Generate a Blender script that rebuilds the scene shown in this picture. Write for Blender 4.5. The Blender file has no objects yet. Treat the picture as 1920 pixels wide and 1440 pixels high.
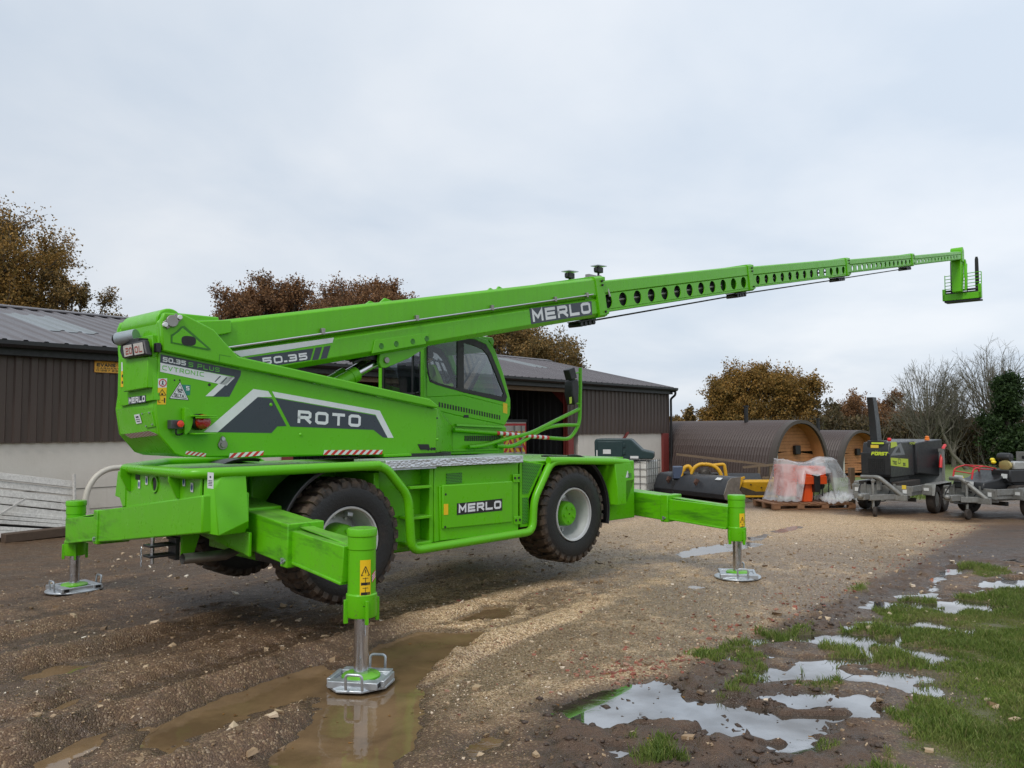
import bpy, bmesh, math, random
import numpy as np
from mathutils import Matrix, Vector, noise as mnoise
R_ = math.radians
SC = bpy.context.scene
COL = SC.collection
# ------------------------------------------------------------------ camera
cd = bpy.data.cameras.new('camera'); cam = bpy.data.objects.new('camera', cd); COL.objects.link(cam)
cd.sensor_width = 36.0; cd.lens = 28.416; cd.clip_start = 0.1; cd.clip_end = 3000
PITCH, ROLL, CAMH = 0.0526, -0.0020, 1.8709
_f = Vector((0, math.cos(PITCH), math.sin(PITCH))); _u = Vector((0, -math.sin(PITCH), math.cos(PITCH))); _r = Vector((1, 0, 0))
_r2 = _r*math.cos(ROLL)+_u*math.sin(ROLL); _u2 = -_r*math.sin(ROLL)+_u*math.cos(ROLL)
cam.matrix_world = Matrix(((_r2.x, _u2.x, -_f.x, 0), (_r2.y, _u2.y, -_f.y, 0), (_r2.z, _u2.z, -_f.z, CAMH), (0, 0, 0, 1)))
SC.camera = cam
# ------------------------------------------------------------------ world: overcast sky over a Nishita base
SUN_EL, SUN_AZ = R_(48), R_(205)      # azimuth clockwise from +Y (behind the camera, to the left)
w = bpy.data.worlds.new('World'); SC.world = w; w.use_nodes = True
nt = w.node_tree; N = nt.nodes; L = nt.links; N.clear()
out = N.new('ShaderNodeOutputWorld'); bg = N.new('ShaderNodeBackground'); L.new(bg.outputs[0], out.inputs[0])
sky = N.new('ShaderNodeTexSky'); sky.sky_type = 'NISHITA'; sky.sun_disc = False
sky.sun_elevation = SUN_EL; sky.sun_rotation = SUN_AZ; sky.air_density = 1.0; sky.dust_density = 2.5; sky.ozone_density = 1.0
tc = N.new('ShaderNodeTexCoord')
sep = N.new('ShaderNodeSeparateXYZ'); L.new(tc.outputs['Generated'], sep.inputs[0])
# project the view direction on a flat cloud deck so clouds flatten towards the horizon
mz = N.new('ShaderNodeMath'); mz.operation = 'MAXIMUM'; L.new(sep.outputs[2], mz.inputs[0]); mz.inputs[1].default_value = 0.0
mz2 = N.new('ShaderNodeMath'); mz2.operation = 'ADD'; L.new(mz.outputs[0], mz2.inputs[0]); mz2.inputs[1].default_value = 0.22
dx_ = N.new('ShaderNodeMath'); dx_.operation = 'DIVIDE'; L.new(sep.outputs[0], dx_.inputs[0]); L.new(mz2.outputs[0], dx_.inputs[1])
dy_ = N.new('ShaderNodeMath'); dy_.operation = 'DIVIDE'; L.new(sep.outputs[1], dy_.inputs[0]); L.new(mz2.outputs[0], dy_.inputs[1])
cmb = N.new('ShaderNodeCombineXYZ'); L.new(dx_.outputs[0], cmb.inputs[0]); L.new(dy_.outputs[0], cmb.inputs[1])
nz = N.new('ShaderNodeTexNoise'); nz.inputs['Scale'].default_value = 1.15; nz.inputs['Detail'].default_value = 7; nz.inputs['Roughness'].default_value = 0.5
nz.inputs['Distortion'].default_value = 0.25
L.new(cmb.outputs[0], nz.inputs['Vector'])
cr = N.new('ShaderNodeValToRGB'); cr.color_ramp.elements[0].position = 0.36; cr.color_ramp.elements[1].position = 0.66
cr.color_ramp.elements[0].color = (5.5, 6.2, 7.1, 1); cr.color_ramp.elements[1].color = (7.25, 7.6, 8.05, 1)
L.new(nz.outputs['Fac'], cr.inputs[0])
mixs = N.new('ShaderNodeMix'); mixs.data_type = 'RGBA'; mixs.inputs[0].default_value = 0.93
L.new(sky.outputs[0], mixs.inputs[6]); L.new(cr.outputs[0], mixs.inputs[7])
# overcast luminance: brighter overhead than at the horizon
gr = N.new('ShaderNodeMapRange'); L.new(mz.outputs[0], gr.inputs[0]); gr.inputs[1].default_value = 0.0; gr.inputs[2].default_value = 1.0
gr.inputs[3].default_value = 1.0; gr.inputs[4].default_value = 1.15
mul = N.new('ShaderNodeVectorMath'); mul.operation = 'SCALE'; L.new(mixs.outputs[2], mul.inputs[0]); L.new(gr.outputs[0], mul.inputs['Scale'])
# the cloud thins towards the east (right-hand) side
ge = N.new('ShaderNodeMapRange'); L.new(sep.outputs[0], ge.inputs[0]); ge.inputs[1].default_value = -0.5; ge.inputs[2].default_value = 0.55; ge.inputs[3].default_value = 1.0; ge.inputs[4].default_value = 1.15
mul2 = N.new('ShaderNodeVectorMath'); mul2.operation = 'SCALE'; L.new(mul.outputs[0], mul2.inputs[0]); L.new(ge.outputs[0], mul2.inputs['Scale'])
L.new(mul2.outputs[0], bg.inputs[0]); bg.inputs[1].default_value = 0.1
# ------------------------------------------------------------------ sun behind thin cloud
sd = bpy.data.lights.new('sun', 'SUN'); sd.energy = 1.5; sd.angle = R_(18); sd.color = (1.0, 0.96, 0.9)
so = bpy.data.objects.new('sun', sd); COL.objects.link(so)
_sv = Vector((math.sin(SUN_AZ)*math.cos(SUN_EL), math.cos(SUN_AZ)*math.cos(SUN_EL), math.sin(SUN_EL)))
so.rotation_euler = (-_sv).to_track_quat('-Z', 'Y').to_euler(); so.location = (0, 0, 40)
SC.view_settings.view_transform = 'Standard'; SC.view_settings.look = 'None'
SC.view_settings.exposure = 0.12; SC.view_settings.gamma = 1.0; SC.view_settings.use_curve_mapping = False
SC.render.engine = 'CYCLES'
try:
    SC.cycles.max_bounces = 8; SC.cycles.transparent_max_bounces = 12; SC.cycles.caustics_reflective = False; SC.cycles.caustics_refractive = False
    SC.cycles.use_denoising = True; SC.cycles.sample_clamp_indirect = 6.0
except Exception: pass
# ================================================================== helpers
class NB:      # tiny node builder
    def __init__(s, name):
        s.m = bpy.data.materials.new(name); s.m.use_nodes = True; s.t = s.m.node_tree; s.n = s.t.nodes; s.l = s.t.links
        s.bsdf = s.n['Principled BSDF']; s.out = s.n['Material Output']
    def new(s, kind, **kw):
        nd = s.n.new(kind)
        for k, v in kw.items(): setattr(nd, k, v)
        return nd
    def setin(s, nd, **kw):
        for k, v in kw.items():
            key = k.replace('_', ' ')
            i = nd.inputs[key]
            if hasattr(v, 'is_output') or isinstance(v, bpy.types.NodeSocket): s.l.new(v, i)
            else: i.default_value = v
    def coords(s, kind='Object'): return s.new('ShaderNodeTexCoord').outputs[kind]
    def geo(s): return s.new('ShaderNodeNewGeometry').outputs['Position']
    def mapping(s, vec, scale=(1, 1, 1), rot=(0, 0, 0), loc=(0, 0, 0)):
        m = s.new('ShaderNodeMapping'); s.l.new(vec, m.inputs[0]); m.inputs['Scale'].default_value = scale; m.inputs['Rotation'].default_value = rot; m.inputs['Location'].default_value = loc
        return m.outputs[0]
    def noise(s, vec, scale=5, detail=4, rough=0.55, dist=0.0):
        n = s.new('ShaderNodeTexNoise'); s.l.new(vec, n.inputs['Vector']); n.inputs['Scale'].default_value = scale
        n.inputs['Detail'].default_value = detail; n.inputs['Roughness'].default_value = rough; n.inputs['Distortion'].default_value = dist
        return n.outputs['Fac']
    def voro(s, vec, scale=5, out='Distance', feature='F1'):
        n = s.new('ShaderNodeTexVoronoi', feature=feature); s.l.new(vec, n.inputs['Vector']); n.inputs['Scale'].default_value = scale
        return n.outputs[out]
    def ramp(s, fac, stops):
        r = s.new('ShaderNodeValToRGB'); s.l.new(fac, r.inputs[0]); e = r.color_ramp.elements
        while len(e) < len(stops): e.new(0.5)
        for el, (p, c) in zip(e, stops):
            el.position = p; el.color = (c, c, c, 1) if isinstance(c, (int, float)) else (*c[:3], 1)
        return r.outputs[0]
    def mix(s, fac, a, b, mode='MIX'):
        m = s.new('ShaderNodeMix', data_type='RGBA', blend_type=mode)
        for i, v in ((0, fac), (6, a), (7, b)):
            if isinstance(v, bpy.types.NodeSocket): s.l.new(v, m.inputs[i])
            elif isinstance(v, (int, float)): m.inputs[i].default_value = v if i == 0 else (v, v, v, 1)
            else: m.inputs[i].default_value = (*v[:3], 1)
        return m.outputs[2]
    def math(s, op, a, b=0.0, clamp=False):
        m = s.new('ShaderNodeMath', operation=op, use_clamp=clamp)
        for i, v in ((0, a), (1, b)):
            if isinstance(v, bpy.types.NodeSocket): s.l.new(v, m.inputs[i])
            else: m.inputs[i].default_value = v
        return m.outputs[0]
    def attr(s, name):
        a = s.new('ShaderNodeAttribute'); a.attribute_name = name; return a.outputs['Fac']
    def bump(s, h, strength=0.3, dist=0.02):
        b = s.new('ShaderNodeBump'); s.l.new(h, b.inputs['Height']); b.inputs['Strength'].default_value = strength; b.inputs['Distance'].default_value = dist
        s.l.new(b.outputs[0], s.bsdf.inputs['Normal']); return b
    def P(s, **kw): s.setin(s.bsdf, **kw); return s
def v3(c): return (c[0], c[1], c[2], 1.0)
_simple = {}
def simple(name, col, rough=0.5, metal=0.0, var=0.15, scale=6.0, coat=0.0, bump=0.0, bscale=60, spec=0.5, dirt=0.0, dirtcol=(0.09, 0.06, 0.04)):
    if name in _simple: return _simple[name]
    b = NB(name); co = b.geo()
    n1 = b.noise(co, scale, 5, 0.6)
    lo = tuple(x*(1-var) for x in col); hi = tuple(min(1, x*(1+var)) for x in col)
    c = b.mix(n1, lo, hi)
    if dirt > 0:
        n2 = b.noise(co, scale*2.3, 6, 0.7, 0.4)
        f = b.ramp(n2, [(0.5-dirt*0.2, 0.0), (0.78, dirt)])
        c = b.mix(f, c, dirtcol)
    b.l.new(c, b.bsdf.inputs['Base Color'])
    r = b.ramp(b.noise(co, scale*3.1, 4), [(0.3, max(0, rough-0.1)), (0.7, min(1, rough+0.1))])
    b.l.new(r, b.bsdf.inputs['Roughness'])
    b.P(Metallic=metal, Coat_Weight=coat, Coat_Roughness=0.12, Specular_IOR_Level=spec)
    if bump > 0: b.bump(b.noise(co, bscale, 4), bump, 0.01)
    _simple[name] = b.m; return b.m
class MB:
    """collects shapes; build() links them as one mesh object"""
    def __init__(s, M=None): s.v = []; s.f = []; s.mi = []; s.m = 0; s.M = M
    def _a(s, pts, faces):
        o = len(s.v); M = s.M
        if M is not None: s.v += [tuple(M @ Vector(p)) for p in pts]
        else: s.v += [tuple(p) for p in pts]
        for f in faces: s.f.append(tuple(i+o for i in f)); s.mi.append(s.m)
        return s
    def box(s, x0, x1, y0, y1, z0, z1):
        p = [(x0, y0, z0), (x1, y0, z0), (x1, y1, z0), (x0, y1, z0), (x0, y0, z1), (x1, y0, z1), (x1, y1, z1), (x0, y1, z1)]
        return s._a(p, [(3, 2, 1, 0), (4, 5, 6, 7), (0, 1, 5, 4), (1, 2, 6, 5), (2, 3, 7, 6), (3, 0, 4, 7)])
    def hexa(s, p):     # 8 points: bottom 4, top 4
        return s._a(p, [(3, 2, 1, 0), (4, 5, 6, 7), (0, 1, 5, 4), (1, 2, 6, 5), (2, 3, 7, 6), (3, 0, 4, 7)])
    def beam(s, p0, p1, wd, ht, upv=(0, 0, 1), w1=None, h1=None):
        p0 = Vector(p0); p1 = Vector(p1); d = (p1-p0).normalized(); sd_ = d.cross(Vector(upv)).normalized(); u = sd_.cross(d).normalized()
        w1 = wd if w1 is None else w1; h1 = ht if h1 is None else h1
        q = []
        for P_, ww, hh in ((p0, wd, ht), (p1, w1, h1)):
            q.append([P_-sd_*ww/2-u*hh/2, P_+sd_*ww/2-u*hh/2, P_+sd_*ww/2+u*hh/2, P_-sd_*ww/2+u*hh/2])
        return s._a(q[0]+q[1], [(3, 2, 1, 0), (4, 5, 6, 7), (0, 1, 5, 4), (1, 2, 6, 5), (2, 3, 7, 6), (3, 0, 4, 7)])
    def prism(s, poly, ax, a, b):
        n = len(poly)
        def mk(p, t): return (t, p[0], p[1]) if ax == 'x' else (p[0], t, p[1]) if ax == 'y' else (p[0], p[1], t)
        pts = [mk(p, a) for p in poly]+[mk(p, b) for p in poly]
        fs = [tuple(range(n))[::-1], tuple(range(n, 2*n))]+[(i, (i+1) % n, n+(i+1) % n, n+i) for i in range(n)]
        return s._a(pts, fs)
    def loft(s, rings, cap=True, closed=True):
        n = len(rings[0]); pts = [p for r in rings for p in r]; fs = []
        for k in range(len(rings)-1):
            for i in range(n if closed else n-1):
                j = (i+1) % n
                fs.append((k*n+i, k*n+j, (k+1)*n+j, (k+1)*n+i))
        if cap: fs.append(tuple(range(n))[::-1]); fs.append(tuple(range((len(rings)-1)*n, len(rings)*n)))
        return s._a(pts, fs)
    def tube(s, pts, r, n=10, cap=True, radii=None, closed=False):
        P_ = [Vector(p) for p in pts]; rings = []; m = len(P_); prev = None
        for i, p in enumerate(P_):
            if closed: t = (P_[(i+1) % m]-P_[i-1])
            else: t = (P_[min(i+1, m-1)]-P_[max(i-1, 0)])
            t = t.normalized()
            if prev is None:
                a = Vector((0, 0, 1)) if abs(t.z) < 0.9 else Vector((1, 0, 0))
                e1 = t.cross(a).normalized()
            else:
                e1 = (prev-t*prev.dot(t))
                e1 = e1.normalized() if e1.length > 1e-6 else t.orthogonal().normalized()
            prev = e1; e2 = t.cross(e1)
            k = 1.0
            if 0 < i < m-1:
                a1 = (P_[i]-P_[i-1]).normalized(); k = 1/max(0.5, abs(a1.dot(t)))
            rr = (radii[i] if radii else r)
            rings.append([p+(e1*math.cos(q)+e2*math.sin(q))*rr for q in [2*math.pi*j/n for j in range(n)]])
        if closed: rings.append(rings[0]); cap = False
        return s.loft(rings, cap)
    def cyl(s, p0, p1, r0, r1=None, n=16, cap=True):
        return s.tube([p0, p1], r0, n, cap, radii=[r0, r0 if r1 is None else r1])
    def lathe(s, prof, org, axis, n=32, cap=False):
        ax = Vector(axis).normalized(); e1 = ax.orthogonal().normalized(); e2 = ax.cross(e1); o = Vector(org)
        rings = [[o+ax*h+(e1*math.cos(q)+e2*math.sin(q))*r for q in [2*math.pi*j/n for j in range(n)]] for r, h in prof]
        return s.loft(rings, cap)
    def sphere(s, c, r, n=12, sc=(1, 1, 1)):
        c = Vector(c); rings = []
        for i in range(1, n):
            th = math.pi*i/n
            rings.append([c+Vector((math.sin(th)*math.cos(q)*r*sc[0], math.sin(th)*math.sin(q)*r*sc[1], -math.cos(th)*r*sc[2])) for q in [2*math.pi*j/(2*n) for j in range(2*n)]])
        return s.loft(rings, True)
    def quad(s, a, b, c, d): return s._a([a, b, c, d], [(0, 1, 2, 3)])
    def poly(s, pts): return s._a(pts, [tuple(range(len(pts)))])
    def build(s, name, mats, parent=None, bevel=0.0, seg=2, smooth=True, angle=38, recalc=True):
        me = bpy.data.meshes.new(name); me.from_pydata(s.v, [], s.f)
        if not isinstance(mats, (list, tuple)): mats = [mats]
        for m in mats: me.materials.append(m)
        if len(mats) > 1: me.polygons.foreach_set('material_index', s.mi)
        if recalc:
            bm = bmesh.new(); bm.from_mesh(me); bmesh.ops.recalc_face_normals(bm, faces=bm.faces); bm.to_mesh(me); bm.free()
        if smooth:
            me.polygons.foreach_set('use_smooth', [True]*len(me.polygons))
            me.set_sharp_from_angle(angle=R_(angle))
        me.update()
        o = bpy.data.objects.new(name, me); COL.objects.link(o)
        if parent is not None: o.parent = parent
        if bevel > 0:
            b = o.modifiers.new('bevel', 'BEVEL'); b.width = bevel; b.segments = seg; b.limit_method = 'ANGLE'; b.angle_limit = R_(35)
            b.use_clamp_overlap = True; b.harden_normals = False
        return o
def tag(o, label=None, cat=None, group=None, kind=None):
    if label: o['label'] = label
    if cat: o['category'] = cat
    if group: o['group'] = group
    if kind: o['kind'] = kind
    return o
def thing(name, label, cat, loc=(0, 0, 0), rz=0.0, group=None):
    o = bpy.data.objects.new(name, None); COL.objects.link(o); o.location = loc; o.rotation_euler = (0, 0, rz); o.empty_display_size = 0.3
    return tag(o, label, cat, group)
def fillet(pts, r, n=5):
    P_ = [Vector(p) for p in pts]; o = [P_[0]]
    for i in range(1, len(P_)-1):
        a, b, c = P_[i-1], P_[i], P_[i+1]; d1 = (a-b); d2 = (c-b)
        k = min(r, d1.length*0.49, d2.length*0.49); s_ = b+d1.normalized()*k; e_ = b+d2.normalized()*k
        for j in range(n+1):
            t = j/n; o.append(s_*(1-t)**2+b*2*t*(1-t)+e_*t*t)
    o.append(P_[-1]); return o
def mesh_np(name, verts, faces, mats, parent=None, smooth=False, uniform=None, mi=None):
    """verts (n,3) array, faces (m,k) array, all k-gons"""
    verts = np.asarray(verts, np.float32); faces = np.asarray(faces, np.int32)
    me = bpy.data.meshes.new(name); nf, k = faces.shape
    me.vertices.add(len(verts)); me.vertices.foreach_set('co', verts.ravel())
    me.loops.add(nf*k); me.loops.foreach_set('vertex_index', faces.ravel())
    me.polygons.add(nf); me.polygons.foreach_set('loop_start', np.arange(0, nf*k, k, dtype=np.int32))
    try: me.polygons.foreach_set('loop_total', np.full(nf, k, np.int32))
    except Exception: pass
    if not isinstance(mats, (list, tuple)): mats = [mats]
    for m in mats: me.materials.append(m)
    if mi is not None: me.polygons.foreach_set('material_index', np.asarray(mi, np.int32))
    me.polygons.foreach_set('use_smooth', np.full(nf, smooth))
    me.update(calc_edges=True); me.validate()
    o = bpy.data.objects.new(name, me); COL.objects.link(o)
    if parent is not None: o.parent = parent
    return o
# ---------------------------------------------------------------- stroke lettering
GL = {
 'M': [[(0, 0), (0, 1), (.5, .3), (1, 1), (1, 0)]], 'E': [[(1, 1), (0, 1), (0, 0), (1, 0)], [(0, .5), (.92, .5)]],
 'R': [[(0, 0), (0, 1), (.86, 1), (1, .88), (1, .56), (.86, .44), (0, .44)], [(.55, .44), (1, 0)]],
 'L': [[(0, 1), (0, 0), (1, 0)]], 'O': [[(.16, 0), (0, .14), (0, .86), (.16, 1), (.84, 1), (1, .86), (1, .14), (.84, 0), (.16, 0)]],
 'T': [[(0, 1), (1, 1)], [(.5, 1), (.5, 0)]], 'S': [[(1, 1), (.14, 1), (0, .88), (0, .62), (.14, .5), (.86, .5), (1, .38), (1, .12), (.86, 0), (0, 0)]],
 'P': [[(0, 0), (0, 1), (.86, 1), (1, .88), (1, .56), (.86, .44), (0, .44)]], 'U': [[(0, 1), (0, .14), (.16, 0), (.84, 0), (1, .14), (1, 1)]],
 'C': [[(1, 1), (.16, 1), (0, .86), (0, .14), (.16, 0), (1, 0)]], 'V': [[(0, 1), (.5, 0), (1, 1)]], 'N': [[(0, 0), (0, 1), (1, 0), (1, 1)]],
 'I': [[(.5, 0), (.5, 1)], [(.2, 0), (.8, 0)], [(.2, 1), (.8, 1)]], 'F': [[(0, 0), (0, 1), (1, 1)], [(0, .5), (.85, .5)]], 'A': [[(0, 0), (.5, 1), (1, 0)], [(.2, .33), (.8, .33)]],
 'B': [[(0, 0), (0, 1), (.85, 1), (1, .88), (1, .6), (.85, .5), (0, .5)], [(.85, .5), (1, .38), (1, .12), (.85, 0), (0, 0)]], 'D': [[(0, 0), (0, 1), (.75, 1), (1, .8), (1, .2), (.75, 0), (0, 0)]],
 'H': [[(0, 0), (0, 1)], [(1, 0), (1, 1)], [(0, .5), (1, .5)]],
 '0': [[(.16, 0), (0, .14), (0, .86), (.16, 1), (.84, 1), (1, .86), (1, .14), (.84, 0), (.16, 0)]], '1': [[(.25, .8), (.55, 1), (.55, 0)]],
 '2': [[(0, 1), (.86, 1), (1, .88), (1, .62), (.86, .5), (.14, .5), (0, .38), (0, 0), (1, 0)]], '3': [[(0, 1), (.86, 1), (1, .88), (1, .62), (.86, .5), (.2, .5)], [(.86, .5), (1, .38), (1, .12), (.86, 0), (0, 0)]],
 '5': [[(1, 1), (0, 1), (0, .56), (.86, .56), (1, .44), (1, .12), (.86, 0), (0, 0)]], '6': [[(1, 1), (.16, 1), (0, .86), (0, .14), (.16, 0), (.84, 0), (1, .14), (1, .44), (.86, .56), (0, .56)]],
 '7': [[(0, 1), (1, 1), (.4, 0)]], '9': [[(0, 0), (.84, 0), (1, .14), (1, .86), (.84, 1), (.16, 1), (0, .86), (0, .6), (.16, .46), (1, .46)]],
 '.': [[(.0, .0), (.3, .0)]], '-': [[(.1, .5), (.9, .5)]], '"': [[(.2, 1.35), (.3, 1.35)], [(.7, 1.35), (.8, 1.35)]],
}
def text_quad(mb, txt, O, U, V, nrm, stroke=0.2, gap=0.28, wf=1.0, slant=0.0):
    """letters filling the parallelogram O, O+U (baseline), O+V (height)"""
    O = Vector(O); U = Vector(U); V = Vector(V); nn = Vector(nrm).normalized(); H = V.length
    wid = []
    for ch in txt: wid.append(0.35 if ch == ' ' else 0.22 if ch == '.' else 0.5 if ch in '1I' else 1.0)
    tot = sum(wid)+gap*(len(txt)-1); x = 0.0
    t = stroke/2
    for ch, wd in zip(txt, wid):
        strokes = GL.get(ch, []) if ch != ' ' else []
        if ch == 'Q"': strokes = []
        for k, st in enumerate(strokes):
            # metric space: x scaled to real length for even strokes
            sx = U.length/tot; hs = H
            pts = [Vector((((x+t*0.9+px*(wd-t*1.8) if ch != '.' else x+px*0.7)*sx), (t+py*(1-2*t))*hs)) for px, py in st]
            if slant: pts = [Vector((p.x+slant*p.y, p.y)) for p in pts]
            n = len(pts); th = t*hs
            if ch in '.': pts = [Vector((p.x, t*hs)) for p in pts]
            closed = (pts[0]-pts[-1]).length < 1e-6
            Lft = []; Rgt = []
            rng = n-1 if closed else n
            for i in range(rng):
                if closed: a = (pts[i]-pts[(i-1) % (n-1)]); b = pts[(i+1) % (n-1)]-pts[i]
                else:
                    a = pts[i]-pts[i-1] if i else pts[1]-pts[0]; b = pts[i+1]-pts[i] if i < n-1 else pts[i]-pts[i-1]
                a = a.normalized(); b = b.normalized(); na = Vector((-a.y, a.x)); nb_ = Vector((-b.y, b.x)); m_ = (na+nb_)
                m_ = m_.normalized() if m_.length > 1e-4 else na
                k_ = th/max(0.45, m_.dot(na))
                q = pts[i]
                if not closed and i == 0: q = q-a*th*0.98
                if not closed and i == n-1: q = q+a*th*0.98
                Lft.append(q+m_*k_); Rgt.append(q-m_*k_)
            if closed: Lft.append(Lft[0]); Rgt.append(Rgt[0])
            un = U.normalized(); vn = V/hs
            off = nn*(0.0007*k)
            tp = lambda p: O+un*p.x+vn*p.y+off
            P3 = [tp(p) for p in Lft]+[tp(p) for p in Rgt]; m = len(Lft)
            mb._a(P3, [(i, i+1, m+i+1, m+i) for i in range(m-1)])
        x += wd+gap
    return mb

# ================================================================== terrain
_rs = np.random.RandomState(7); _LAT = _rs.rand(256, 256)
def vnoise(x, y):
    xi = np.floor(x).astype(int); yi = np.floor(y).astype(int); fx = x-xi; fy = y-yi
    fx = fx*fx*(3-2*fx); fy = fy*fy*(3-2*fy); a = _LAT[xi % 256, yi % 256]; b = _LAT[(xi+1) % 256, yi % 256]; c = _LAT[xi % 256, (yi+1) % 256]; d = _LAT[(xi+1) % 256, (yi+1) % 256]
    return (a*(1-fx)+b*fx)*(1-fy)+(c*(1-fx)+d*fx)*fy-0.5
def fbm(x, y, o=4, g=0.5):
    s = 0; a = 1.0
    for k in range(o): s = s+a*vnoise(x*2**k+17.3*k, y*2**k-9.1*k); a *= g
    return s
def sstep(a, b, x): t = np.clip((x-a)/(b-a), 0, 1); return t*t*(3-2*t)
def sdist(X, Y, poly):
    """signed distance to polygon, negative inside"""
    d = np.full(X.shape, 1e9); ins = np.zeros(X.shape, bool); n = len(poly)
    for i in range(n):
        (x0, y0), (x1, y1) = poly[i], poly[(i+1) % n]; ex, ey = x1-x0, y1-y0; L2 = ex*ex+ey*ey+1e-12
        t = np.clip(((X-x0)*ex+(Y-y0)*ey)/L2, 0, 1); d = np.minimum(d, np.hypot(X-x0-t*ex, Y-y0-t*ey))
        c = ((y0 > Y) != (y1 > Y)); den = (y1-y0) if abs(y1-y0) > 1e-9 else 1e-9
        ins ^= c & (X < (x1-x0)*(Y-y0)/den+x0)
    return np.where(ins, -d, d)
WATER = -0.014
PUD_BROWN = [
 [(-2.327, 5.169), (-2.107, 5.796), (-1.807, 6.317), (-1.481, 6.689), (-1.209, 6.09), (-1.453, 5.595), (-1.774, 5.166), (-2.021, 4.807), (-2.226, 4.848)],
 [(-1.463, 4.618), (-1.381, 5.322), (-1.397, 5.968), (-1.234, 7.007), (-0.893, 7.585), (-0.299, 7.541), (-0.168, 7.206), (-0.432, 6.591), (-0.57, 5.903), (-0.537, 5.415), (-0.549, 4.961), (-0.564, 4.344), (-1.124, 4.347)],
 [(-2.64, 4.353), (-2.737, 4.866), (-2.587, 5.189), (-2.44, 5.456), (-2.333, 5.28), (-2.432, 4.946), (-2.468, 4.659), (-2.387, 4.352)],
 [(-3.79, 6.145), (-3.682, 6.44), (-3.286, 6.567), (-3.13, 6.381), (-3.331, 6.181), (-3.544, 6.068)],
 [(-3.149, 5.46), (-3.124, 5.803), (-2.95, 5.942), (-2.849, 5.778), (-2.956, 5.561), (-3.049, 5.38)],
 [(-3.137, 4.852), (-3.071, 5.102), (-3.039, 5.331), (-2.98, 5.173), (-3.005, 4.892), (-3.035, 4.698)],
 [(-0.588, 7.998), (-0.312, 8.585), (0.023, 8.507), (-0.031, 8.06), (-0.464, 7.847)],
 [(-0.32, 4.799), (-0.232, 5.043), (-0.021, 5.193), (-0.043, 4.958), (-0.183, 4.626), (-0.297, 4.627)],
 [(-2.003, 4.693), (-1.897, 4.886), (-1.719, 5.009), (-1.756, 4.845), (-1.851, 4.62), (-1.91, 4.481)],
]
PUD_CLEAR = [
 [(0.23, 5.564), (0.445, 5.781), (0.733, 5.991), (1.115, 6.165), (1.38, 5.775), (1.729, 5.819), (2.055, 5.887), (2.621, 5.79), (2.636, 5.549), (2.395, 5.301), (2.117, 5.209), (1.956, 5.058), (1.82, 4.674), (1.544, 4.618), (1.386, 4.893), (1.175, 4.935), (0.921, 5.116), (0.708, 5.013), (0.487, 5.065), (0.301, 5.246)],
 [(0.452, 4.874), (0.647, 5.039), (0.773, 4.913), (0.675, 4.68), (0.778, 4.338), (0.499, 4.339)],
 [(2.042, 7.189), (2.274, 7.331), (2.543, 7.801), (2.441, 7.405), (2.171, 6.948), (2.037, 7.016)],
 [(2.137, 6.471), (2.438, 6.963), (2.554, 6.57), (2.924, 7.043), (3.266, 7.398), (3.598, 7.588), (3.64, 7.358), (3.194, 6.748), (2.868, 6.509), (2.805, 6.658), (2.599, 6.369), (2.13, 6.21)],
 [(3.9, 7.917), (4.281, 8.228), (4.916, 8.988), (4.774, 8.415), (3.901, 7.508)],
 [(5.248, 9.456), (5.909, 10.183), (6.689, 10.626), (6.956, 10.355), (6.277, 9.353), (5.223, 9.013)],
 [(4.612, 9.162), (5.105, 10.015), (5.707, 10.961), (6.21, 11.3), (5.887, 10.557), (5.263, 9.944), (4.754, 9.161)],
 [(6.813, 11.519), (7.463, 11.843), (7.801, 11.599), (7.299, 10.859), (6.574, 10.951)],
 [(3.528, 6.954), (3.648, 6.76), (3.458, 6.491), (3.358, 6.624)],
 [(1.434, 6.519), (1.601, 6.775), (1.65, 6.621), (1.526, 6.377)],
]
PUD_FILM = [
 [(2.32, 12.058), (2.937, 12.857), (3.865, 13.445), (4.104, 12.957), (3.264, 12.199), (2.434, 11.667)],
 [(3.932, 13.833), (4.418, 14.38), (4.565, 14.026), (4.215, 13.44), (3.829, 13.321)],
 [(1.92, 9.584), (2.163, 9.775), (2.392, 9.547), (2.131, 9.305)],
 [(4.58, 14.597), (5.227, 15.369), (5.719, 15.613), (5.23, 14.813), (4.605, 14.234)],
]
GRAVEL = [(-1.476, 11.26), (0.351, 13.624), (2.023, 16.297), (4.218, 18.95), (6.876, 17.504), (8.914, 15.308), (6.118, 11.86), (3.931, 9.287), (2.453, 7.558), (1.589, 6.547), (1.066, 6.114), (0.52, 5.78), (0.138, 5.512), (-0.211, 5.315), (-0.54, 5.903), (-0.456, 6.951), (-1.018, 7.789), (-2.052, 8.73)]
MUD = [(8.815, 15.31), (6.041, 11.861), (3.845, 9.228), (2.404, 7.559), (1.568, 6.548), (1.059, 6.076), (0.211, 5.543), (0.123, 4.916), (0.106, 4.279), (2.03, 4.27), (2.187, 4.988), (2.238, 5.77), (1.784, 6.266), (2.336, 6.93), (3.838, 8.675), (5.249, 10.19), (8.039, 11.836), (10.401, 15.284)]
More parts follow.
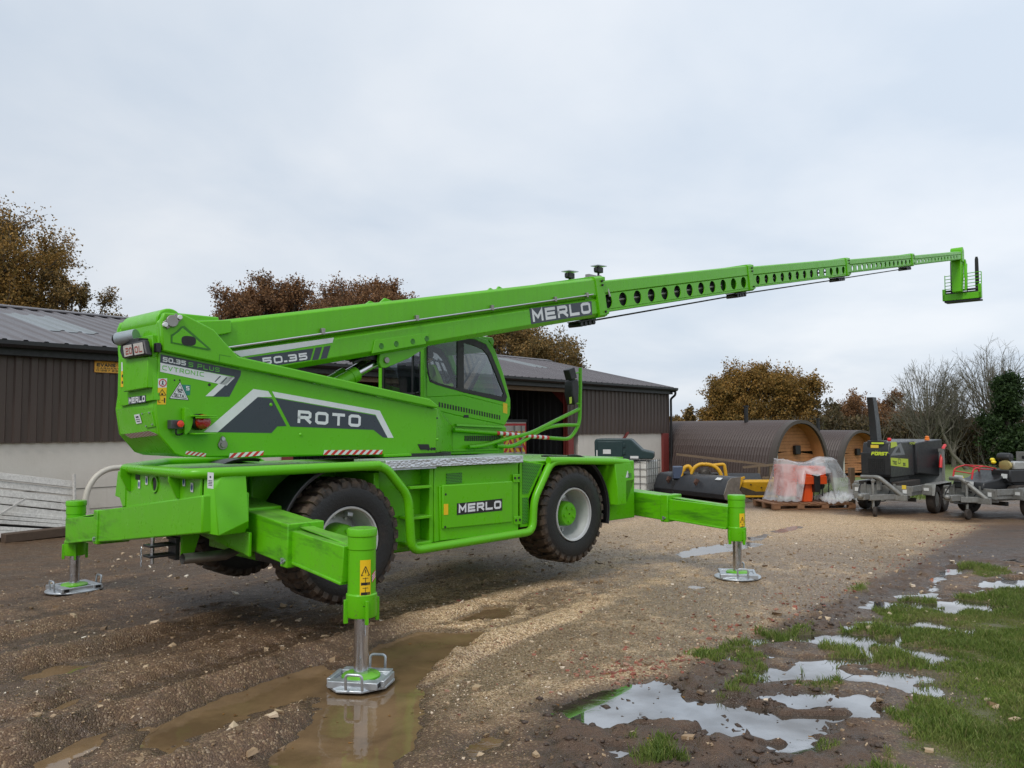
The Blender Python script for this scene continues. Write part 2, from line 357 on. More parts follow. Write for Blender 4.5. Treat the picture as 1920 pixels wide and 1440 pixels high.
GRASS = [[(6.779, 9.997), (5.188, 9.156), (4.279, 8.884), (3.62, 8.187), (3.106, 7.592), (3.129, 7.093), (2.81, 7.218), (2.315, 6.616), (2.486, 6.398), (2.623, 6.328), (2.626, 5.883), (2.705, 5.656), (2.482, 5.253), (2.257, 5.144), (1.989, 4.826), (2.011, 4.531), (2.03, 4.27), (3.125, 4.265)],
 [(1.82, 6.821), (2.172, 6.981), (2.204, 6.543), (2.032, 6.159), (1.709, 6.009), (1.682, 6.403)], [(2.934, 7.594), (3.268, 7.858), (3.645, 7.791), (3.375, 7.323), (2.879, 7.272)], [(2.315, 6.616), (2.585, 6.54), (2.777, 6.128), (2.536, 5.768), (2.048, 5.66), (1.979, 5.887)],
 [(1.784, 5.033), (2.113, 5.118), (2.213, 4.905), (1.955, 4.674), (1.759, 4.712)], [(1.448, 6.776), (1.796, 7.103), (2.026, 7.101), (1.8, 6.62), (1.466, 6.476)], [(2.295, 7.368), (2.758, 7.862), (3.106, 7.967), (2.808, 7.459), (2.348, 7.099)], [(1.536, 5.663), (1.827, 5.888), (2.089, 5.771), (1.9, 5.451), (1.603, 5.402)], [(0.62, 4.833), (0.852, 4.912), (1.008, 4.754), (0.821, 4.571), (0.62, 4.608)], [(3.726, 9.379), (4.124, 9.593), (3.91, 9.169), (3.632, 9.001)], [(6.032, 10.752), (6.595, 10.868), (6.352, 10.362), (5.802, 10.113)], [(1.989, 4.826), (2.402, 4.904), (2.238, 4.461), (1.865, 4.397)]]
BOG = [(1.586, 6.622), (2.355, 7.559), (3.288, 8.428), (4.638, 9.37), (6.026, 9.834), (5.636, 8.658), (3.64, 6.683), (2.814, 5.446), (2.3, 4.824), (2.238, 5.77), (1.751, 5.889)]
def far_drop(X, Y): return -0.8*sstep(20, 52, Y)*sstep(5.5, 12, X)
def ground_fields(X, Y):
    near = sstep(34, 22, Y)
    n1 = fbm(X*1.1, Y*1.1, 3); n2 = fbm(X*5, Y*5, 3); n3 = fbm(X*17, Y*17, 2)
    jag = 0.16*fbm(X*3.1+5, Y*3.1, 4, 0.6)
    h = 0.012*n1+0.012*n2+0.007*n3
    sm = sdist(X, Y, MUD)+jag+.22*fbm(X*1.3, Y*1.3, 3); mud = sstep(0.15, -0.2, sm)
    sg = sdist(X, Y, GRAVEL)+1.4*jag; gravel = sstep(0.5, -0.5, sg)
    # churned mud: ridges and clods
    rid = np.abs(fbm(X*2.3-Y*1.6, X*0.7+Y*0.9, 3)); h = h+mud*sstep(16, 12, Y)*(0.045*(0.3-rid)+0.05*np.maximum(0, fbm(X*6+3, Y*6, 3, .6))**1.0+0.02*n3)
    # wheel ruts on the left, running away to the right
    a = math.radians(56); U_ = X*math.cos(a)+Y*math.sin(a); V_ = -X*math.sin(a)+Y*math.cos(a); left = sstep(.5, -1.1, X-0.40*(Y-6))*sstep(13, 9, Y)
    vv = V_+0.25*fbm(U_*0.5, V_*0.2, 2); rut = np.sin(vv*6.5)+0.5*np.sin(vv*11.0+1.0); near_l = sstep(9.5, 6.4, Y); h = h+left*((0.016+0.058*near_l)*np.maximum(rut, -.3)+(0.014+.03*near_l)*np.abs(fbm(U_*2, V_*9, 3))+.012*near_l*fbm(X*9, Y*9, 3))
    ph = (vv*6.5/(2*math.pi)+.25) % 1.0; trk = sstep(.25, -.35, np.sin(vv*6.5)); h = h+left*sstep(10.5, 7.5, Y)*trk*.011*np.clip(2.2*np.sin(U_*30+16*np.abs(ph-.0)), -1, 1)
    h = np.maximum(h, WATER+0.006+0.01*np.abs(n3)); brown = np.zeros_like(X)
    for p, dep, rim in [(q, 0.05, 0.014) for q in PUD_BROWN]+[(q, 0.045, 0.012) for q in PUD_CLEAR]+[(q, 0.012, 0.0) for q in PUD_FILM]:
        cx = np.mean([k[0] for k in p]); cy = np.mean([k[1] for k in p]); rr = max(math.hypot(k[0]-cx, k[1]-cy) for k in p)+0.7
        m = np.hypot(X-cx, Y-cy) < rr
        if not m.any(): continue
        Xs, Ys = X[m], Y[m]; s = sdist(Xs, Ys, p)+0.10*fbm(Xs*3.5, Ys*3.5, 4, .62)+0.03*n3[m]
        k = sstep(0.06, -0.16, s); base = h[m]
        hh = base*(1-k)+(WATER-dep*0.35*np.clip(-s/0.1, 0, 1)-0.004+0.25*np.minimum(base, 0.03)*(dep > 0.02))*k
        if dep == 0.045: hh = hh+k*.075*np.maximum(0, sstep(.10, .34, fbm(Xs*1.9+7, Ys*4.6, 4, .6))-.30)+k*.03*np.maximum(0, fbm(Xs*9, Ys*9, 2)-.12)
        hh = hh+rim*np.exp(-((s-0.09)/0.07)**2); h[m] = hh
    bog = sstep(0.3, -0.4, sdist(X, Y, BOG)); bn = sstep(-.02, .14, fbm(X*1.5+2.2, Y*2.6, 3, .6)+.25*fbm(X*7, Y*7, 2)); h = np.where(bog > 0, h-bog*bn*(.012+np.maximum(0, h-WATER)*.9), h)
    gmask = np.zeros_like(X)
    gap = sstep(.16, .30, fbm(X*1.35+4, Y*1.9, 4, .6))*sstep(3.6, 2.2, X-.25*(Y-5))
    for p in GRASS: gmask = np.maximum(gmask, sstep(0.12, -0.1, sdist(X, Y, p)+0.40*fbm(X*2.6+9, Y*2.6, 4, .65)+.10))
    gmask = gmask*(1-gap)
    field = sstep(-0.4, 0.5, np.where(X > 5.2, np.minimum(Y-(20.6+0.0*X), X-7.3+0.6*0), -3)+0.5*fbm(X*.9, Y*.9, 3))
    side = sstep(-0.2, 0.5, X-(9.6+0.1*(Y-14)))*sstep(17, 15, Y)*0.8+sstep(-.3, .5, X-6.3-0.55*(Y-9.5))*sstep(13.5, 11.5, Y)*0.75
    gmask = np.maximum(gmask, np.maximum(field, np.clip(side, 0, 1)*sstep(-.1, .25, fbm(X*2, Y*2, 3))))
    gmask = np.maximum(gmask, sstep(40, 60, np.hypot(X, Y)))
    h = h*near+far_drop(X, Y)+0.25*fbm(X*0.05, Y*0.05, 2)*sstep(45, 90, np.hypot(X, Y))
    low = sstep(.016, -.004, h)*near*sstep(16, 11, Y)
    return h, gravel, mud, gmask, np.clip(left, 0, 1), low
def axis(fine0, fine1, step, lo, hi, g=1.09):
    a = list(np.arange(fine0, fine1+1e-6, step)); s = step; x = fine1
    while x < hi: s *= g; x += s; a.append(x)
    s = step; x = fine0; b = []
    while x > lo: s *= g; x -= s; b.append(x)
    return np.array(b[::-1]+a)
gx = axis(-5.4, 5.8, 0.027, -900, 900, 1.1); gy = axis(4.1, 9.4, 0.021, -60, 1500, 1.024)
gy = np.concatenate([gy[gy <= 60], axis(61, 62, 1.2, 60.5, 1500, 1.3)[1:]])
GX, GY = np.meshgrid(gx, gy); GH, Fgr, Fmu, Fgs, Fle, Flo = ground_fields(GX, GY)
nxg, nyg = len(gx), len(gy)
ii = np.arange(nxg*nyg).reshape(nyg, nxg)
gf = np.stack([ii[:-1, :-1], ii[:-1, 1:], ii[1:, 1:], ii[1:, :-1]], -1).reshape(-1, 4)
b = NB('ground_soil'); co = b.geo()
ag, am, as_, al = b.attr('gravel'), b.attr('mud'), b.attr('grass'), b.attr('rutted')
n_big = b.noise(co, 0.9, 5, 0.6); n_mid = b.noise(co, 7, 5, 0.6); n_fin = b.noise(co, 60, 3, 0.6)
v_st = b.voro(co, 85, 'Color'); v_sd = b.voro(co, 85, 'Distance')
sepc = b.new('ShaderNodeSeparateColor'); b.l.new(v_st, sepc.inputs[0])
stone = b.ramp(sepc.outputs[0], [(0.0, (0.14, 0.080, 0.036)), (0.35, (0.40, 0.26, 0.130)), (0.7, (0.64, 0.455, 0.255)), (0.93, (0.84, 0.66, 0.45)), (1.0, (0.40, 0.16, 0.09))])
soil = b.mix(n_mid, (0.060, 0.032, 0.016), (0.145, 0.080, 0.042))
brown = b.mix(n_big, (0.105, 0.058, 0.029), (0.220, 0.128, 0.068))
c = b.mix(b.ramp(n_fin, [(0.38, 0.0), (0.62, 0.75)]), soil, brown)                       # damp earth with fine stones
c = b.mix(b.ramp(sepc.outputs[1], [(0.66, 0.0), (0.78, 0.32)]), c, stone)                # scattered pebbles everywhere
gfac = b.math('MULTIPLY', ag, b.ramp(b.noise(co, 1.6, 5, 0.65), [(0.22, 0.65), (0.40, 1.0)]), True)
c = b.mix(gfac, c, stone)
mudc = b.mix(n_mid, (0.048, 0.027, 0.016), (0.128, 0.075, 0.045))
c = b.mix(b.math('MULTIPLY', am, 0.9), c, mudc)
wet = b.ramp(b.noise(b.mapping(co, (0.55, 1.5, 1.0), (0, 0, R_(-40))), 0.9, 6, 0.62, 0.7), [(0.46, 0.0), (0.62, 1.0)])
wet = b.math('MULTIPLY', wet, b.math('SUBTRACT', 1.0, b.math('MULTIPLY', ag, 0.9)))
wet = b.math('MAXIMUM', wet, b.attr('low'))
c = b.mix(b.math('MULTIPLY', wet, 0.62), c, (0.038, 0.024, 0.014))
gcol = b.mix(b.noise(co, 3.0, 5, 0.65), (0.085, 0.120, 0.026), (0.170, 0.225, 0.055))
gcol = b.mix(b.ramp(b.noise(co, 0.35, 4), [(0.45, 0.0), (0.7, 0.5)]), gcol, (0.15, 0.16, 0.05))
sepY = b.new('ShaderNodeSeparateXYZ'); b.l.new(co, sepY.inputs[0]); far_ = b.new('ShaderNodeMapRange'); b.l.new(sepY.outputs[1], far_.inputs[0]); far_.inputs[1].default_value = 11; far_.inputs[2].default_value = 19; far_.inputs[3].default_value = .38; far_.inputs[4].default_value = 1.0
c = b.mix(b.math('MULTIPLY', as_, far_.outputs[0]), c, gcol)
b.l.new(c, b.bsdf.inputs['Base Color'])
rg = b.math('SUBTRACT', b.ramp(n_mid, [(0.3, 0.42), (0.7, 0.75)]), b.math('MULTIPLY', wet, 0.26))
rg = b.math('ADD', rg, b.math('MULTIPLY', as_, 0.3), True)
b.l.new(rg, b.bsdf.inputs['Roughness'])
hh = b.math('ADD', b.math('MULTIPLY', v_sd, -0.9), b.math('MULTIPLY', n_fin, 0.8))
b.bump(hh, 0.75, 0.014); M_GROUND = b.m
ground = mesh_np('ground', np.stack([GX, GY, GH], -1).reshape(-1, 3), gf, M_GROUND, smooth=True)
for nm, arr in (('gravel', Fgr), ('mud', Fmu), ('grass', Fgs), ('rutted', Fle), ('low', Flo)):
    at = ground.data.attributes.new(nm, 'FLOAT', 'POINT'); at.data.foreach_set('value', arr.astype(np.float32).ravel())
tag(ground, 'wet gravel and mud yard with wheel ruts and grass field behind', kind='structure')
def gz(x, y):
    return float(ground_fields(np.array([[float(x)]]), np.array([[float(y)]]))[0][0, 0])
def gzv(x, y): return ground_fields(np.asarray(x)[None, :], np.asarray(y)[None, :])[0][0]
# water in the ruts
def water_mat(name, col, ior, rough):
    b = NB(name); co = b.geo()
    c = b.mix(b.ramp(b.noise(co, 1.8, 6, 0.65, 0.5), [(.35, 0), (.68, 1)]), tuple(x*.68 for x in col), tuple(x*1.25 for x in col)); b.l.new(c, b.bsdf.inputs['Base Color'])
    b.P(Roughness=rough, IOR=ior, Specular_IOR_Level=0.5)
    b.bump(b.noise(co, 5.5, 4, 0.55), 0.09, 0.02); return b.m
M_WB = water_mat('muddy_water', (0.175, 0.112, 0.058), 1.35, 0.02); M_WC = water_mat('clear_puddle_water', (0.06, 0.048, 0.036), 1.6, 0.012)
_n = M_WC.node_tree; _g = _n.nodes.new('ShaderNodeBsdfGlossy'); _g.inputs['Roughness'].default_value = 0.012; _g.inputs['Color'].default_value = (.95, .96, .97, 1); _m = _n.nodes.new('ShaderNodeMixShader'); _tn = _n.nodes.new('ShaderNodeTexNoise'); _tn.inputs['Scale'].default_value = 2.2; _tn.inputs['Detail'].default_value = 5; _tg = _n.nodes.new('ShaderNodeNewGeometry'); _n.links.new(_tg.outputs['Position'], _tn.inputs['Vector']); _tr = _n.nodes.new('ShaderNodeMapRange'); _n.links.new(_tn.outputs['Fac'], _tr.inputs[0]); _tr.inputs[1].default_value = .35; _tr.inputs[2].default_value = .62; _tr.inputs[3].default_value = .13; _tr.inputs[4].default_value = .45; _n.links.new(_tr.outputs[0], _m.inputs[0])
_n.links.new(_n.nodes['Principled BSDF'].outputs[0], _m.inputs[1]); _n.links.new(_g.outputs[0], _m.inputs[2]); _n.links.new(_m.outputs[0], _n.nodes['Material Output'].inputs[0])
M_WF = water_mat('wet_film_water', (0.13, 0.095, 0.06), 1.9, 0.06)
def puddle(p, mat, label):
    cx = np.mean([k[0] for k in p]); cy = np.mean([k[1] for k in p]); mb = MB()
    q = []
    for (x, y) in p:
        d = math.hypot(x-cx, y-cy); k = (d+0.28)/max(d, 1e-3); q.append((cx+(x-cx)*k, cy+(y-cy)*k, WATER))
    mb.poly(q); o = mb.build('puddle', mat, smooth=False); tag(o, label, kind='structure'); return o
for i, p in enumerate(PUD_BROWN): puddle(p, M_WB, 'brown muddy puddle in a wheel rut of the yard').location.z = 0.0006*i
for i, p in enumerate(PUD_CLEAR): puddle(p, M_WC, 'sky reflecting puddle in the churned mud beside the grass').location.z = 0.0006*i
puddle(BOG, M_WC, 'shallow water standing between the grass tufts').location.z = -.0004
for i, p in enumerate(PUD_FILM): puddle(p, M_WF, 'thin film of standing water on the gravel').location.z = 0.001+0.0006*i

# ================================================================== barn
def corr_mat(name, col, rough, var=.18, streak=.25, metal=0.0):
    b = NB(name); co = b.coords('Object'); m = b.mapping(co, (14, 14, 0.9)); n = b.noise(m, 1.0, 5, .65)
    c = b.mix(n, tuple(x*(1-var) for x in col), tuple(x*(1+var) for x in col)); d = b.ramp(b.noise(co, .8, 6, .7), [(.5, 0), (.85, streak)]); c = b.mix(d, c, tuple(x*.6+.02 for x in col))
    oi = b.new('ShaderNodeObjectInfo'); c = b.mix(b.math('MULTIPLY', oi.outputs['Random'], .28), c, tuple(x*.45 for x in col)); b.l.new(c, b.bsdf.inputs['Base Color']); b.l.new(b.ramp(n, [(.3, rough-.08), (.7, rough+.1)]), b.bsdf.inputs['Roughness']); b.P(Metallic=metal); return b.m
M_CLAD = corr_mat('brown_box_profile_sheet', (.080, .055, .044), .50); M_ROOF = corr_mat('grey_brown_roof_sheet', (.105, .094, .100), .40, .12, .3); M_RLIGHT = corr_mat('translucent_rooflight', (.20, .225, .235), .35, .1, .3)
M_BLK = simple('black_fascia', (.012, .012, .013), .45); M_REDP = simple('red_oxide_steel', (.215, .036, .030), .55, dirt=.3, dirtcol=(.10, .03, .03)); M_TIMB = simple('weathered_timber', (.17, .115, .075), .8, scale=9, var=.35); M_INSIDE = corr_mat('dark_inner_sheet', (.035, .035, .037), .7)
b = NB('rendered_concrete'); co = b.geo(); n = b.noise(co, 1.2, 6, .65); c = b.mix(n, (.60, .55, .48), (.80, .745, .67)); c = b.mix(b.ramp(b.noise(b.mapping(co, (3, 3, .5)), 1.5, 6, .7), [(.55, 0), (.8, .35)]), c, (.40, .33, .27))
sz = b.new('ShaderNodeSeparateXYZ'); b.l.new(co, sz.inputs[0]); sp_ = b.math('MULTIPLY', b.ramp(b.noise(b.mapping(co, (2, 2, 1)), 2.5, 6, .7), [(.42, 0), (.6, .8)]), b.ramp(sz.outputs[2], [(.05, 1), (.45, 0)])); c = b.mix(sp_, c, (.24, .17, .11))
b.l.new(c, b.bsdf.inputs['Base Color']); b.P(Roughness=.88); b.bump(b.noise(co, 26, 5, .7), .25, .01); M_RENDER = b.m
BL = (6.1493, 31.8823); BY = .8709
BARN = thing('barn', 'long brown corrugated barn with grey roof, red steel posts and pale rendered base', 'barn', (BL[0], BL[1], 0), BY)
def bpart(mb, name, mat, parent=BARN, bevel=0.0, **kw): return mb.build(name, mat, parent, bevel=bevel, **kw)
def profile_sheet(width, length, pitch, depth, top, bot, flip=1):
    """box-profile sheet lying in local x (width) and z (length); ribs bulge to -y"""
    mb = MB(); pts = [(0, 0)]; x = 0.0
    while x < width-1e-6:
        g = pitch-(top+2*bot); pts += [(x+g, 0), (x+g+bot, -depth), (x+g+bot+top, -depth), (x+pitch, 0)]; x += pitch
    th = .006
    a = [(p[0], p[1], 0) for p in pts]; b_ = [(p[0], p[1], length) for p in pts]; c_ = [(p[0], p[1]+th, 0) for p in pts]; d_ = [(p[0], p[1]+th, length) for p in pts]; n = len(pts)
    fs = []
    for i in range(n-1): fs += [(i, i+1, n+i+1, n+i), (2*n+i, 3*n+i, 3*n+i+1, 2*n+i+1)]
    fs += [(i, 2*n+i, 2*n+i+1, i+1) for i in range(n-1)]+[(n+i, n+i+1, 3*n+i+1, 3*n+i) for i in range(n-1)]
    return mb._a(a+b_+c_+d_, fs)
def place_sheets(proto, xs, y, z, rot, name, mats=None):
    for k, x in enumerate(xs):
        o = proto if k == 0 else proto.copy()
        if k: COL.objects.link(o)
        o.parent = BARN; o.location = (x, y+.001*(k % 2), z+.002*(k % 3)); o.rotation_euler = rot
ws = profile_sheet(1.0, 1.74, .25, .034, .10, .025).build('wall_sheet', M_CLAD, BARN, smooth=False)
place_sheets(ws, [-27+i for i in range(9)]+[-6.7+i for i in range(6)], -.01, 1.60, (0, 0, 0), 'wall_sheet')
bpart(profile_sheet(.75, 1.74, .25, .034, .10, .025), 'wall_sheet', M_CLAD, smooth=False).location = (-.70, -.01, 1.602)
RYr, RZr = 6.09, 4.775; sl = math.atan2(RZr-3.36, RYr+.27); SLn = math.hypot(RYr+.27, RZr-3.36)
rsh = profile_sheet(1.0, SLn, 1/3, .030, .055, .03).build('roof_sheet', M_ROOF, BARN, smooth=False)
place_sheets(rsh, [-29+i for i in range(29)], -.27, 3.37, (-(math.pi/2-sl), 0, 0), 'roof_sheet')
rsb = rsh.copy(); COL.objects.link(rsb); rsb.parent = BARN; rsb.scale = (29, 1, 1); rsb.location = (-29, 2*RYr+.27, 3.37); rsb.rotation_euler = (math.pi/2-sl, 0, 0); rsb.name = 'roof_sheet'
for (x_, s0, ln) in ((-22.0, 2.0, 2.8), (-5.0, 3.2, 2.2), (-12.0, 2.0, 3.0)):
    o = bpart(profile_sheet(1.0, ln, 1/3, .030, .055, .03), 'rooflight', M_RLIGHT, smooth=False); o.rotation_euler = (-(math.pi/2-sl), 0, 0); o.location = (x_+.003, -.27+s0*math.cos(sl), 3.385+s0*math.sin(sl))
mb = MB(); mb.prism([(RYr-.32, RZr-.03), (RYr, RZr+.045), (RYr+.32, RZr-.03), (RYr+.32, RZr), (RYr, RZr+.075), (RYr-.32, RZr)], 'x', -29, .1); bpart(mb, 'ridge_cap', M_ROOF)
mb = MB(); mb.box(-29, .05, -.20, -.06, 3.12, 3.345); bpart(mb, 'fascia', M_BLK, bevel=.01)
mb = MB(); mb.prism([(-.40, 3.37), (-.40, 3.30), (-.36, 3.25), (-.26, 3.25), (-.22, 3.30), (-.22, 3.37)], 'x', -29, .12); bpart(mb, 'gutter', M_BLK)
mb = MB(); mb.tube(fillet([(.06, -.30, 3.26), (.06, -.30, 3.1), (.06, -.10, 2.95), (.06, -.10, .05)], .06), .045, 12); bpart(mb, 'downpipe', M_BLK)
mb = MB(); mb.prism([(-.25, 3.36), (RYr, RZr), (2*RYr+.25, 3.36), (2*RYr+.25, 3.2), (RYr, RZr-.17), (-.25, 3.2)], 'x', -.02, .06); bpart(mb, 'verge_trim', M_BLK)
mb = MB(); mb.box(-29, -17.6, .03, .22, 0-.3, 1.66); bpart(mb, 'rendered_wall', M_RENDER, bevel=.01)
mb = MB(); mb.box(-6.05, -.50, .03, .22, -.3, 1.66); bpart(mb, 'rendered_wall', M_RENDER, bevel=.01)
mb = MB(); mb.box(-29, -17.65, .022, .031, .735, .745); mb.box(-28, -20, .022, .031, .35, .356); bpart(mb, 'wall_joint', simple('dark_joint_grey', (.16, .15, .14), .9))  # wall joints in a plain dark grey
for (x_, zt) in ((-6.5, 3.15), (-17.5, 3.15), (-12.0, 3.15)):
    mb = MB(); mb.box(x_-.15, x_+.15, .0, .012, -.2, zt); mb.box(x_-.15, x_+.15, .20, .212, -.2, zt); mb.box(x_-.012, x_+.012, .012, .20, -.2, zt); mb.prism([(.212, zt), (.212, zt-.6), (.9, zt)], 'x', x_-.03, x_+.03); bpart(mb, 'steel_post', M_REDP)
mb = MB(); mb.box(-.50, -.05, -.05, .22, -.2, 1.60); bpart(mb, 'steel_post', M_REDP, bevel=.01)
mb = MB(); mb.beam((-3.42, -.03, 1.32), (-3.0, -.03, 1.66), .05, .09); bpart(mb, 'brace', M_REDP)
mb = MB(); mb.box(-17.6, -6.35, -.03, .16, 3.0, 3.12); bpart(mb, 'timber_lintel', M_TIMB, bevel=.006)
mb = MB(); mb.box(.0, .02, .05, 2*RYr, -.2, 3.3); mb.prism([(.05, 3.3), (2*RYr, 3.3), (RYr, RZr-.1)], 'x', .0, .02); bpart(mb, 'gable_wall', M_CLAD)
mb = MB(); mb.box(-29.02, -29, .05, 2*RYr, -.2, 3.3); mb.prism([(.05, 3.3), (2*RYr, 3.3), (RYr, RZr-.1)], 'x', -29.02, -29); bpart(mb, 'gable_wall', M_CLAD)
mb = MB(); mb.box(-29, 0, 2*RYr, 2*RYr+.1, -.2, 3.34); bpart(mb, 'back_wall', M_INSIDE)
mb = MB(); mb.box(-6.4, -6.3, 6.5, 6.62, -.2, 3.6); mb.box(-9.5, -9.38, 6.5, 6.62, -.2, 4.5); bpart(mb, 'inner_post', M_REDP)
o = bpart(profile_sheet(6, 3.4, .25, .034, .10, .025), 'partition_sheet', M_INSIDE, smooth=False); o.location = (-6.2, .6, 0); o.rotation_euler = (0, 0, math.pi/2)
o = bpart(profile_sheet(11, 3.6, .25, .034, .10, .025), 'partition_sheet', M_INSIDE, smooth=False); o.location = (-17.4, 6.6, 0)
# sign on the barn
SG = thing('company_sign', 'orange sign with black house outline and lettering on the brown barn wall', 'sign', (BL[0], BL[1], 0), BY)
q = [(-21.804, 3.209), (-21.37, 3.232), (-21.362, 2.909), (-21.797, 2.912)]; sx0 = q[0][0]; sz1 = q[0][1]; sz0 = q[3][1]
SG.location = (BL[0]+math.cos(BY)*sx0+math.sin(BY)*.05, BL[1]+math.sin(BY)*sx0-math.cos(BY)*.05, sz0); H = sz1-sz0; W_ = .78
MB().box(0, W_, -.012, .0, 0, H).build('sign_board', simple('orange_sign_paint', (.85, .44, .05), .5, var=.06), SG)
mb = MB(); mb.box(-.006, W_+.006, -.010, .0, -.006, 0); mb.box(-.006, W_+.006, -.010, .0, H, H+.006); mb.box(-.006, 0, -.010, 0, 0, H); mb.box(W_, W_+.006, -.01, 0, 0, H); mb.build('sign_edge', simple('orange_edge', (.5, .2, .05), .5), SG)
mb = MB(); text_quad(mb, 'EVANS', (.035, -.0135, H*.36), (.345, 0, 0), (0, 0, H*.22), (0, -1, 0), .26, .18); text_quad(mb, 'CARMART', (.035, -.0135, H*.215), (.43, 0, 0), (0, 0, H*.10), (0, -1, 0), .24, .25); text_quad(mb, '01267 232', (.03, -.0135, H*.06), (.45, 0, 0), (0, 0, H*.12), (0, -1, 0), .22, .25)
mb.build('lettering', simple('black_ink', (.01, .01, .01), .5, var=.05), SG, smooth=False)
mb = MB()
for a, b_ in (((.03, .78), (.22, .93)), ((.22, .93), (.60, .78)), ((.045, .78), (.045, .60)), ((.57, .78), (.57, .60))): mb.beam((a[0], -.0135, H*a[1]), (b_[0], -.0135, H*b_[1]), .002, .008, (0, 0, 1))
mb.build('house_outline', simple('black_ink', (.01, .01, .01), .5), SG)
# ---------------------------------------------------------------- pale slatted hurdle leaning on the wall
M_OLDW = simple('peeling_white_paint', (.66, .64, .60), .7, var=.2, scale=12, dirt=.5, dirtcol=(.10, .08, .07), bump=.3)
HU = thing('slatted_panel', 'old white slatted metal panels with peeling paint leaning against the barn base', 'panel', (BL[0]+math.cos(BY)*-22.9, BL[1]+math.sin(BY)*-22.9, 0), BY)
ox = -22.9
MB().box(-1.6, .42, -.44, -.42, .0, .62).build('gap_shade_sheet', simple('gap_shade_grey', (.06, .058, .055), .8), HU)  # added dark sheet that stands for the shade in the gaps between slats
sl_ = [([(-23.935, 1.201), (-22.308, 0.916)], 0), ([(-23.931, 1.062), (-22.304, 0.774)], 0), ([(-23.933, 0.924), (-22.309, 0.633)], 0), ([(-23.935, 0.804), (-22.295, 0.501)], 0), ([(-23.937, 0.676), (-22.398, 0.379)], 0), ([(-23.945, 0.567), (-22.411, 0.289)], 0), ([(-23.952, 0.493), (-22.421, 0.227)], 0), ([(-23.958, 0.418), (-22.431, 0.165)], 0), ([(-23.967, 0.311), (-22.445, 0.077)], 0), ([(-23.973, 0.238), (-22.473, 0.036)], 0), ([(-23.98, 0.173), (-22.622, 0.017)], 0)]
ysl = [-.5, -.5, -.52, -.54, -.56, -.60, -.63, -.66, -.70, -.73, -.76]
for ((a, b_), _), y_ in zip(sl_, ysl):
    i_ = ysl.index(y_); hgt = .118 if i_ < 5 else .062
    mb = MB(); mb.beam((a[0]-ox, y_, a[1]-hgt/2), (b_[0]-ox, y_, b_[1]-hgt/2), .03, hgt, (0, .25, 1)); mb.build('slat', M_OLDW, HU, bevel=.006)
(a, b_) = [(-22.326, 1.042), (-22.293, 0.446)]; mb = MB(); mb.cyl((a[0]-ox, -.58, a[1]), (b_[0]-ox, -.60, b_[1]-.3), .028, n=10); mb.build('upright', M_OLDW, HU)
(a, b_) = [(-23.584, 0.396), (-23.13, 0.661)]; mb = MB(); mb.beam((a[0]-ox, -.72, a[1]), (b_[0]-ox, -.66, b_[1]), .02, .035); mb.build('brace', M_OLDW, HU)
(a, b_) = [(-23.542, -0.019), (-22.392, 0.027)]
bo = MB().beam((0, 0, 0), (1.75, 0, 0), .2, .15).build('timber_beam', simple('dark_wet_timber', (.085, .055, .036), .75, var=.35, scale=10, bump=.4), bevel=.012); tag(bo, 'dark timber beam lying on the ground below the white slatted panels', 'beam')
bo.location = (BL[0]+math.cos(BY)*(a[0]-.0)+math.sin(BY)*.95, BL[1]+math.sin(BY)*a[0]-math.cos(BY)*.95, .07); bo.rotation_euler = (0, -.02, BY+.02)
hs = [(x, -.62-.0*i, z) for i, (x, z) in enumerate([(-20.783, 1.126), (-21.443, 1.132), (-21.733, 1.124), (-21.947, 1.017), (-22.09, 0.805), (-22.148, 0.552), (-22.106, 0.359), (-22.018, 0.114)])]
c0 = hs[-1]; ho = MB().tube([(p.x-c0[0], p.y-c0[1], p.z) for p in fillet(hs, .22, 6)], .052, 16).build('duct_pipe', simple('cream_plastic_pipe', (.56, .53, .46), .45, var=.06)); tag(ho, 'cream plastic pipe bent in an arch in front of the barn wall', 'pipe')
ho.location = (BL[0]+math.cos(BY)*c0[0]-math.sin(BY)*c0[1], BL[1]+math.sin(BY)*c0[0]+math.cos(BY)*c0[1], 0); ho.rotation_euler = (0, 0, BY)
# lorry body standing inside the barn
LO = thing('box_trailer', 'white box trailer with red and yellow chevron doors parked in the dark barn', 'trailer', (BL[0]+math.cos(BY)*-8.7-math.sin(BY)*.9, BL[1]+math.sin(BY)*-8.7+math.cos(BY)*.9, 0), BY)
M_VAN = simple('dirty_white_panel', (.50, .47, .42), .55, dirt=.4)
MB().box(-.85, .95, 0, 4.2, .62, 2.02).build('body', M_VAN, LO, bevel=.02); MB().box(-.86, .96, -.02, 0, 2.02, 2.10).build('roof_rail', M_BLK, LO)
RY2 = [simple('chevron_red', (.50, .03, .03), .45), simple('chevron_yellow', (.75, .55, .03), .45)]
mb = MB(); mb.m = 0; mb.box(-.80, .90, -.012, -.004, .62, 1.96); mb.build('door', M_VAN, LO)
mb = MB()
for s_, x0, x1 in ((1, -.78, .05), (-1, .06, .88)):
    z0, z1 = 1.05, 1.72; n = 7; w_ = (x1-x0)
    for i in range(-6, 10):
        u0 = x0+(i/6)*w_; u1 = u0+w_/6; P_ = [(u0, z0), (u1, z0), (u1+s_*.55, z1), (u0+s_*.55, z1)]
        for lo_, sgn in ((x0, 1), (x1, -1)):
            o2 = []
            for j in range(len(P_)):
                a, b_ = P_[j], P_[(j+1) % len(P_)]; ia = (a[0]-lo_)*sgn >= 0; ib = (b_[0]-lo_)*sgn >= 0
                if ia: o2.append(a)
                if ia != ib: t = (lo_-a[0])/(b_[0]-a[0]); o2.append((lo_, a[1]+t*(b_[1]-a[1])))
            P_ = o2
            if len(P_) < 3: break
        if len(P_) >= 3: mb.m = i % 2; mb.poly([(x, -.014, z) for x, z in P_])
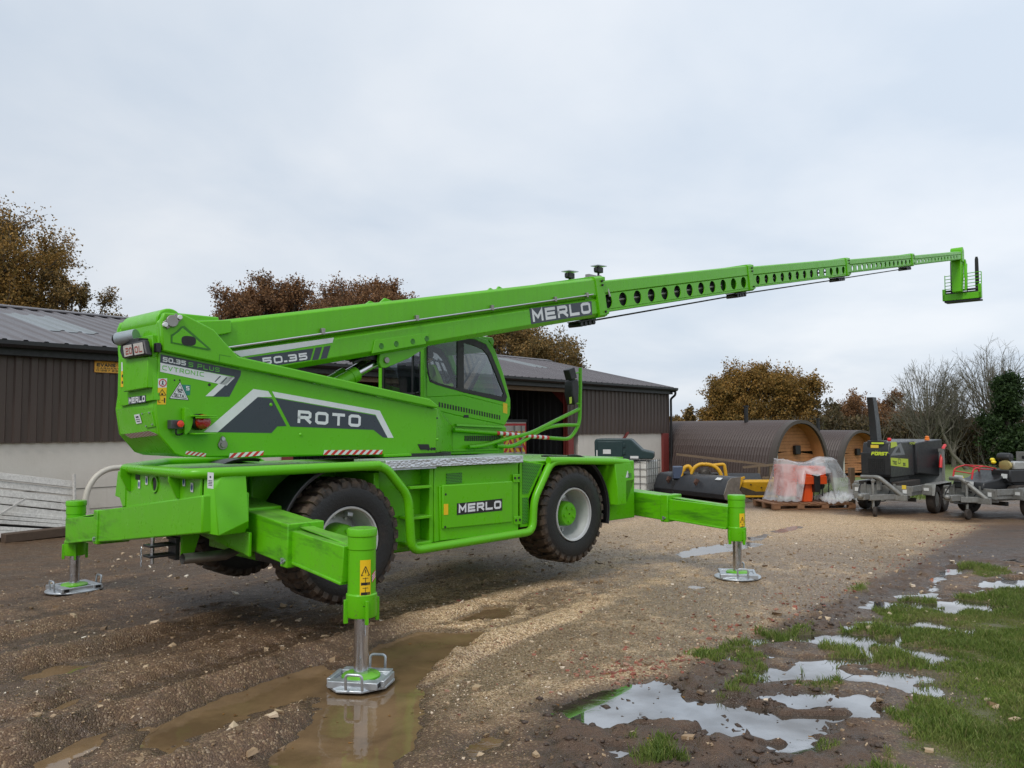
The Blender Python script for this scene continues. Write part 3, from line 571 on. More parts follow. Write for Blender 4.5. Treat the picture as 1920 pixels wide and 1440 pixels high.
mb.build('chevron_board', RY2, LO, smooth=False)
mb = MB(); mb.box(-.82, .92, -.016, -.006, 1.90, 1.97); mb.box(-.82, .92, -.016, -.006, .62, .68); mb.box(.87, .92, -.017, -.006, .68, 1.90); mb.build('red_band', RY2[0], LO)
mb = MB(); mb.cyl((.30, -.05, .7), (.30, -.05, 1.9), .018, n=8); mb.cyl((.65, -.05, .7), (.65, -.05, 1.9), .018, n=8); mb.box(.25, .72, -.06, -.03, 1.2, 1.24); mb.build('door_bars', simple('bar_steel', (.3, .3, .3), .45, .7), LO)
for x_ in (-.7, .78): MB().lathe([(.15, -.12), (.38, -.12), (.42, -.06), (.42, .06), (.38, .12), (.15, .12)], (x_, 1.4, .42), (1, 0, 0), 24, cap=True).build('wheel', simple('trailer_rubber', (.014, .014, .015), .7), LO)

# ================================================================== yard objects
M_RUB = simple('worn_rubber', (.030, .024, .020), .8, var=.4, dirt=.4); M_ZINC = simple('dull_zinc', (.24, .245, .235), .5, .35, var=.35, scale=8, dirt=.6, dirtcol=(.12, .095, .065)); M_BPAINT = simple('black_enamel', (.014, .015, .017), .38, var=.3, dirt=.12); M_LIME = simple('lime_print', (.50, .62, .04), .4, var=.05); M_CHG = simple('grey_print', (.16, .17, .18), .4, var=.05)
M_WOODF = simple('orange_cedar_boards', (.46, .200, .080), .65, var=.35, scale=5); M_WOODG = simple('grey_brown_fence_wood', (.165, .115, .075), .85, var=.35, scale=7)
# ---- IBC tote with dark green tank on top
IB = thing('ibc_tote', 'white plastic ibc tote in a grey wire cage beside the red barn post', 'tote', (3.38, 22.55, gz(3.38, 22.55)), R_(-30))
MB().box(-.56, .56, -.48, .48, .10, .94).build('bottle', simple('translucent_white_plastic', (.66, .65, .60), .4, var=.1), IB, bevel=.06, seg=3)
for k in range(5): mb = MB(); z_ = .14+k*.195; mb.tube([(-.59, -.51, z_), (.59, -.51, z_), (.59, .51, z_), (-.59, .51, z_)], .011, 6, closed=True); mb.build('cage_ring', M_ZINC, IB)
for k in range(7):
    x_ = -.57+k*.19; mb = MB(); mb.cyl((x_, -.52, .08), (x_, -.52, .97), .010, n=6); mb.build('cage_bar', M_ZINC, IB)
for k in range(6):
    y_ = -.42+k*.17; mb = MB(); mb.cyl((.60, y_, .08), (.60, y_, .97), .010, n=6); mb.build('cage_bar', M_ZINC, IB)
MB().box(-.6, .6, -.5, .5, .0, .08).build('pallet_base', M_BPAINT, IB)
M_TANK = simple('dark_green_polythene', (.012, .034, .036), .42, var=.15)
TK = thing('fuel_tank', 'dark green plastic fuel tank with hinged cabinet standing on the wire tote', 'tank', (3.12, 22.45, gz(3.38, 22.55)+.985), R_(-12))
MB().prism([(-.78, 0), (.78, 0), (.80, .05), (.80, .18), (.62, .22), (.50, .25), (.22, .52), (.16, .55), (-.74, .55), (-.79, .48)], 'y', -.5, .5).build('body', M_TANK, TK, bevel=.03, seg=3)
MB().box(-.70, -.02, -.535, -.49, .06, .48).build('cabinet_door', M_TANK, TK, bevel=.015); MB().box(-.55, -.34, -.545, -.53, .14, .26).build('label', simple('white_label', (.62, .63, .62), .5), TK); MB().box(.18, .40, -.512, -.50, .02, .085).build('label', simple('white_label', (.62, .63, .62), .5), TK); MB().box(-.735, -.70, -.51, -.50, .08, .24).build('label', simple('white_label', (.62, .63, .62), .5), TK)
for z_ in (.12, .32): MB().box(-.02, .05, -.53, -.49, z_, z_+.1).build('hinge', M_TANK, TK, bevel=.008)
# ---- black loader bucket, seen from behind
Lp, Rp = Vector((4.08, 22.3)), Vector((5.33, 19.8)); dl = (Rp-Lp); ang = math.atan2(dl.y, dl.x); Ln = dl.length
BK = thing('loader_bucket', 'long black loader bucket lying in the yard in front of the barn corner', 'bucket', (Lp.x, Lp.y, gz(4.7, 21)), ang)
M_BUCK = simple('scratched_black_steel', (.028, .031, .036), .48, .1, var=.35, dirt=.25, dirtcol=(.09, .06, .045))
# profile (y,z): y- faces the camera side
pf = [(.30, .62), (.0, .60), (-.10, .53), (-.24, .20), (-.20, .09), (.02, .0), (.65, .0), (.65, .02), (.03, .03), (-.17, .11), (-.20, .20), (-.07, .50), (.01, .57), (.30, .59)]
MB().prism(pf, 'x', 0, Ln).build('shell', M_BUCK, BK, bevel=.008)
ep = [(.30, .62), (.0, .60), (-.10, .53), (-.24, .20), (-.20, .09), (.02, .0), (.65, .0), (.66, .04), (.45, .10), (.25, .30)]
for x_ in (-.02, Ln): MB().prism(ep, 'x', x_, x_+.025).build('end_plate', M_BUCK if x_ < 0 else simple('worn_bare_steel', (.28, .25, .21), .5, .5, var=.4, dirt=.5), BK)
for x_ in (.62, 1.75): mb = MB(); mb.prism([(-.14, .50), (-.24, .36), (-.30, .44), (-.24, .54)], 'x', x_, x_+.05); mb.cyl((x_-.02, -.24, .46), (x_+.07, -.24, .46), .03, n=8); mb.build('hook', simple('rusty_steel', (.10, .05, .035), .8, var=.4), BK)
MB().hexa([(2.35, -.115, .535), (2.55, -.115, .535), (2.55, -.035, .588), (2.35, -.035, .588), (2.35, -.118, .54), (2.55, -.118, .54), (2.55, -.038, .593), (2.35, -.038, .593)]).build('label', simple('white_label', (.62, .63, .62), .5), BK)
# ---- yellow flail implement
M_YM = simple('worn_yellow_paint', (.66, .36, .012), .5, var=.12, scale=7, dirt=.35, dirtcol=(.07, .05, .035))
YI = thing('yellow_flail_mower', 'yellow flail mower with curved hoops behind the black bucket', 'mower', (5.0, 21.6, gz(5, 21.6)), -.15)
def arc(cx, cz, r, a0, a1, y, n=12): return [(cx+r*math.cos(R_(a0+(a1-a0)*k/n)), y, cz+r*math.sin(R_(a0+(a1-a0)*k/n))) for k in range(n+1)]
MB().tube(arc(.06, .56, .31, 185, 90, -.3), .05, 10).build('hoop', M_YM, YI); MB().tube(arc(.16, .50, .36, 95, -15, -.3), .05, 10).build('hoop', M_YM, YI)
MB().tube(fillet([(-.52, -.25, .5), (-.42, -.25, .78), (-.30, -.25, .82), (-.18, -.25, .60)], .08), .055, 10).build('hoop', M_YM, YI)
MB().box(-.72, -.46, -.3, .1, .48, .80).build('blue_box', simple('dark_blue_box', (.05, .07, .12), .5), YI, bevel=.02)
MB().cyl((-.45, -.28, .62), (-.1, -.28, .60), .06, n=12).build('shaft', M_BLK, YI)
mb = MB(); mb.tube(fillet([(.22, -.1, .82), (.62, -.1, .86), (.66, -.1, .55), (.62, -.1, .35)], .06), .045, 10); mb.cyl((.0, -.1, .84), (.18, -.1, .86), .05, n=10); mb.build('arm', M_YM, YI)
mb = MB(); mb.sphere((.10, -.2, .62), .17, 8); mb.box(-.1, .45, -.15, .2, .35, .62); mb.cyl((.12, -.36, .6), (.12, -.2, .6), .09, n=12); mb.build('gearbox', simple('greasy_iron', (.05, .042, .034), .55, .3, var=.4), YI)
mb = MB(); mb.prism([(-.25, .0), (.45, .0), (.45, .5), (.1, .62), (-.25, .45)], 'x', -.75, 1.55); 
mb.build('hood', M_BLK, YI, bevel=.01)
YB = thing('yellow_trough', 'yellow steel trough section beside the plastic wrapped orange machine', 'trough', (5.62, 20.75, gz(6, 20.8)), .02)
mb = MB(); mb.prism([(.0, .50), (-.05, .50), (-.10, .44), (-.02, .12), (-.14, .10), (-.14, .06), (.02, .06), (.06, .12)], 'x', .05, 1.10); mb.build('trough', M_YM, YB, bevel=.006)
MB().prism([(.15, .56), (-.12, .5), (-.16, .05), (.15, .05)], 'x', 1.07, 1.11).build('end_plate', M_YM, YB, bevel=.004)
mb = MB(); mb.beam((.03, -.12, .12), (.22, -.10, .52), .07, .07); mb.cyl((.0, -.14, .2), (.0, .1, .2), .10, n=12); mb.beam((.0, -.1, .5), (.3, -.06, .56), .05, .05); mb.build('linkage', M_YM, YB)
mb = MB(); mb.box(.25, 1.05, -.10, -.02, .11, .20); mb.prism([(.12, .11), (.85, .11), (.2, .33)], 'y', -.11, -.05); mb.build('soil_debris', simple('dark_soil', (.06, .045, .028), .95, var=.5), YB, smooth=False)
for k in range(7): MB().box(.12+k*.14, .20+k*.14, -.03, -.015, -.06, .075).build('rubber_flap', simple('grey_rubber_flap', (.10, .10, .10), .8), YB)
for x_, z_ in ((.45, .38), (.72, .30), (.95, .36)): MB().cyl((x_, -.085, z_), (x_, -.105, z_), .018, n=8).build('bolt', M_BLK, YB)
# ---- orange machine on pallet under torn plastic sheet
PC = (6.72, 18.75); OR = .12
PA = thing('pallet', 'wooden pallets under the plastic wrapped orange machine', 'pallet', (PC[0], PC[1], gz(*PC)), OR)
for k in range(9): MB().box(-.98+k*.215, -.82+k*.215, -.55, .55, .115, .14).build('deck_board', simple('pallet_wood', (.24, .12, .06), .85, var=.4, scale=9), PA)
for x_ in (-.98, -.42, .16, .80):
    for y_ in (-.55, -.06, .43): MB().box(x_, x_+.16, y_, y_+.12, .02, .09).build('block', simple('pallet_wood', (.24, .12, .06), .85), PA)
for y_ in (-.55, -.06, .43): MB().box(-.98, .96, y_+.01, y_+.11, .0, .02).build('runner', simple('pallet_wood', (.24, .12, .06), .85), PA); MB().box(-.98, .96, y_+.01, y_+.11, .09, .115).build('stringer', simple('pallet_wood', (.24, .12, .06), .85), PA)
M_ORG = simple('bright_orange_paint', (.75, .085, .010), .38, var=.08)
OM = thing('orange_machine', 'bright orange machine with black motor under clear plastic sheeting', 'machine', (PC[0], PC[1], gz(*PC)+.142), OR)
MB().hexa([(-.60, -.25, .12), (-.28, -.25, .12), (-.28, .3, .12), (-.60, .3, .12), (-.58, -.26, .84), (-.24, -.26, .84), (-.24, .28, .84), (-.58, .28, .84)]).build('hopper', M_ORG, OM, bevel=.03)
MB().box(-.30, .45, -.22, .25, .46, .80).build('body', M_ORG, OM, bevel=.03); MB().box(-.25, .42, -.30, -.22, .40, .58).build('guard', M_ORG, OM, bevel=.01)
MB().hexa([(-.12, -.22, .0), (.10, -.22, .0), (.10, .2, .0), (-.12, .2, .0), (-.02, -.2, .48), (.16, -.2, .48), (.16, .2, .48), (-.02, .2, .48)]).build('pedestal', M_ORG, OM, bevel=.01)
mb = MB(); mb.box(.10, .24, -.34, -.2, .22, .62); mb.cyl((.33, -.2, .36), (.33, .1, .36), .09, n=14); mb.build('motor', M_BLK, OM, bevel=.01)
[MB().cyl((x_, y_, 0), (x_+.04, y_, .5), .012, n=6).build('leg', M_BLK, OM) for x_ in (.34, .48) for y_ in (-.2, .2)]
MB().box(.44, .72, -.2, .26, .58, .86).build('engine_cover', simple('grey_cover', (.12, .13, .14), .5), OM, bevel=.05, seg=3)
b = NB('clear_polythene'); tr = b.new('ShaderNodeBsdfTransparent'); tr.inputs[0].default_value = (.92, .94, .95, 1); b.P(Base_Color=(.84, .86, .88, 1), Roughness=.28, Transmission_Weight=0.0); mx = b.new('ShaderNodeMixShader')
fz = b.ramp(b.noise(b.coords('Object'), 3, 3, .5, .8), [(.35, .20), (.65, .48)]); b.l.new(fz, mx.inputs[0]); b.l.new(tr.outputs[0], mx.inputs[1]); b.l.new(b.bsdf.outputs[0], mx.inputs[2]); b.l.new(mx.outputs[0], b.out.inputs[0]); b.bump(b.noise(b.mapping(b.coords('Object'), (4, 4, 1.2)), 2.0, 3, .5, .8), .5, .05); M_POLY = b.m
def top_h(x): return np.interp(x, [-1.0, -.66, -.6, -.45, -.2, .05, .3, .45, .62, .80, .95], [.95, .98, 1.02, .98, .88, .86, .93, 1.0, 1.0, .93, .90])
rnd = np.random.RandomState(5); nu, nv = 64, 40; V_ = []
for i in range(nu+1):
    th = 2*math.pi*i/nu; c_, s_ = math.cos(th), math.sin(th)
    bx, by = .70*math.copysign(abs(c_)**.55, c_)+.06, .34*math.copysign(abs(s_)**.55, s_)
    for j in range(nv+1):
        t = j/nv
        if t < .3:
            k = t/.3; x, y = .06+(bx-.06)*k, by*k; z = float(top_h(x))-.05*k**3-.02*math.sin(9*x+4*y)
        else:
            k = (t-.3)/.7; fold = .055*math.sin(th*13+2*math.sin(th*3))*k+.03*math.sin(th*29+1)*k
            fl = 1+.30*k**1.6*(1.15 if c_ < 0 else .95)+fold; x, y = bx*fl, by*(fl+.15*k); z0 = float(top_h(bx))-.05
            zb_ = .03 if not (s_ < -.2 and -.22 < bx < .36) else (.60+.25*abs(bx-.07))      # torn open at the front
            if c_ > .75: zb_ = max(zb_, .28); x += .22*k
            z = z0+(zb_-z0)*k+.015*math.sin(th*21+7*k)
        V_.append((x, y, z))
F_ = [(i*(nv+1)+j, (i+1)*(nv+1)+j, (i+1)*(nv+1)+j+1, i*(nv+1)+j+1) for i in range(nu) for j in range(nv)]
ps = mesh_np('plastic_sheet', np.array(V_), np.array(F_), M_POLY, smooth=True); ps.location = (PC[0], PC[1], gz(*PC)+.15); ps.rotation_euler = (0, 0, OR); tag(ps, 'torn clear polythene sheet draped over the orange machine', 'plastic sheet')
# crumpled loose end of the sheet on the pallet
nn = 26; V_ = []; F_ = []
for i in range(nn):
    for j in range(nn): x = .28+.85*i/nn; y = -.62+1.0*j/nn; V_.append((x, y, .10+.16*math.sin(math.pi*i/nn)*math.sin(math.pi*min(1, j/nn+.1))+.035*math.sin(i*1.1+j*.7)+.02*math.sin(j*2.3-i)-.16*max(0, .25-j/nn)*2.0*(1 if i < 14 else .3)))
F_ = [(i*nn+j, (i+1)*nn+j, (i+1)*nn+j+1, i*nn+j+1) for i in range(nn-1) for j in range(nn-1)]
p2 = mesh_np('plastic_sheet', np.array(V_), np.array(F_), M_POLY, smooth=True); p2.location = (PC[0], PC[1], gz(*PC)+.10); p2.rotation_euler = (0, 0, OR); tag(p2, 'crumpled loose end of polythene lying on the right of the pallet', 'plastic sheet')
# ---- glamping pods
def pod(cx, cy, rz, W2, H2, Ln, label, zb):
    P = thing('camping_pod', label, 'pod', (cx, cy, zb), rz)     # local x: across the front, y: back
    def arch(r, n=22, z0=0.0):
        pts = []
        for k in range(n+1):
            a = math.pi*k/n; x = -W2*r*math.cos(a); zz = H2*math.sin(a)**.85
            x = math.copysign(abs(x)**.92*(W2*r)**.08, x); pts.append((x, z0+zz*(1-(1-r)*.6)))
        return pts
    # corrugated roof: ribs run round the arch
    n = 22; nr = int(Ln/.13); A = arch(1.0, n); V_ = []; F_ = []
    for j in range(nr*2+1):
        y = -.05+Ln*j/(nr*2); o = .032 if j % 2 else 0.0
        for x, z in A: l_ = math.hypot(x, z)+1e-6; V_.append((x*(1+o/l_), y, z*(1+o/l_)))
    m = n+1; F_ = [(j*m+i, j*m+i+1, (j+1)*m+i+1, (j+1)*m+i) for j in range(nr*2) for i in range(n)]
    mesh_np('corrugated_roof', np.array(V_), np.array(F_), corr_mat('pod_brown_sheet', (.070, .048, .042), .42, .2, .25), P, smooth=False)
    for s_ in (-1, 1): MB().box(s_*W2-.02, s_*W2+.02, 0, Ln, -.15, .02).build('base_rail', M_WOODG, P)
    O_, I_ = arch(1.015, n), arch(.94, n); mb = MB(); V2 = []
    ringq = []
    for (xo, zo), (xi, zi) in zip(O_, I_): ringq.append([(xo, -.14, zo+.01), (xo, .12, zo+.01), (xi, .12, zi), (xi, -.14, zi)])
    mb.loft(ringq); mb.build('front_hood', simple('pod_trim', (.066, .053, .045), .6), P)
    # board-clad front, set back under the hood
    nb = 19; front = arch(.945, 40); yb = .42
    def half(z):
        xs = [abs(x) for x, zz in front if abs(zz-z) < .06]; return max(xs) if xs else 0
    for k in range(nb):
        z0 = k*H2/nb; z1 = z0+H2/nb-.006; w0_, w1_ = max(half(z0), half(z0+.03)), half(z1)
        if w1_ <= .08: w1_ = .1
        if w0_ <= .12: continue
        MB().hexa([(-w0_, yb+.004*(k % 3), z0), (w0_, yb+.004*(k % 3), z0), (w0_, yb+.03, z0), (-w0_, yb+.03, z0), (-w1_, yb+.004*(k % 3), z1), (w1_, yb+.004*(k % 3), z1), (w1_, yb+.03, z1), (-w1_, yb+.03, z1)]).build('front_board', M_WOODF, P)
    mb = MB(); lin = arch(.93, n); mb.loft([[(x, -.05, z) for x, z in lin], [(x, yb, z) for x, z in lin]], cap=False, closed=False); mb.build('porch_lining', M_WOODF, P)
    MB().box(-.85*W2, -.78*W2, -.06, .0, -.1, H2*.62).build('white_jamb', simple('cream_trim', (.55, .53, .46), .6), P)
    MB().box(.12*W2, .30*W2, yb-.14, yb, H2*.48, H2*.62).build('wall_lamp', M_BLK, P, bevel=.02)
    MB().cyl((-.25*W2, Ln*.32, H2*.8), (-.25*W2, Ln*.32, H2+.52), .075, n=14).build('flue_pipe', M_BLK, P)
    mb = MB(); mb.cyl((-.25*W2, Ln*.32, H2+.52), (-.25*W2, Ln*.32, H2+.58), .10, n=14); mb.build('flue_cap', M_BLK, P)
    MB().box(-W2*1.0, W2*1.0, -.9, .75, -.22, -.05).build('porch_deck', M_WOODG, P)
    return P
zp = -.22
pod(9.98, 28.2, R_(30), 1.44, 2.27, 6.5, 'brown corrugated camping pod nearest the barn, with open timber clad porch', zp)
pod(15.45, 36.0, R_(30), 1.45, 2.10, 6.0, 'smaller brown corrugated camping pod farther off behind the black wood chipper', -.45)
# ---- garden fence by the pods
FE = thing('picket_fence', 'brown picket fence in front of the camping pods', 'fence', (9.3, 24.2, gz(9.3, 24.2)), 0)
def rail2(a, b_, h_=.07, nm='rail'): MB().beam(a, b_, .035, h_).build(nm, M_WOODG, FE)
rail2((-4.2, 1.0, 1.02), (-1.5, .9, .70)); rail2((-2.2, .8, .62), (-.15, .6, .80)); rail2((-1.6, .8, .30), (-.15, .6, .34))
for k in range(5): x_ = -1.75+k*.36; MB().box(x_, x_+.07, .72, .79, -.2, .66+.03*(k % 2)).build('post', M_WOODG, FE)
for k in range(8): x_ = 1.28+k*.105; MB().box(x_, x_+.08, .0, .025, -.1, .92+.02*(k % 3)).build('picket', simple('brown_picket', (.15, .082, .045), .85, var=.3), FE)
for z_ in (.20, .75): MB().box(1.2, 2.2, .026, .07, z_, z_+.06).build('rail', M_WOODG, FE)
MB().box(2.1, 2.2, -.02, .08, -.1, 1.02).build('post', simple('tan_post', (.30, .17, .08), .8), FE); MB().box(2.22, 3.6, -.01, .01, .98, 1.0).build('wire', M_BLK, FE); MB().box(3.0, 3.09, -.02, .07, -.1, 1.08).build('post', M_WOODG, FE)
PO = thing('marker_post', 'short square timber post with white reflector left of the chipper trailer', 'post', (7.75, 18.55, gz(7.75, 18.55)), .2)
MB().box(-.055, .055, -.055, .055, -.1, .92).build('post', simple('dark_post_wood', (.13, .085, .05), .85, var=.3), PO, bevel=.006); MB().box(-.03, .03, -.062, -.055, .50, .55).build('reflector', simple('white_label', (.62, .63, .62), .5), PO)
YP = thing('marker_peg', 'small bright yellow marker peg in the grass between the trailers', 'marker', (11.2, 20.2, gz(11.2, 20.2)), 0); mb = MB(); mb.cyl((0, 0, 0), (0, 0, .42), .012, n=8); mb.build('stake', M_BLK, YP); mb = MB(); mb.lathe([(.0, .60), (.03, .59), (.032, .36), (.028, .34)], (0, 0, 0), (0, 0, 1), 10); mb.build('yellow_sleeve', simple('bright_yellow', (.85, .66, .02), .4), YP)
# ---- plant trailers
def clutter(root, w, yf, z0, seed):
    rs_ = random.Random(seed)
    MB().tube(fillet([(-w*.7, yf-.03, z0+.22), (-w*.72, yf-.18, z0+.05), (-.12, yf-.5, z0-.05), (-.05, yf-.72, z0+.05)], .12), .012, 6).build('brake_cable', M_BLK, root)
    MB().tube(fillet([(w*.3, yf-.03, z0+.1), (w*.25, yf-.2, z0-.12), (.05, yf-.5, z0-.10)], .1), .010, 6).build('light_cable', M_BLK, root)
    MB().box(-.05, .03, yf-.16, yf-.05, z0+.10, z0+.34).build('winch_post', M_ZINC, root, bevel=.004)
    for x_ in (-w*.55, w*.45): MB().box(x_-.02, x_+.02, yf-.045, yf-.02, z0-.02, z0+.24).build('stake_post', M_ZINC, root)
    for x_ in (-w*.85, w*.78): MB().box(x_-.04, x_+.04, yf-.028, yf-.02, z0+.05, z0+.13).build('label', simple('white_label', (.62, .63, .62), .5), root)
    for x_ in (-w+.03, w-.03): MB().cyl((x_, yf+.02, z0+.17), (x_, yf-.04, z0+.17), .022, n=8).build('latch', M_ZINC, root)
    MB().box(-w*.95, w*.95, yf+.3, yf+.36, z0-.14, z0-.06).build('axle_beam', M_BLK, root); MB().box(-.04, .04, yf-.5, 1.2, z0-.10, z0-.02).build('spine', M_ZINC, root)
def trailer(root, w=.72, yf=-.55, yb=1.7, twin=True, hitch=(-.0, -1.35), label2=None):
    z0 = .42
    clutter(root, w, yf, z0, 1)
    mb = MB(); mb.box(-w, w, yf, yb, z0, z0+.08); mb.build('bed', M_ZINC, root, bevel=.006)
    for s_ in (-1, 1): MB().box(s_*w-.02, s_*w+.02, yf, yb, z0+.08, z0+.20).build('side_board', M_ZINC, root, bevel=.004)
    MB().box(-w, w, yf-.02, yf+.02, z0+.0, z0+.20).build('front_board', M_ZINC, root, bevel=.004)
    for s_ in (-1, 1): mb = MB(); mb.beam((s_*w*.8, yf+.2, z0-.02), (hitch[0]+s_*.06, hitch[1]+.15, z0-.03), .06, .11); mb.build('drawbar', M_ZINC, root, bevel=.005)
    MB().box(-w*.9, w*.9, yf-.12, yf-.06, z0-.10, z0+.02).build('cross_member', M_ZINC, root, bevel=.005)
    mb = MB(); mb.box(hitch[0]-.07, hitch[0]+.07, hitch[1]-.1, hitch[1]+.25, z0-.06, z0+.06); mb.sphere((hitch[0], hitch[1]-.14, z0+.02), .055, 6); mb.build('coupling', M_ZINC, root, bevel=.008)
    mb = MB(); mb.tube(fillet([(-w*.65, yf-.05, z0+.36), (w*.05, yf-.25, z0+.38), (w*.75, yf-.06, z0-.02)], .08), .045, 10); mb.build('tubular_guard', M_ZINC, root)
    jx, jy = hitch[0]+.10, hitch[1]+.28
    mb = MB(); mb.cyl((jx, jy, .16), (jx, jy, z0+.32), .028, n=10); mb.cyl((jx, jy, z0+.30), (jx+.02, jy, z0+.34), .045, n=10); mb.build('jockey_leg', M_ZINC, root)
    MB().lathe([(.03, -.035), (.09, -.035), (.105, -.02), (.105, .02), (.09, .035), (.03, .035)], (jx+.05, jy-.05, .105), (1, .2, 0), 18, cap=True).build('jockey_wheel', M_RUB, root)
    axs = (.38, .92) if twin else (.55,)
    for s_ in (-1, 1):
        for y_ in axs:
            wl_ = MB().lathe([(.0, -.05), (.16, -.055), (.17, -.08), (.24, -.09), (.285, -.075), (.30, -.03), (.30, .03), (.285, .075), (.24, .09), (.17, .08), (.16, .055), (.0, .05)], (0, 0, 0), (1, 0, 0), 26); o = wl_.build('tyre', M_RUB, root); o.location = (s_*(w+.12), y_, .30)
            MB().lathe([(.155, .0), (.155, .012), (.05, .02), (.0, .02)], (s_*(w+.12)+s_*.05, y_, .30), (s_, 0, 0), 16).build('rim', M_ZINC, root)
        y0, y1 = axs[0]-.38, axs[-1]+.38
        prof = [(y0, .40), (y0+.10, .64), (y1-.10, .64), (y1, .40), (y1-.02, .40), (y1-.115, .625), (y0+.115, .625), (y0+.02, .40)]
        a, b_ = sorted((s_*(w+.03), s_*(w+.25))); MB().prism(prof, 'x', a, b_).build('mudguard', M_ZINC, root, bevel=.004)
        MB().box(s_*(w+.10)-.05, s_*(w+.10)+.05, y0-.03, y0-.005, .50, .56).build('side_lamp', simple('white_label', (.62, .63, .62), .5), root); MB().box(min(s_*(w-.02), s_*(w+.2)), max(s_*(w-.02), s_*(w+.2)), y0-.02, y0, .42, .62).build('front_flap', M_ZINC, root)
C1 = thing('chipper_trailer', 'dull galvanised twin axle plant trailer carrying the black wood chipper', 'trailer', (8.25, 17.65, gz(8.25, 17.65)), -.765); trailer(C1, w=.60, yf=-.62, yb=1.75, hitch=(-.10, -1.40))
mb = MB(); mb.box(-.58, -.53, 1.66, 1.72, .5, 1.35); mb.box(.53, .58, 1.66, 1.72, .5, 1.35); mb.box(-.58, .58, 1.67, 1.71, 1.28, 1.35); mb.box(-.58, .58, 1.67, 1.71, .5, .56); mb.build('ramp_frame', M_ZINC, C1); MB().box(-.53, .53, 1.685, 1.695, .56, 1.28).build('ramp_mesh', simple('ramp_mesh', (.22, .23, .23), .6, .4, var=.4, scale=40), C1)
MB().box(.42, .50, -.66, -.64, .56, .64).build('warning_label', simple('yellow_label', (.7, .5, .05), .5), C1)
CH = thing('wood_chipper', 'black wood chipper with lime green panels, tall discharge chute and red feed bar', 'chipper', (8.25, 17.65, gz(8.25, 17.65)+.50), -.765)
CB = MB().prism([(-.60, .30), (-.60, .80), (-.52, 1.02), (.95, 1.04), (1.15, .98), (1.15, .38), (.9, .26), (-.5, .26)], 'x', -.40, .17).build('hood', M_BPAINT, CH, bevel=.03, seg=3)
MB().box(-.42, .19, -.615, -.585, .33, .80).build('radiator_surround', M_BPAINT, CH, bevel=.02); 
for k in range(8): z_ = .38+k*.04; MB().box(-.28+.01*abs(k-3.5), .08-.01*abs(k-3.5), -.625, -.612, z_, z_+.012).build('grille_bar', M_BLK, CH)
for k in range(9): x_ = -.26+k*.04; MB().box(x_, x_+.008, -.628, -.62, .37, .68).build('grille_bar', M_BLK, CH)
mb = MB(); text_quad(mb, 'FORST', (-.20, -.618, .745), (.33, 0, 0), (0, 0, .075), (0, -1, 0), .28, .14, slant=.25); mb.box(-.108, -.098, -.618, -.616, .828, .84); mb.box(-.078, -.068, -.618, -.616, .828, .84); mb.build('lettering', M_LIME, CH, smooth=False)
MB().prism([(-.54, .70), (-.54, .535), (.54, .45), (.54, .64)], 'x', .1705, .1735).build('lime_panel', M_LIME, CH); MB().prism([(-.60+.06, .74), (.35, .74), (.10, 1.0), (-.15, .95)], 'x', .1705, .1728).build('grey_triangle', M_CHG, CH); MB().prism([(-.25, .80), (.08, .79), (-.02, .92)], 'x', .1729, .1745).build('triangle_inset', M_BPAINT, CH); MB().prism([(-.52, .90), (-.12, .94), (-.18, 1.03), (-.50, 1.03)], 'x', .1715, .174).build('lime_flash', M_LIME, CH)
mb = MB(); text_quad(mb, 'TR0', (.175, -.44, .555), (0, .25, -.02), (0, 0, .08), (1, 0, 0), .24, .15); text_quad(mb, 'D', (.175, -.10, .56), (0, .16, -.012), (0, 0, .11), (1, 0, 0), .14, .15); text_quad(mb, '55', (.175, .20, .50), (0, .15, -.012), (0, 0, .07), (1, 0, 0), .26, .2); mb.build('lettering', M_BPAINT, CH, smooth=False)
mb = MB(); mb.box(-.30, .02, -.56, -.30, .80, 1.06); mb.build('chute_base', M_BPAINT, CH, bevel=.015); MB().box(-.22, -.06, -.575, -.56, .90, .965).build('number_plate', simple('yellow_label', (.7, .5, .05), .5), CH); MB().box(-.20, .05, -.58, -.565, .985, 1.02).build('lime_flash', M_LIME, CH)
mb = MB(); ch = []
for t in np.linspace(0, 1, 9): z_ = 1.05+.94*t; w_ = .075-.01*t; y_ = -.34-.10*t**2; ch.append([(-.19-w_-.04*t, y_-.14+.03*t, z_), (-.19+w_-.04*t, y_-.14+.03*t, z_), (-.19+w_-.04*t, y_+.14-.03*t, z_), (-.19-w_-.04*t, y_+.14-.03*t, z_)])
mb.loft(ch); mb.build('discharge_chute', M_BPAINT, CH, bevel=.01)
mb = MB(); mb.loft([[(-.42, .95, .30), (.22, .95, .30), (.22, .95, .98), (-.42, .95, .98)], [(-.42, 1.15, .30), (.22, 1.15, .30), (.22, 1.15, 1.0), (-.42, 1.15, 1.0)], [(-.62, 1.75, .22), (.50, 1.75, .22), (.50, 1.75, 1.06), (-.62, 1.75, 1.06)], [(-.62, 1.82, .22), (.50, 1.82, .22), (.50, 1.82, 1.06), (-.62, 1.82, 1.06)]]); mb.build('feed_hopper', M_BPAINT, CH, bevel=.02); mb = MB(); text_quad(mb, 'FORST', (.19, .62, .955), (0, .42, 0), (0, 0, .05), (1, 0, 0), .25, .15); mb.build('lettering', M_LIME, CH, smooth=False)
mb = MB(); mb.tube(fillet([(.52, 1.60, .42), (.52, 1.66, .62), (.52, 1.82, .85), (.52, 1.98, .92)], .08), .036, 10); mb.build('red_feed_bar', simple('red_plastic', (.62, .03, .03), .4), CH)
for x_, y_, m_ in ((-.0, 1.6, 'amber_beacon'), ): MB().lathe([(.055, 0), (.055, .03), (.045, .04), (.045, .085), (.02, .10), (0, .10)], (.30, 1.45, 1.04), (0, 0, 1), 14).build('beacon', simple('amber_plastic', (.8, .20, .02), .3), CH)
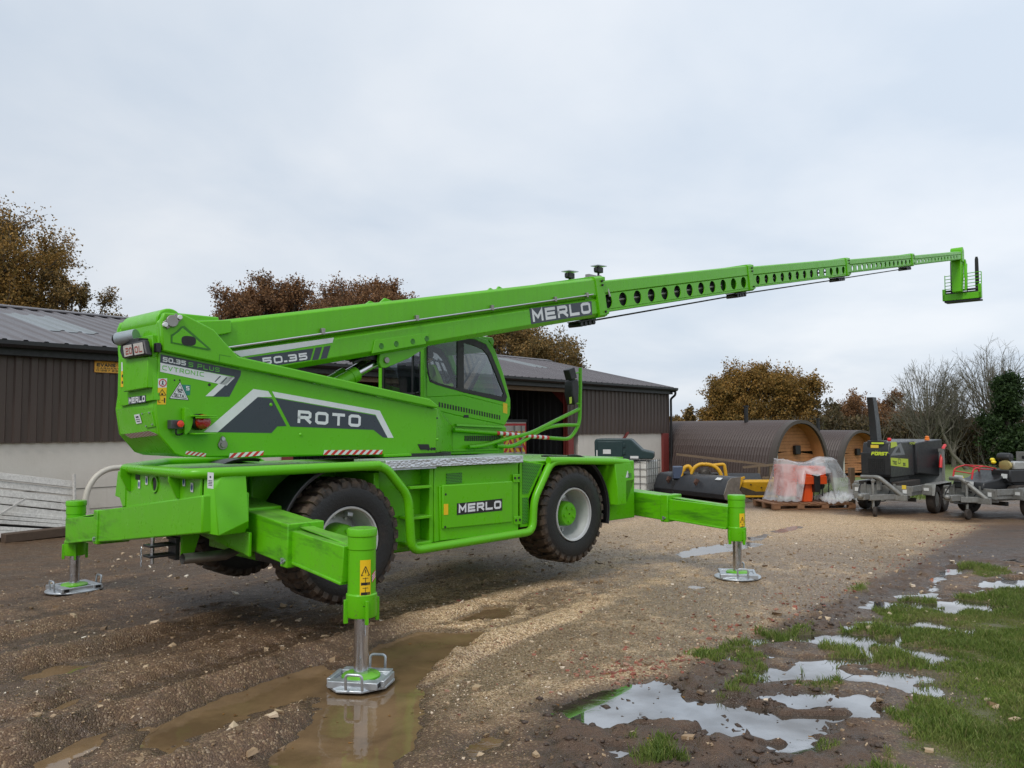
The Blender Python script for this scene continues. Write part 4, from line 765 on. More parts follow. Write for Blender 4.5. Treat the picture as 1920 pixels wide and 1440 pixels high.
MB().sphere((.14, -.5, 1.08), .045, 6).build('red_cap', simple('red_plastic', (.62, .03, .03), .4), CH)
for s_ in (-1, 1): MB().prism([(-.45, .06), (-.30, -.0), (.75, -.0), (.9, .06), (.9, .18), (-.45, .18)], 'x', -.12+s_*.34-.08, -.12+s_*.34+.08).build('rubber_track', M_RUB, CH, bevel=.01)
MB().box(-.3, .1, -.4, .8, .12, .28).build('undercarriage', M_BLK, CH)
# second trailer with stump grinder
QF = (9.57, 16.62, -1.205)
C2 = thing('grinder_trailer', 'muddy galvanised plant trailer at the right edge carrying the stump grinder', 'trailer', (QF[0], QF[1], gz(QF[0], QF[1])), QF[2]); trailer(C2, w=.60, yf=-.30, yb=1.9, twin=False, hitch=(.02, -.80))
mb = MB(); mb.box(-.62, .62, 1.88, 1.93, .45, 1.30); mb.build('ramp_plate', M_ZINC, C2, bevel=.006); mb = MB(); [mb.cyl((-.45+.3*i+.1*(j % 2), 1.87, .62+.14*j), (-.45+.3*i+.1*(j % 2), 1.879, .62+.14*j), .035, n=10) for i in range(4) for j in range(5)]; mb.build('ramp_holes', M_BLK, C2)
SGR = thing('stump_grinder', 'black stump grinder with red tube guard and black air filter on the trailer', 'stump grinder', (QF[0], QF[1], gz(QF[0], QF[1])+.50), QF[2])
SGR.scale = (1, 1, .78)
M_RT = simple('red_tube_paint', (.50, .02, .025), .4)
for x_ in (-.42, .02): MB().tube(fillet([(x_, -.25, .36), (x_-.02, -.18, .62), (x_+.02, .05, .70), (x_+.10, .35, .62), (x_+.14, .42, .25)], .08), .018, 8).build('guard_hoop', M_RT, SGR)
mb = MB(); mb.cyl((-.42, -.2, .55), (.02, -.2, .50), .015, n=8); mb.cyl((-.40, .05, .70), (.04, .05, .70), .018, n=8); mb.cyl((-.35, .25, .60), (.1, .25, .60), .015, n=8); mb.build('guard_bars', M_RT, SGR)
MB().prism([(-.35, .12), (.95, .08), (1.0, .45), (.5, .62), (.1, .38), (-.3, .30)], 'x', -.38, .34).build('body', M_BPAINT, SGR, bevel=.03); MB().box(.05, .48, .25, .95, .28, .62).build('fuel_box', M_BPAINT, SGR, bevel=.03)
[MB().prism([(.35, .0), (1.1, .0), (1.2, .10), (1.1, .22), (.35, .22), (.25, .1)], 'x', a0_, a1_).build('rubber_track', M_RUB, SGR, bevel=.02) for a0_, a1_ in ((.36, .56), (-.58, -.40))]
MB().box(.12, .46, .40, .80, .62, .82).build('engine', simple('engine_alloy', (.42, .42, .40), .45, .6, var=.25), SGR, bevel=.02); mb = MB(); mb.lathe([(.0, -.13), (.10, -.12), (.115, -.08), (.115, .08), (.10, .12), (.0, .13)], (.22, .45, .93), (1, .2, 0), 20); mb.build('air_filter', M_BLK, SGR); MB().sphere((.02, .35, .86), .05, 6).build('yellow_cap', simple('bright_yellow', (.85, .66, .02), .4), SGR); MB().sphere((.10, .28, .80), .05, 6).build('yellow_cap', simple('bright_yellow', (.85, .66, .02), .4), SGR)
mb = MB(); mb.lathe([(.06, -.04), (.13, -.03), (.14, 0), (.13, .03), (.06, .04)], (.30, .36, .72), (0, 1, 0), 16, cap=True); mb.build('flywheel_cover', simple('brass_cover', (.45, .36, .15), .4, .6), SGR)
for a in ((-.30, -.34, .34, .18), (.30, .24, .40, .12), (-.08, -.33, .20, .2)): MB().hexa([(a[0], a[1]-.02, a[2]), (a[0]+a[3], a[1]-.02, a[2]), (a[0]+a[3], a[1], a[2]), (a[0], a[1], a[2]), (a[0], a[1]-.01, a[2]+.11), (a[0]+a[3], a[1]-.01, a[2]+.11), (a[0]+a[3], a[1]+.01, a[2]+.11), (a[0], a[1]+.01, a[2]+.11)]).build('label', simple('white_label', (.62, .63, .62), .5), SGR)
mb = MB(); mb.tube(fillet([(.0, -.3, .30), (-.1, -.45, .1), (.1, -.3, .02), (.25, .1, .1)], .1), .016, 6); mb.tube(fillet([(.3, .3, .5), (.45, .2, .35), (.4, .5, .2)], .1), .018, 6); mb.build('hoses', M_BLK, SGR)

# ================================================================== trees, hedge, grass, stones
def leaf_mat(name, cols, rough=.65):
    b = NB(name); g = b.new('ShaderNodeNewGeometry'); c1 = b.ramp(g.outputs['Random Per Island'], [(i/(len(cols)-1), c) for i, c in enumerate(cols)])
    n = b.ramp(b.noise(b.geo(), .55, 3, .6), [(.35, 0), (.65, 1)]); c = b.mix(n, b.mix(.5, c1, cols[0]), c1)
    b.l.new(c, b.bsdf.inputs['Base Color']); b.P(Roughness=rough, Specular_IOR_Level=.25)
    tl = b.new('ShaderNodeBsdfTranslucent'); b.l.new(c, tl.inputs[0]); mx = b.new('ShaderNodeMixShader'); mx.inputs[0].default_value = .28; b.l.new(b.bsdf.outputs[0], mx.inputs[1]); b.l.new(tl.outputs[0], mx.inputs[2]); b.l.new(mx.outputs[0], b.out.inputs[0]); return b.m
M_BARK = simple('bark', (.075, .060, .045), .9, var=.4, scale=3, bump=.5); M_BARKG = simple('lichen_bark', (.165, .150, .115), .9, var=.35, scale=3)
LV_GOLD = leaf_mat('golden_oak_leaves', [(.10, .075, .022), (.22, .135, .034), (.36, .19, .045), (.46, .27, .075)]); LV_RED = leaf_mat('russet_leaves', [(.10, .060, .034), (.20, .102, .048), (.30, .148, .062), (.38, .215, .10)]); LV_OLV = leaf_mat('olive_brown_leaves', [(.085, .072, .028), (.18, .122, .042), (.28, .165, .052), (.37, .23, .08)]); LV_IVY = leaf_mat('dark_ivy_leaves', [(.018, .036, .012), (.036, .066, .020), (.06, .10, .03)]); LV_HEDGE = leaf_mat('hedge_leaves', [(.060, .050, .026), (.105, .078, .040), (.16, .112, .055), (.095, .092, .038)])
def leaves_np(rs, P, size, flat=.0):
    n = len(P); a = rs.normal(size=(n, 3)); a /= np.linalg.norm(a, axis=1)[:, None]; b_ = rs.normal(size=(n, 3)); b_ -= (b_*a).sum(1)[:, None]*a; b_ /= np.linalg.norm(b_, axis=1)[:, None]
    s = (size*(.6+.8*rs.rand(n)))[:, None]; V = np.stack([P-a*s, P+a*s*.7+b_*s*.62, P+a*s*.5-b_*s*.62], 1).reshape(-1, 3); F = np.arange(n*3).reshape(-1, 3); return V, F
def grow(rs, base, d, ln, rad, depth, segs, tips, spread=.6, up=.15, kids=(2, 4), shrink=.72):
    p = np.array(base, float); d = np.array(d, float); n = 4; pts = [(p.copy(), rad)]
    for k in range(n):
        d = d+rs.normal(size=3)*.16+np.array([0, 0, up*.25]); d /= np.linalg.norm(d); p = p+d*ln/n; pts.append((p.copy(), rad*(1-.45*(k+1)/n)))
    segs.append(pts)
    if depth == 0: tips.append(p); return
    for j in range(rs.randint(kids[0], kids[1]+1)):
        i = rs.randint(2, n+1) if j else n; q = pts[i][0]; nd = d+rs.normal(size=3)*spread+np.array([0, 0, up]); nd /= np.linalg.norm(nd)
        grow(rs, q, nd, ln*shrink*(.75+.5*rs.rand()), pts[i][1]*.72, depth-1, segs, tips, spread, up, kids, shrink)
def segs_mesh(name, segs, mat, parent, sides=(7, 4, 3)):
    V = []; F = []; o = 0
    for pts in segs:
        r0 = pts[0][1]; m = sides[0] if r0 > .09 else sides[1] if r0 > .03 else sides[2]; rings = []
        for i, (p, r_) in enumerate(pts):
            t = pts[min(i+1, len(pts)-1)][0]-pts[max(i-1, 0)][0]; t = t/np.linalg.norm(t); a = np.cross(t, [0, 0, 1.0] if abs(t[2]) < .9 else [1.0, 0, 0]); a /= np.linalg.norm(a); b_ = np.cross(t, a)
            for k in range(m): q = 2*math.pi*k/m; V.append(p+(a*math.cos(q)+b_*math.sin(q))*r_)
        for i in range(len(pts)-1):
            for k in range(m): j = (k+1) % m; F.append((o+i*m+k, o+i*m+j, o+(i+1)*m+j, o+(i+1)*m+k))
        o += len(pts)*m
    return mesh_np(name, np.array(V), np.array(F), mat, parent, smooth=True)
def oak(x, y, z0, H, hw, cb, seed, mat, nleaf, label, lsize=.13, nclump=70, group='trees behind the yard', squash=1.0, thin=1.0):
    """trunk, forking limbs and leaf sprays at the twig ends; crown lobed, reaching half-width hw and height H"""
    rs = np.random.RandomState(seed); T = thing('oak_tree', label, 'tree', (x, y, z0), 0, group); ch = (H-cb); C = []
    while len(C) < nclump:
        v = rs.normal(size=3); v /= np.linalg.norm(v); r = rs.rand()**.33
        if v[2] < -.55: continue
        lump = 1+.13*math.sin(3*math.atan2(v[1], v[0])+seed)+.10*math.sin(7*v[2]+seed*2)+.10*math.sin(5*math.atan2(v[0], v[2])+seed*1.7)
        r = (.45+.55*r)*lump; C.append(np.array([v[0]*hw*r, v[1]*hw*r*squash, cb+ch*(.46+.54*v[2]*r)]))
    segs = []; top = np.array([0, 0, cb+ch*.25]); segs.append([(np.array([0, 0, -.3]), H*.045), (np.array([.05, 0, cb*.5]), H*.034), (top, H*.026)]); P = []
    per = nleaf/nclump
    for c in C:
        s = np.array([0, 0, cb*(.6+.4*rs.rand())+ch*.2*rs.rand()]); mid = (s+c)/2+rs.normal(size=3)*hw*.08+np.array([0, 0, ch*.05]); segs.append([(s, H*.011), (mid, H*.006), (c, H*.0028)])
        nt = 9; cr_ = max(.55, hw*.24)*(.7+.6*rs.rand())
        for j in range(nt):
            d = rs.normal(size=3)+.5*(c-np.array([0, 0, cb+ch*.4]))/hw; d /= np.linalg.norm(d); e = c+d*cr_*(.6+.7*rs.rand()); m_ = (c+e)/2+rs.normal(size=3)*cr_*.12; segs.append([(c*.85+mid*.15, H*.0028), (m_, H*.0018), (e, H*.0008)])
            n = int(per/nt*(.5+rs.rand())*thin); t = rs.rand(n)**.7; Q = c+(m_-c)*np.minimum(1, 2*t)[:, None]+(e-m_)*np.maximum(0, 2*t-1)[:, None]+rs.normal(size=(n, 3))*cr_*(.30-.16*t)[:, None]; P.append(Q)
    segs_mesh('trunk', segs, M_BARK, T, (7, 4, 3)); V, F = leaves_np(rs, np.concatenate(P), lsize); mesh_np('crown', V, F, mat, T); return T
oak(-23.6, 34, 0, 10.35, 4.6, 1.0, 11, LV_GOLD, 150000, 'tall golden brown oak rising above the barn roof at the left edge', .062, 200)
oak(-19.3, 35.5, 0, 8.3, 2.2, 3.4, 14, LV_OLV, 36000, 'small russet oak just right of the tall oak above the barn roof', .06, 60)
oak(-12.4, 42.5, 0, 9.55, 2.9, 3.5, 21, LV_RED, 62000, 'russet tree with thinning leaves above the boom, left of its twin', .066, 110)
oak(-7.9, 43, 0, 9.2, 3.5, 3.5, 25, LV_RED, 90000, 'dense russet tree above the middle of the boom', .066, 130)
oak(-.5, 47, 0, 8.1, 3.7, 2.0, 31, LV_OLV, 60000, 'brown oak behind the barn roof to the right of the green cab', .075, 100); oak(3.0, 49, 0, 6.0, 1.9, 2.0, 35, LV_OLV, 18000, 'low brown oak crown just clearing the right end of the barn roof', .075, 40)
oak(19.4, 62, -.8, 7.0, 3.95, .6, 43, LV_GOLD, 110000, 'broad golden brown oak standing behind the nearest camping pod', .088, 200)
oak(14.6, 68, -.8, 3.6, 2.6, .3, 44, LV_OLV, 9000, 'low brown tree at the end of the barn beside the broad oak', .13, 30); oak(33.2, 74, -.8, 5.3, 3.9, .5, 47, LV_RED, 34000, 'distant rust red oak behind the chipper chute', .10, 60); oak(26.8, 70, -.8, 4.6, 2.2, .5, 49, LV_HEDGE, 7000, 'sparse grey brown tree between the broad oak and the rust red oak', .12, 30, thin=.6)
def bare(x, y, z0, H, hw, seed, label, mat=M_BARKG, ne=95, cb=.28):
    """leafless tree: limbs curving up to points of a rounded crown, each ending in a spray of fine twigs"""
    rs = np.random.RandomState(seed); T = thing('bare_tree', label, 'tree', (x, y, z0), 0, 'bare trees behind the field'); segs = []
    segs.append([(np.array([0, 0, -.3]), H*.026), (np.array([.03, 0, H*.2]), H*.021), (np.array([-.02, 0, H*.5]), H*.011), (np.array([.02, 0, H*.8]), H*.004)])
    for k in range(ne):
        v = rs.normal(size=3); v /= np.linalg.norm(v); v *= .55+.45*rs.rand()**.5
        if v[2] < -.6: v[2] *= -.5
        e = np.array([v[0]*hw, v[1]*hw, H*(cb+(1-cb)*(.5+.47*v[2]))]); s0 = np.array([0, 0, min(e[2]*.75, H*(.16+.34*rs.rand()))]); m1 = s0+(e-s0)*.4+np.array([v[0]*hw*.12, v[1]*hw*.12, -.02*H])+rs.normal(size=3)*.12; m2 = s0+(e-s0)*.75+rs.normal(size=3)*.12
        segs.append([(s0, H*.0065), (m1, H*.0045), (m2, H*.0028), (e, .012)]); d0 = (e-s0)/np.linalg.norm(e-s0)
        for j in range(9):
            t = rs.rand(); q = m1+(m2-m1)*min(1, 2*t)+(e-m2)*max(0, 2*t-1); d = d0+rs.normal(size=3)*.45+np.array([0, 0, .25]); d /= np.linalg.norm(d); ln = hw*(.16+.26*rs.rand()); p1 = q+d*ln*.5; p2 = p1+(d+rs.normal(size=3)*.3)*ln*.5; segs.append([(q, .012), (p1, .009), (p2, .005)])
            for i in range(2): d2 = d+rs.normal(size=3)*.6; segs.append([(p1, .007), (p1+d2/np.linalg.norm(d2)*ln*.5, .004)])
    segs_mesh('trunk', segs, mat, T, (7, 3, 3)); return T
bare(25.7, 50, -.8, 6.9, 2.3, 3, 'bare fine branched tree left of the ivy covered tree'); bare(31.6, 53, -.8, 8.2, 2.8, 6, 'tallest bare tree at the right edge behind the ivy'); bare(28.3, 52, -.8, 6.0, 1.6, 9, 'slender bare tree between the two large bare trees')
# ivy-clad trunk
rs = np.random.RandomState(8); IV = thing('ivy_tree', 'trunk thickly covered in dark green ivy near the right edge', 'tree', (29.9, 49, -.8)); segs_mesh('trunk', [[(np.array([0, 0, -.3]), .22), (np.array([.1, 0, 2.5]), .18), (np.array([.05, 0, 6.0]), .07)], [(np.array([.1, 0, 2.4]), .08), (np.array([.9, 0, 3.6]), .05), (np.array([1.3, 0, 4.6]), .02)]], M_BARK, IV)
P = [];
for c, r, n in (((rs.normal()*.75*(1-k/75), rs.normal()*.5, .4+5.2*(k/60)**.9), .22+.30*rs.rand(), 330) for k in range(60)): v = rs.normal(size=(n, 3)); P.append(np.array(c)+v*r*.55)
V, F = leaves_np(rs, np.concatenate(P), .11); mesh_np('ivy', V, F, LV_IVY, IV)
# leaning pale limb in front of the hedge
segs = []; tips = []; rs = np.random.RandomState(4); pl = [np.array(p) for p in ((0, 0, 3.4), (.3, 0, 2.2), (.8, 0, 1.0), (1.6, 0, .15), (1.9, 0, -.2))]; segs.append([(p, .05+.03*i) for i, p in enumerate(pl)])
for k in range(16): i = rs.randint(0, 3); grow(rs, pl[i], (rs.normal()*.7, rs.normal()*.4, .9), .8, .03, 2, segs, tips, .5, .1, (2, 3), .7)
LT = thing('fallen_limb', 'pale leaning limb of a fallen tree against the hedge', 'tree', (25.8, 49.0, -.85)); segs_mesh('trunk', segs, M_BARKG, LT)
# hedge mass
rs = np.random.RandomState(12); n = 90000; hx = rs.uniform(17, 60, n); top = 2.2+.45*np.sin(hx*.9)+.35*np.sin(hx*2.3+1)+.35*np.sin(hx*5.1)+np.clip((hx-26)*.04, 0, .8); hy = 57+rs.uniform(-1.6, 1.6, n)+.0*hx; hz = -.9+(top+.9)*rs.rand(n)**.8
V, F = leaves_np(rs, np.stack([hx, hy, hz], 1), .11); hd_ = mesh_np('hedge', V, F, LV_HEDGE); tag(hd_, 'dense brown autumn hedgerow along the far side of the field', 'hedge', kind='stuff')
segs = []
for k in range(1500): x = rs.uniform(17, 60); y = 57+rs.uniform(-2, 1.2); h_ = rs.uniform(1.2, 3.6); p0 = np.array([x, y, -.9]); p1 = p0+np.array([rs.normal()*.3, rs.normal()*.2, h_*.6]); segs.append([(p0, .03), (p1, .02), (p1+np.array([rs.normal()*.5, rs.normal()*.2, h_*.4]), .007)])
tw = segs_mesh('hedge_twigs', segs, M_BARKG, None, (4, 3, 3)); tag(tw, 'bare twigs sticking out of the far hedgerow', 'hedge', kind='stuff')
n = 16000; hx = rs.uniform(-60, 60, n); hy = 92+rs.uniform(-3, 3, n); hz = -1+3.2*rs.rand(n)**.9*(1+.25*np.sin(hx*.3)); V, F = leaves_np(rs, np.stack([hx, hy, hz], 1), .5); fh = mesh_np('far_treeline', V, F, LV_OLV); tag(fh, 'far brown line of trees on the horizon', 'trees', kind='stuff')
# ---------------------------------------------------------------- grass
b = NB('grass_blades'); g = b.new('ShaderNodeNewGeometry'); c = b.ramp(g.outputs['Random Per Island'], [(0, (.085, .135, .026)), (.5, (.180, .265, .048)), (.85, (.28, .35, .08)), (1, (.38, .33, .15))]); ns = b.noise(b.geo(), 1.6, 5, .65); c = b.mix(b.ramp(ns, [(.48, 0), (.68, .65)]), c, (.26, .24, .10)); c = b.mix(b.ramp(b.noise(b.geo(), .8, 3), [(.4, .35), (.62, 0)]), c, (.05, .085, .02))
b.l.new(c, b.bsdf.inputs['Base Color']); b.P(Roughness=.5, Specular_IOR_Level=.3)
tl = b.new('ShaderNodeBsdfTranslucent'); b.l.new(c, tl.inputs[0]); mx = b.new('ShaderNodeMixShader'); mx.inputs[0].default_value = .3; b.l.new(b.bsdf.outputs[0], mx.inputs[1]); b.l.new(tl.outputs[0], mx.inputs[2]); b.l.new(mx.outputs[0], b.out.inputs[0]); M_BLADE = b.m
def blades(n, x0, x1, y0, y1, hmin, hmax, wd, seed, name, label, thr=.5):
    rs = np.random.RandomState(seed); X = rs.uniform(x0, x1, n); Y = rs.uniform(y0, y1, n); keep = np.abs(X) < .66*Y+.6; X, Y = X[keep], Y[keep]
    h, gr_, mu_, gs, le, lo_ = [a[0] for a in ground_fields(X[None], Y[None])]; tuft = fbm(X*2.6, Y*2.6, 3); k = (gs > .10) & (gs+.55*tuft > .12+.75*rs.rand(len(X))) & (h > WATER-.004); X, Y, h, tuft = X[k], Y[k], h[k], tuft[k]; n = len(X)
    ht = (hmin+(hmax-hmin)*rs.rand(n)**1.6)*(1+1.5*tuft); a = rs.uniform(0, 2*np.pi, n); ln = rs.normal(size=(n, 2))*.45*ht[:, None]; dx = np.cos(a)*wd; dy = np.sin(a)*wd
    V = np.stack([np.stack([X-dx, Y-dy, h-.01], 1), np.stack([X+dx, Y+dy, h-.01], 1), np.stack([X+ln[:, 0]*.4+dx*.7, Y+ln[:, 1]*.4+dy*.7, h+ht*.6], 1), np.stack([X+ln[:, 0], Y+ln[:, 1], h+ht], 1), np.stack([X+ln[:, 0]*.4-dx*.7, Y+ln[:, 1]*.4-dy*.7, h+ht*.6], 1)], 1).reshape(-1, 3)
    F = np.arange(n*5).reshape(-1, 5); o = mesh_np(name, V, F, M_BLADE); tag(o, label, 'grass', kind='stuff'); return n
blades(620000, .3, 7.2, 4.3, 11.0, .012, .058, .0030, 1, 'grass', 'short wet grass growing round the puddles at lower right'); blades(90000, 4, 26, 11, 30, .05, .12, .008, 2, 'grass', 'grass of the field behind the yard', .45)
# ---------------------------------------------------------------- stones
b = NB('loose_stones'); g = b.new('ShaderNodeNewGeometry'); c = b.ramp(g.outputs['Random Per Island'], [(0, (.13, .080, .045)), (.4, (.31, .21, .12)), (.75, (.47, .345, .215)), (.95, (.64, .52, .39)), (1, (.76, .69, .58))]); b.l.new(c, b.bsdf.inputs['Base Color']); b.P(Roughness=.55); M_PEB = b.m
M_BRK = NB('broken_brick'); g = M_BRK.new('ShaderNodeNewGeometry'); c = M_BRK.ramp(g.outputs['Random Per Island'], [(0, (.16, .060, .040)), (.6, (.30, .095, .06)), (1, (.34, .19, .13))]); M_BRK.l.new(c, M_BRK.bsdf.inputs['Base Color']); M_BRK.P(Roughness=.8); M_BRK = M_BRK.m
OV = np.array([(1, 0, 0), (-1, 0, 0), (0, 1, 0), (0, -1, 0), (0, 0, 1), (0, 0, -1)], float); OF = np.array([(0, 2, 4), (2, 1, 4), (1, 3, 4), (3, 0, 4), (2, 0, 5), (1, 2, 5), (3, 1, 5), (0, 3, 5)])
CV = np.array([(sx, sy, sz) for sz in (-1, 1) for sx, sy in ((-1, -1), (1, -1), (1, 1), (-1, 1))], float); CF_ = np.array([(3, 2, 1, 0), (4, 5, 6, 7), (0, 1, 5, 4), (1, 2, 6, 5), (2, 3, 7, 6), (3, 0, 4, 7)])
def stones(rs, X, Y, h, size, base, faces, flat=.6):
    n = len(X); m = len(base); V = base[None]*(1+.35*rs.normal(size=(n, m, 1)))*np.stack([np.ones(n), .6+.5*rs.rand(n), flat*(.6+.6*rs.rand(n))], 1)[:, None]*size[:, None, None]
    a = rs.uniform(0, 2*np.pi, n); c_, s_ = np.cos(a), np.sin(a); t = rs.normal(size=n)*.35; x = V[..., 0]*c_[:, None]-V[..., 1]*s_[:, None]; y = V[..., 0]*s_[:, None]+V[..., 1]*c_[:, None]; z = V[..., 2]+x*t[:, None]*.5
    V = np.stack([x+X[:, None], y+Y[:, None], z+h[:, None]], -1).reshape(-1, 3); F = (faces[None]+(np.arange(n)*m)[:, None, None]).reshape(-1, faces.shape[1]); return V, F
rs = np.random.RandomState(77); n = 150000; Y = 4.3+10.5*rs.rand(n)**1.25; X = (rs.rand(n)*2-1)*(.68*Y+.3); h, gr_, mu_, gs, le, lo_ = [a[0] for a in ground_fields(X[None], Y[None])]
k = (rs.rand(n) < .05+.66*gr_+.05*le) & (gs < .5) & (h > WATER-.003) & (rs.rand(n) > mu_*.7); X, Y, h = X[k], Y[k], h[k]; V, F = stones(rs, X, Y, h+.001, .0035+.0072*rs.rand(len(X))**2.4, OV, OF); pb = mesh_np('gravel_stones', V, F, M_PEB, smooth=True); tag(pb, 'loose tan gravel stones strewn over the yard', 'gravel', kind='stuff')
bl = [(8.914, 15.308), (6.068, 11.764), (3.905, 9.228), (2.44, 7.519), (1.582, 6.518), (1.066, 6.114), (0.729, 5.955)]; n = 420; t = rs.rand(n)*(len(bl)-1); i = t.astype(int); f = t-i; bl = np.array(bl); Q = bl[i]*(1-f)[:, None]+bl[i+1]*f[:, None]; off = np.abs(rs.normal(size=n))*.35; X = Q[:, 0]-off*.6+rs.normal(size=n)*.08; Y = Q[:, 1]+off*.75+rs.normal(size=n)*.08
ex = rs.uniform(-.6, 3.2, 140); ey = rs.uniform(5.2, 9.5, 140); X = np.concatenate([X, ex]); Y = np.concatenate([Y, ey]); h, gr_, mu_, gs, le, lo_ = [a[0] for a in ground_fields(X[None], Y[None])]; k = (h > WATER) & (gs < .4) & ((gr_ > .3) | (np.arange(len(X)) < 420)); X, Y, h = X[k], Y[k], h[k]
V, F = stones(rs, X, Y, h+.003, .005+.014*rs.rand(len(X))**2.4, CV, CF_, .5); br_ = mesh_np('brick_rubble', V, F, M_BRK); tag(br_, 'red broken brick pieces along the edge of the gravel', 'rubble', kind='stuff')
n = 2600; X = rs.uniform(-6, 7, n); Y = rs.uniform(4.6, 14, n); h, gr_, mu_, gs, le, lo_ = [a[0] for a in ground_fields(X[None], Y[None])]; k = np.where((h > WATER) & (np.abs(X) < .66*Y)); X, Y, h = X[k], Y[k], h[k]; V, F = stones(rs, X, Y, h+.004, .007+.020*rs.rand(len(X))**5, CV, CF_, .6); rk = mesh_np('pale_stones', V, F, M_PEB); tag(rk, 'larger pale stones and lumps scattered on the ground', 'stones', kind='stuff')
# mud clods round the puddles
b_c = simple('wet_clods', (.060, .038, .026), .55, var=.35, scale=20, bump=.5); n = 5000; X = rs.uniform(-.5, 6, n); Y = rs.uniform(4.4, 9, n); h, gr_, mu_, gs, le, lo_ = [a[0] for a in ground_fields(X[None], Y[None])]; k = (rs.rand(n) < mu_) & (gs < .6) & (h > WATER-.025); X, Y, h = X[k], Y[k], h[k]; V, F = stones(rs, X, Y, h+.002, .008+.035*rs.rand(len(X))**3.5, OV, OF, .5); cl_ = mesh_np('mud_clods', V, F, b_c, smooth=True); tag(cl_, 'dark wet mud clods between the puddles and the gravel', 'mud', kind='stuff')
n = 420; X = rs.uniform(-3.5, 6, n); Y = rs.uniform(4.6, 12, n); h = gzv(X, Y); V, F = leaves_np(rs, np.stack([X, Y, np.maximum(h, WATER)+.006], 1), .018); V[:, 2] = np.repeat(np.maximum(h, WATER)+.006, 3)+.25*(V[:, 2]-np.repeat(np.maximum(h, WATER)+.006, 3)); fl_ = mesh_np('fallen_leaves', V, F, leaf_mat('fallen_leaf', [(.10, .05, .02), (.30, .14, .03), (.40, .22, .05)])); tag(fl_, 'scattered yellow brown fallen leaves', 'leaves', kind='stuff')

# ================================================================== rotating telehandler
def green_mat(name, base, scuff=0.0, streak=0.0, rough=0.30):
    b = NB(name); co = b.geo(); oc = b.coords('Object')
    n = b.noise(co, 1.3, 4); c = b.mix(n, tuple(x*0.93 for x in base), tuple(x*1.06 for x in base))
    if streak:
        m = b.mapping(oc, (26, 26, 1.1)); s = b.ramp(b.noise(m, 1.0, 5, 0.7), [(0.44, 0.0), (0.85, streak)]); c = b.mix(s, c, tuple(x*0.62+0.012 for x in base))
    if scuff:
        m = b.mapping(oc, (2.2, .7, 4.0)); s = b.ramp(b.noise(m, 1.5, 8, 0.72, 0.5), [(0.50, 0.0), (0.64, scuff)]); c = b.mix(s, c, (0.022, 0.085, 0.012))
    d = b.ramp(b.noise(oc, 2.0, 7, 0.75), [(0.55, 0.0), (0.85, 0.28)]); c = b.mix(d, c, (0.15, 0.19, 0.07))
    sz = b.new('ShaderNodeSeparateXYZ'); b.l.new(oc, sz.inputs[0]); sp_ = b.math('MULTIPLY', b.ramp(b.noise(oc, 38, 4, 0.7), [(0.60, 0.0), (0.68, 0.55)]), b.ramp(b.math('ADD', b.math('MULTIPLY', sz.outputs[2], 0.5), b.math('MULTIPLY', b.noise(oc, 1.7, 4), 0.3)), [(0.45, 1.0), (0.80, 0.0)])); c = b.mix(sp_, c, (0.15, 0.10, 0.06))
    gm = b.new('ShaderNodeNewGeometry'); sn = b.new('ShaderNodeSeparateXYZ'); b.l.new(gm.outputs['Normal'], sn.inputs[0]); du = b.math('MULTIPLY', b.ramp(sn.outputs[2], [(.55, 0), (.95, .38)]), b.ramp(b.noise(co, 3.5, 6, .7), [(.3, .35), (.65, 1)])); c = b.mix(du, c, (0.22, 0.26, 0.13))
    oi = b.new('ShaderNodeObjectInfo'); c = b.mix(b.math('MULTIPLY', oi.outputs['Random'], .13), c, tuple(x*.55 for x in base))
    b.l.new(c, b.bsdf.inputs['Base Color'])
    b.l.new(b.ramp(b.noise(co, 9, 5, 0.65), [(0.3, rough-0.08), (0.7, rough+0.14)]), b.bsdf.inputs['Roughness'])
    b.P(Coat_Weight=0.05, Coat_Roughness=0.15, Specular_IOR_Level=0.36); b.bump(b.noise(co, 5.0, 2), 0.03, 0.02); return b.m
GB = (0.120, 0.490, 0.004)
M_GREEN = green_mat('green_paint', GB, 0, 0.10); M_BOOM = green_mat('boom_green_paint', GB, 0, 0.35); M_SCUFF = green_mat('scuffed_green_paint', GB, 0.65, 0.1, 0.36)
M_GRAPH = simple('graphite_vinyl', (0.035, 0.047, 0.062), 0.35, var=0.06); M_WHITE = simple('white_vinyl', (0.72, 0.74, 0.76), 0.35, var=0.04, dirt=0.08)
M_BLACK = simple('black_plastic', (0.012, 0.012, 0.013), 0.45, var=0.3); M_DARK = simple('dark_steel', (0.018, 0.019, 0.018), 0.6, var=0.4)  # steel of axles and slew ring is one near-black tone
M_CHROME = simple('chrome_rod', (0.62, 0.63, 0.65), 0.16, 1.0, var=0.05); M_GALV = simple('galvanised_steel', (0.50, 0.53, 0.56), 0.42, 0.75, var=0.22, scale=14)
M_YEL = simple('yellow_sticker', (0.82, 0.52, 0.01), 0.4, var=0.05); M_RED = simple('red_vinyl', (0.60, 0.02, 0.02), 0.4, var=0.05)
M_BLUE = simple('blue_sticker', (0.02, 0.07, 0.25), 0.4, var=0.05); M_RIM = simple('silver_rim_paint', (0.52, 0.53, 0.53), 0.38, 0.25, var=0.1, dirt=0.18)
M_INK = simple('black_ink', (0.01, 0.01, 0.01), 0.5, var=0.05); M_GTXT = simple('green_ink', (0.12, 0.50, 0.04), 0.4, var=0.05); M_STEEL = simple('bare_steel', (0.30, 0.29, 0.27), 0.42, 0.8, var=0.25, dirt=0.2)
M_TEAL = simple('teal_sticker', (0.02, 0.22, 0.16), 0.4, var=0.05); M_SEAM = simple('dark_seam_green', (0.03, 0.17, 0.01), 0.5, var=0.1)  # seams and plug welds use a plain darker green
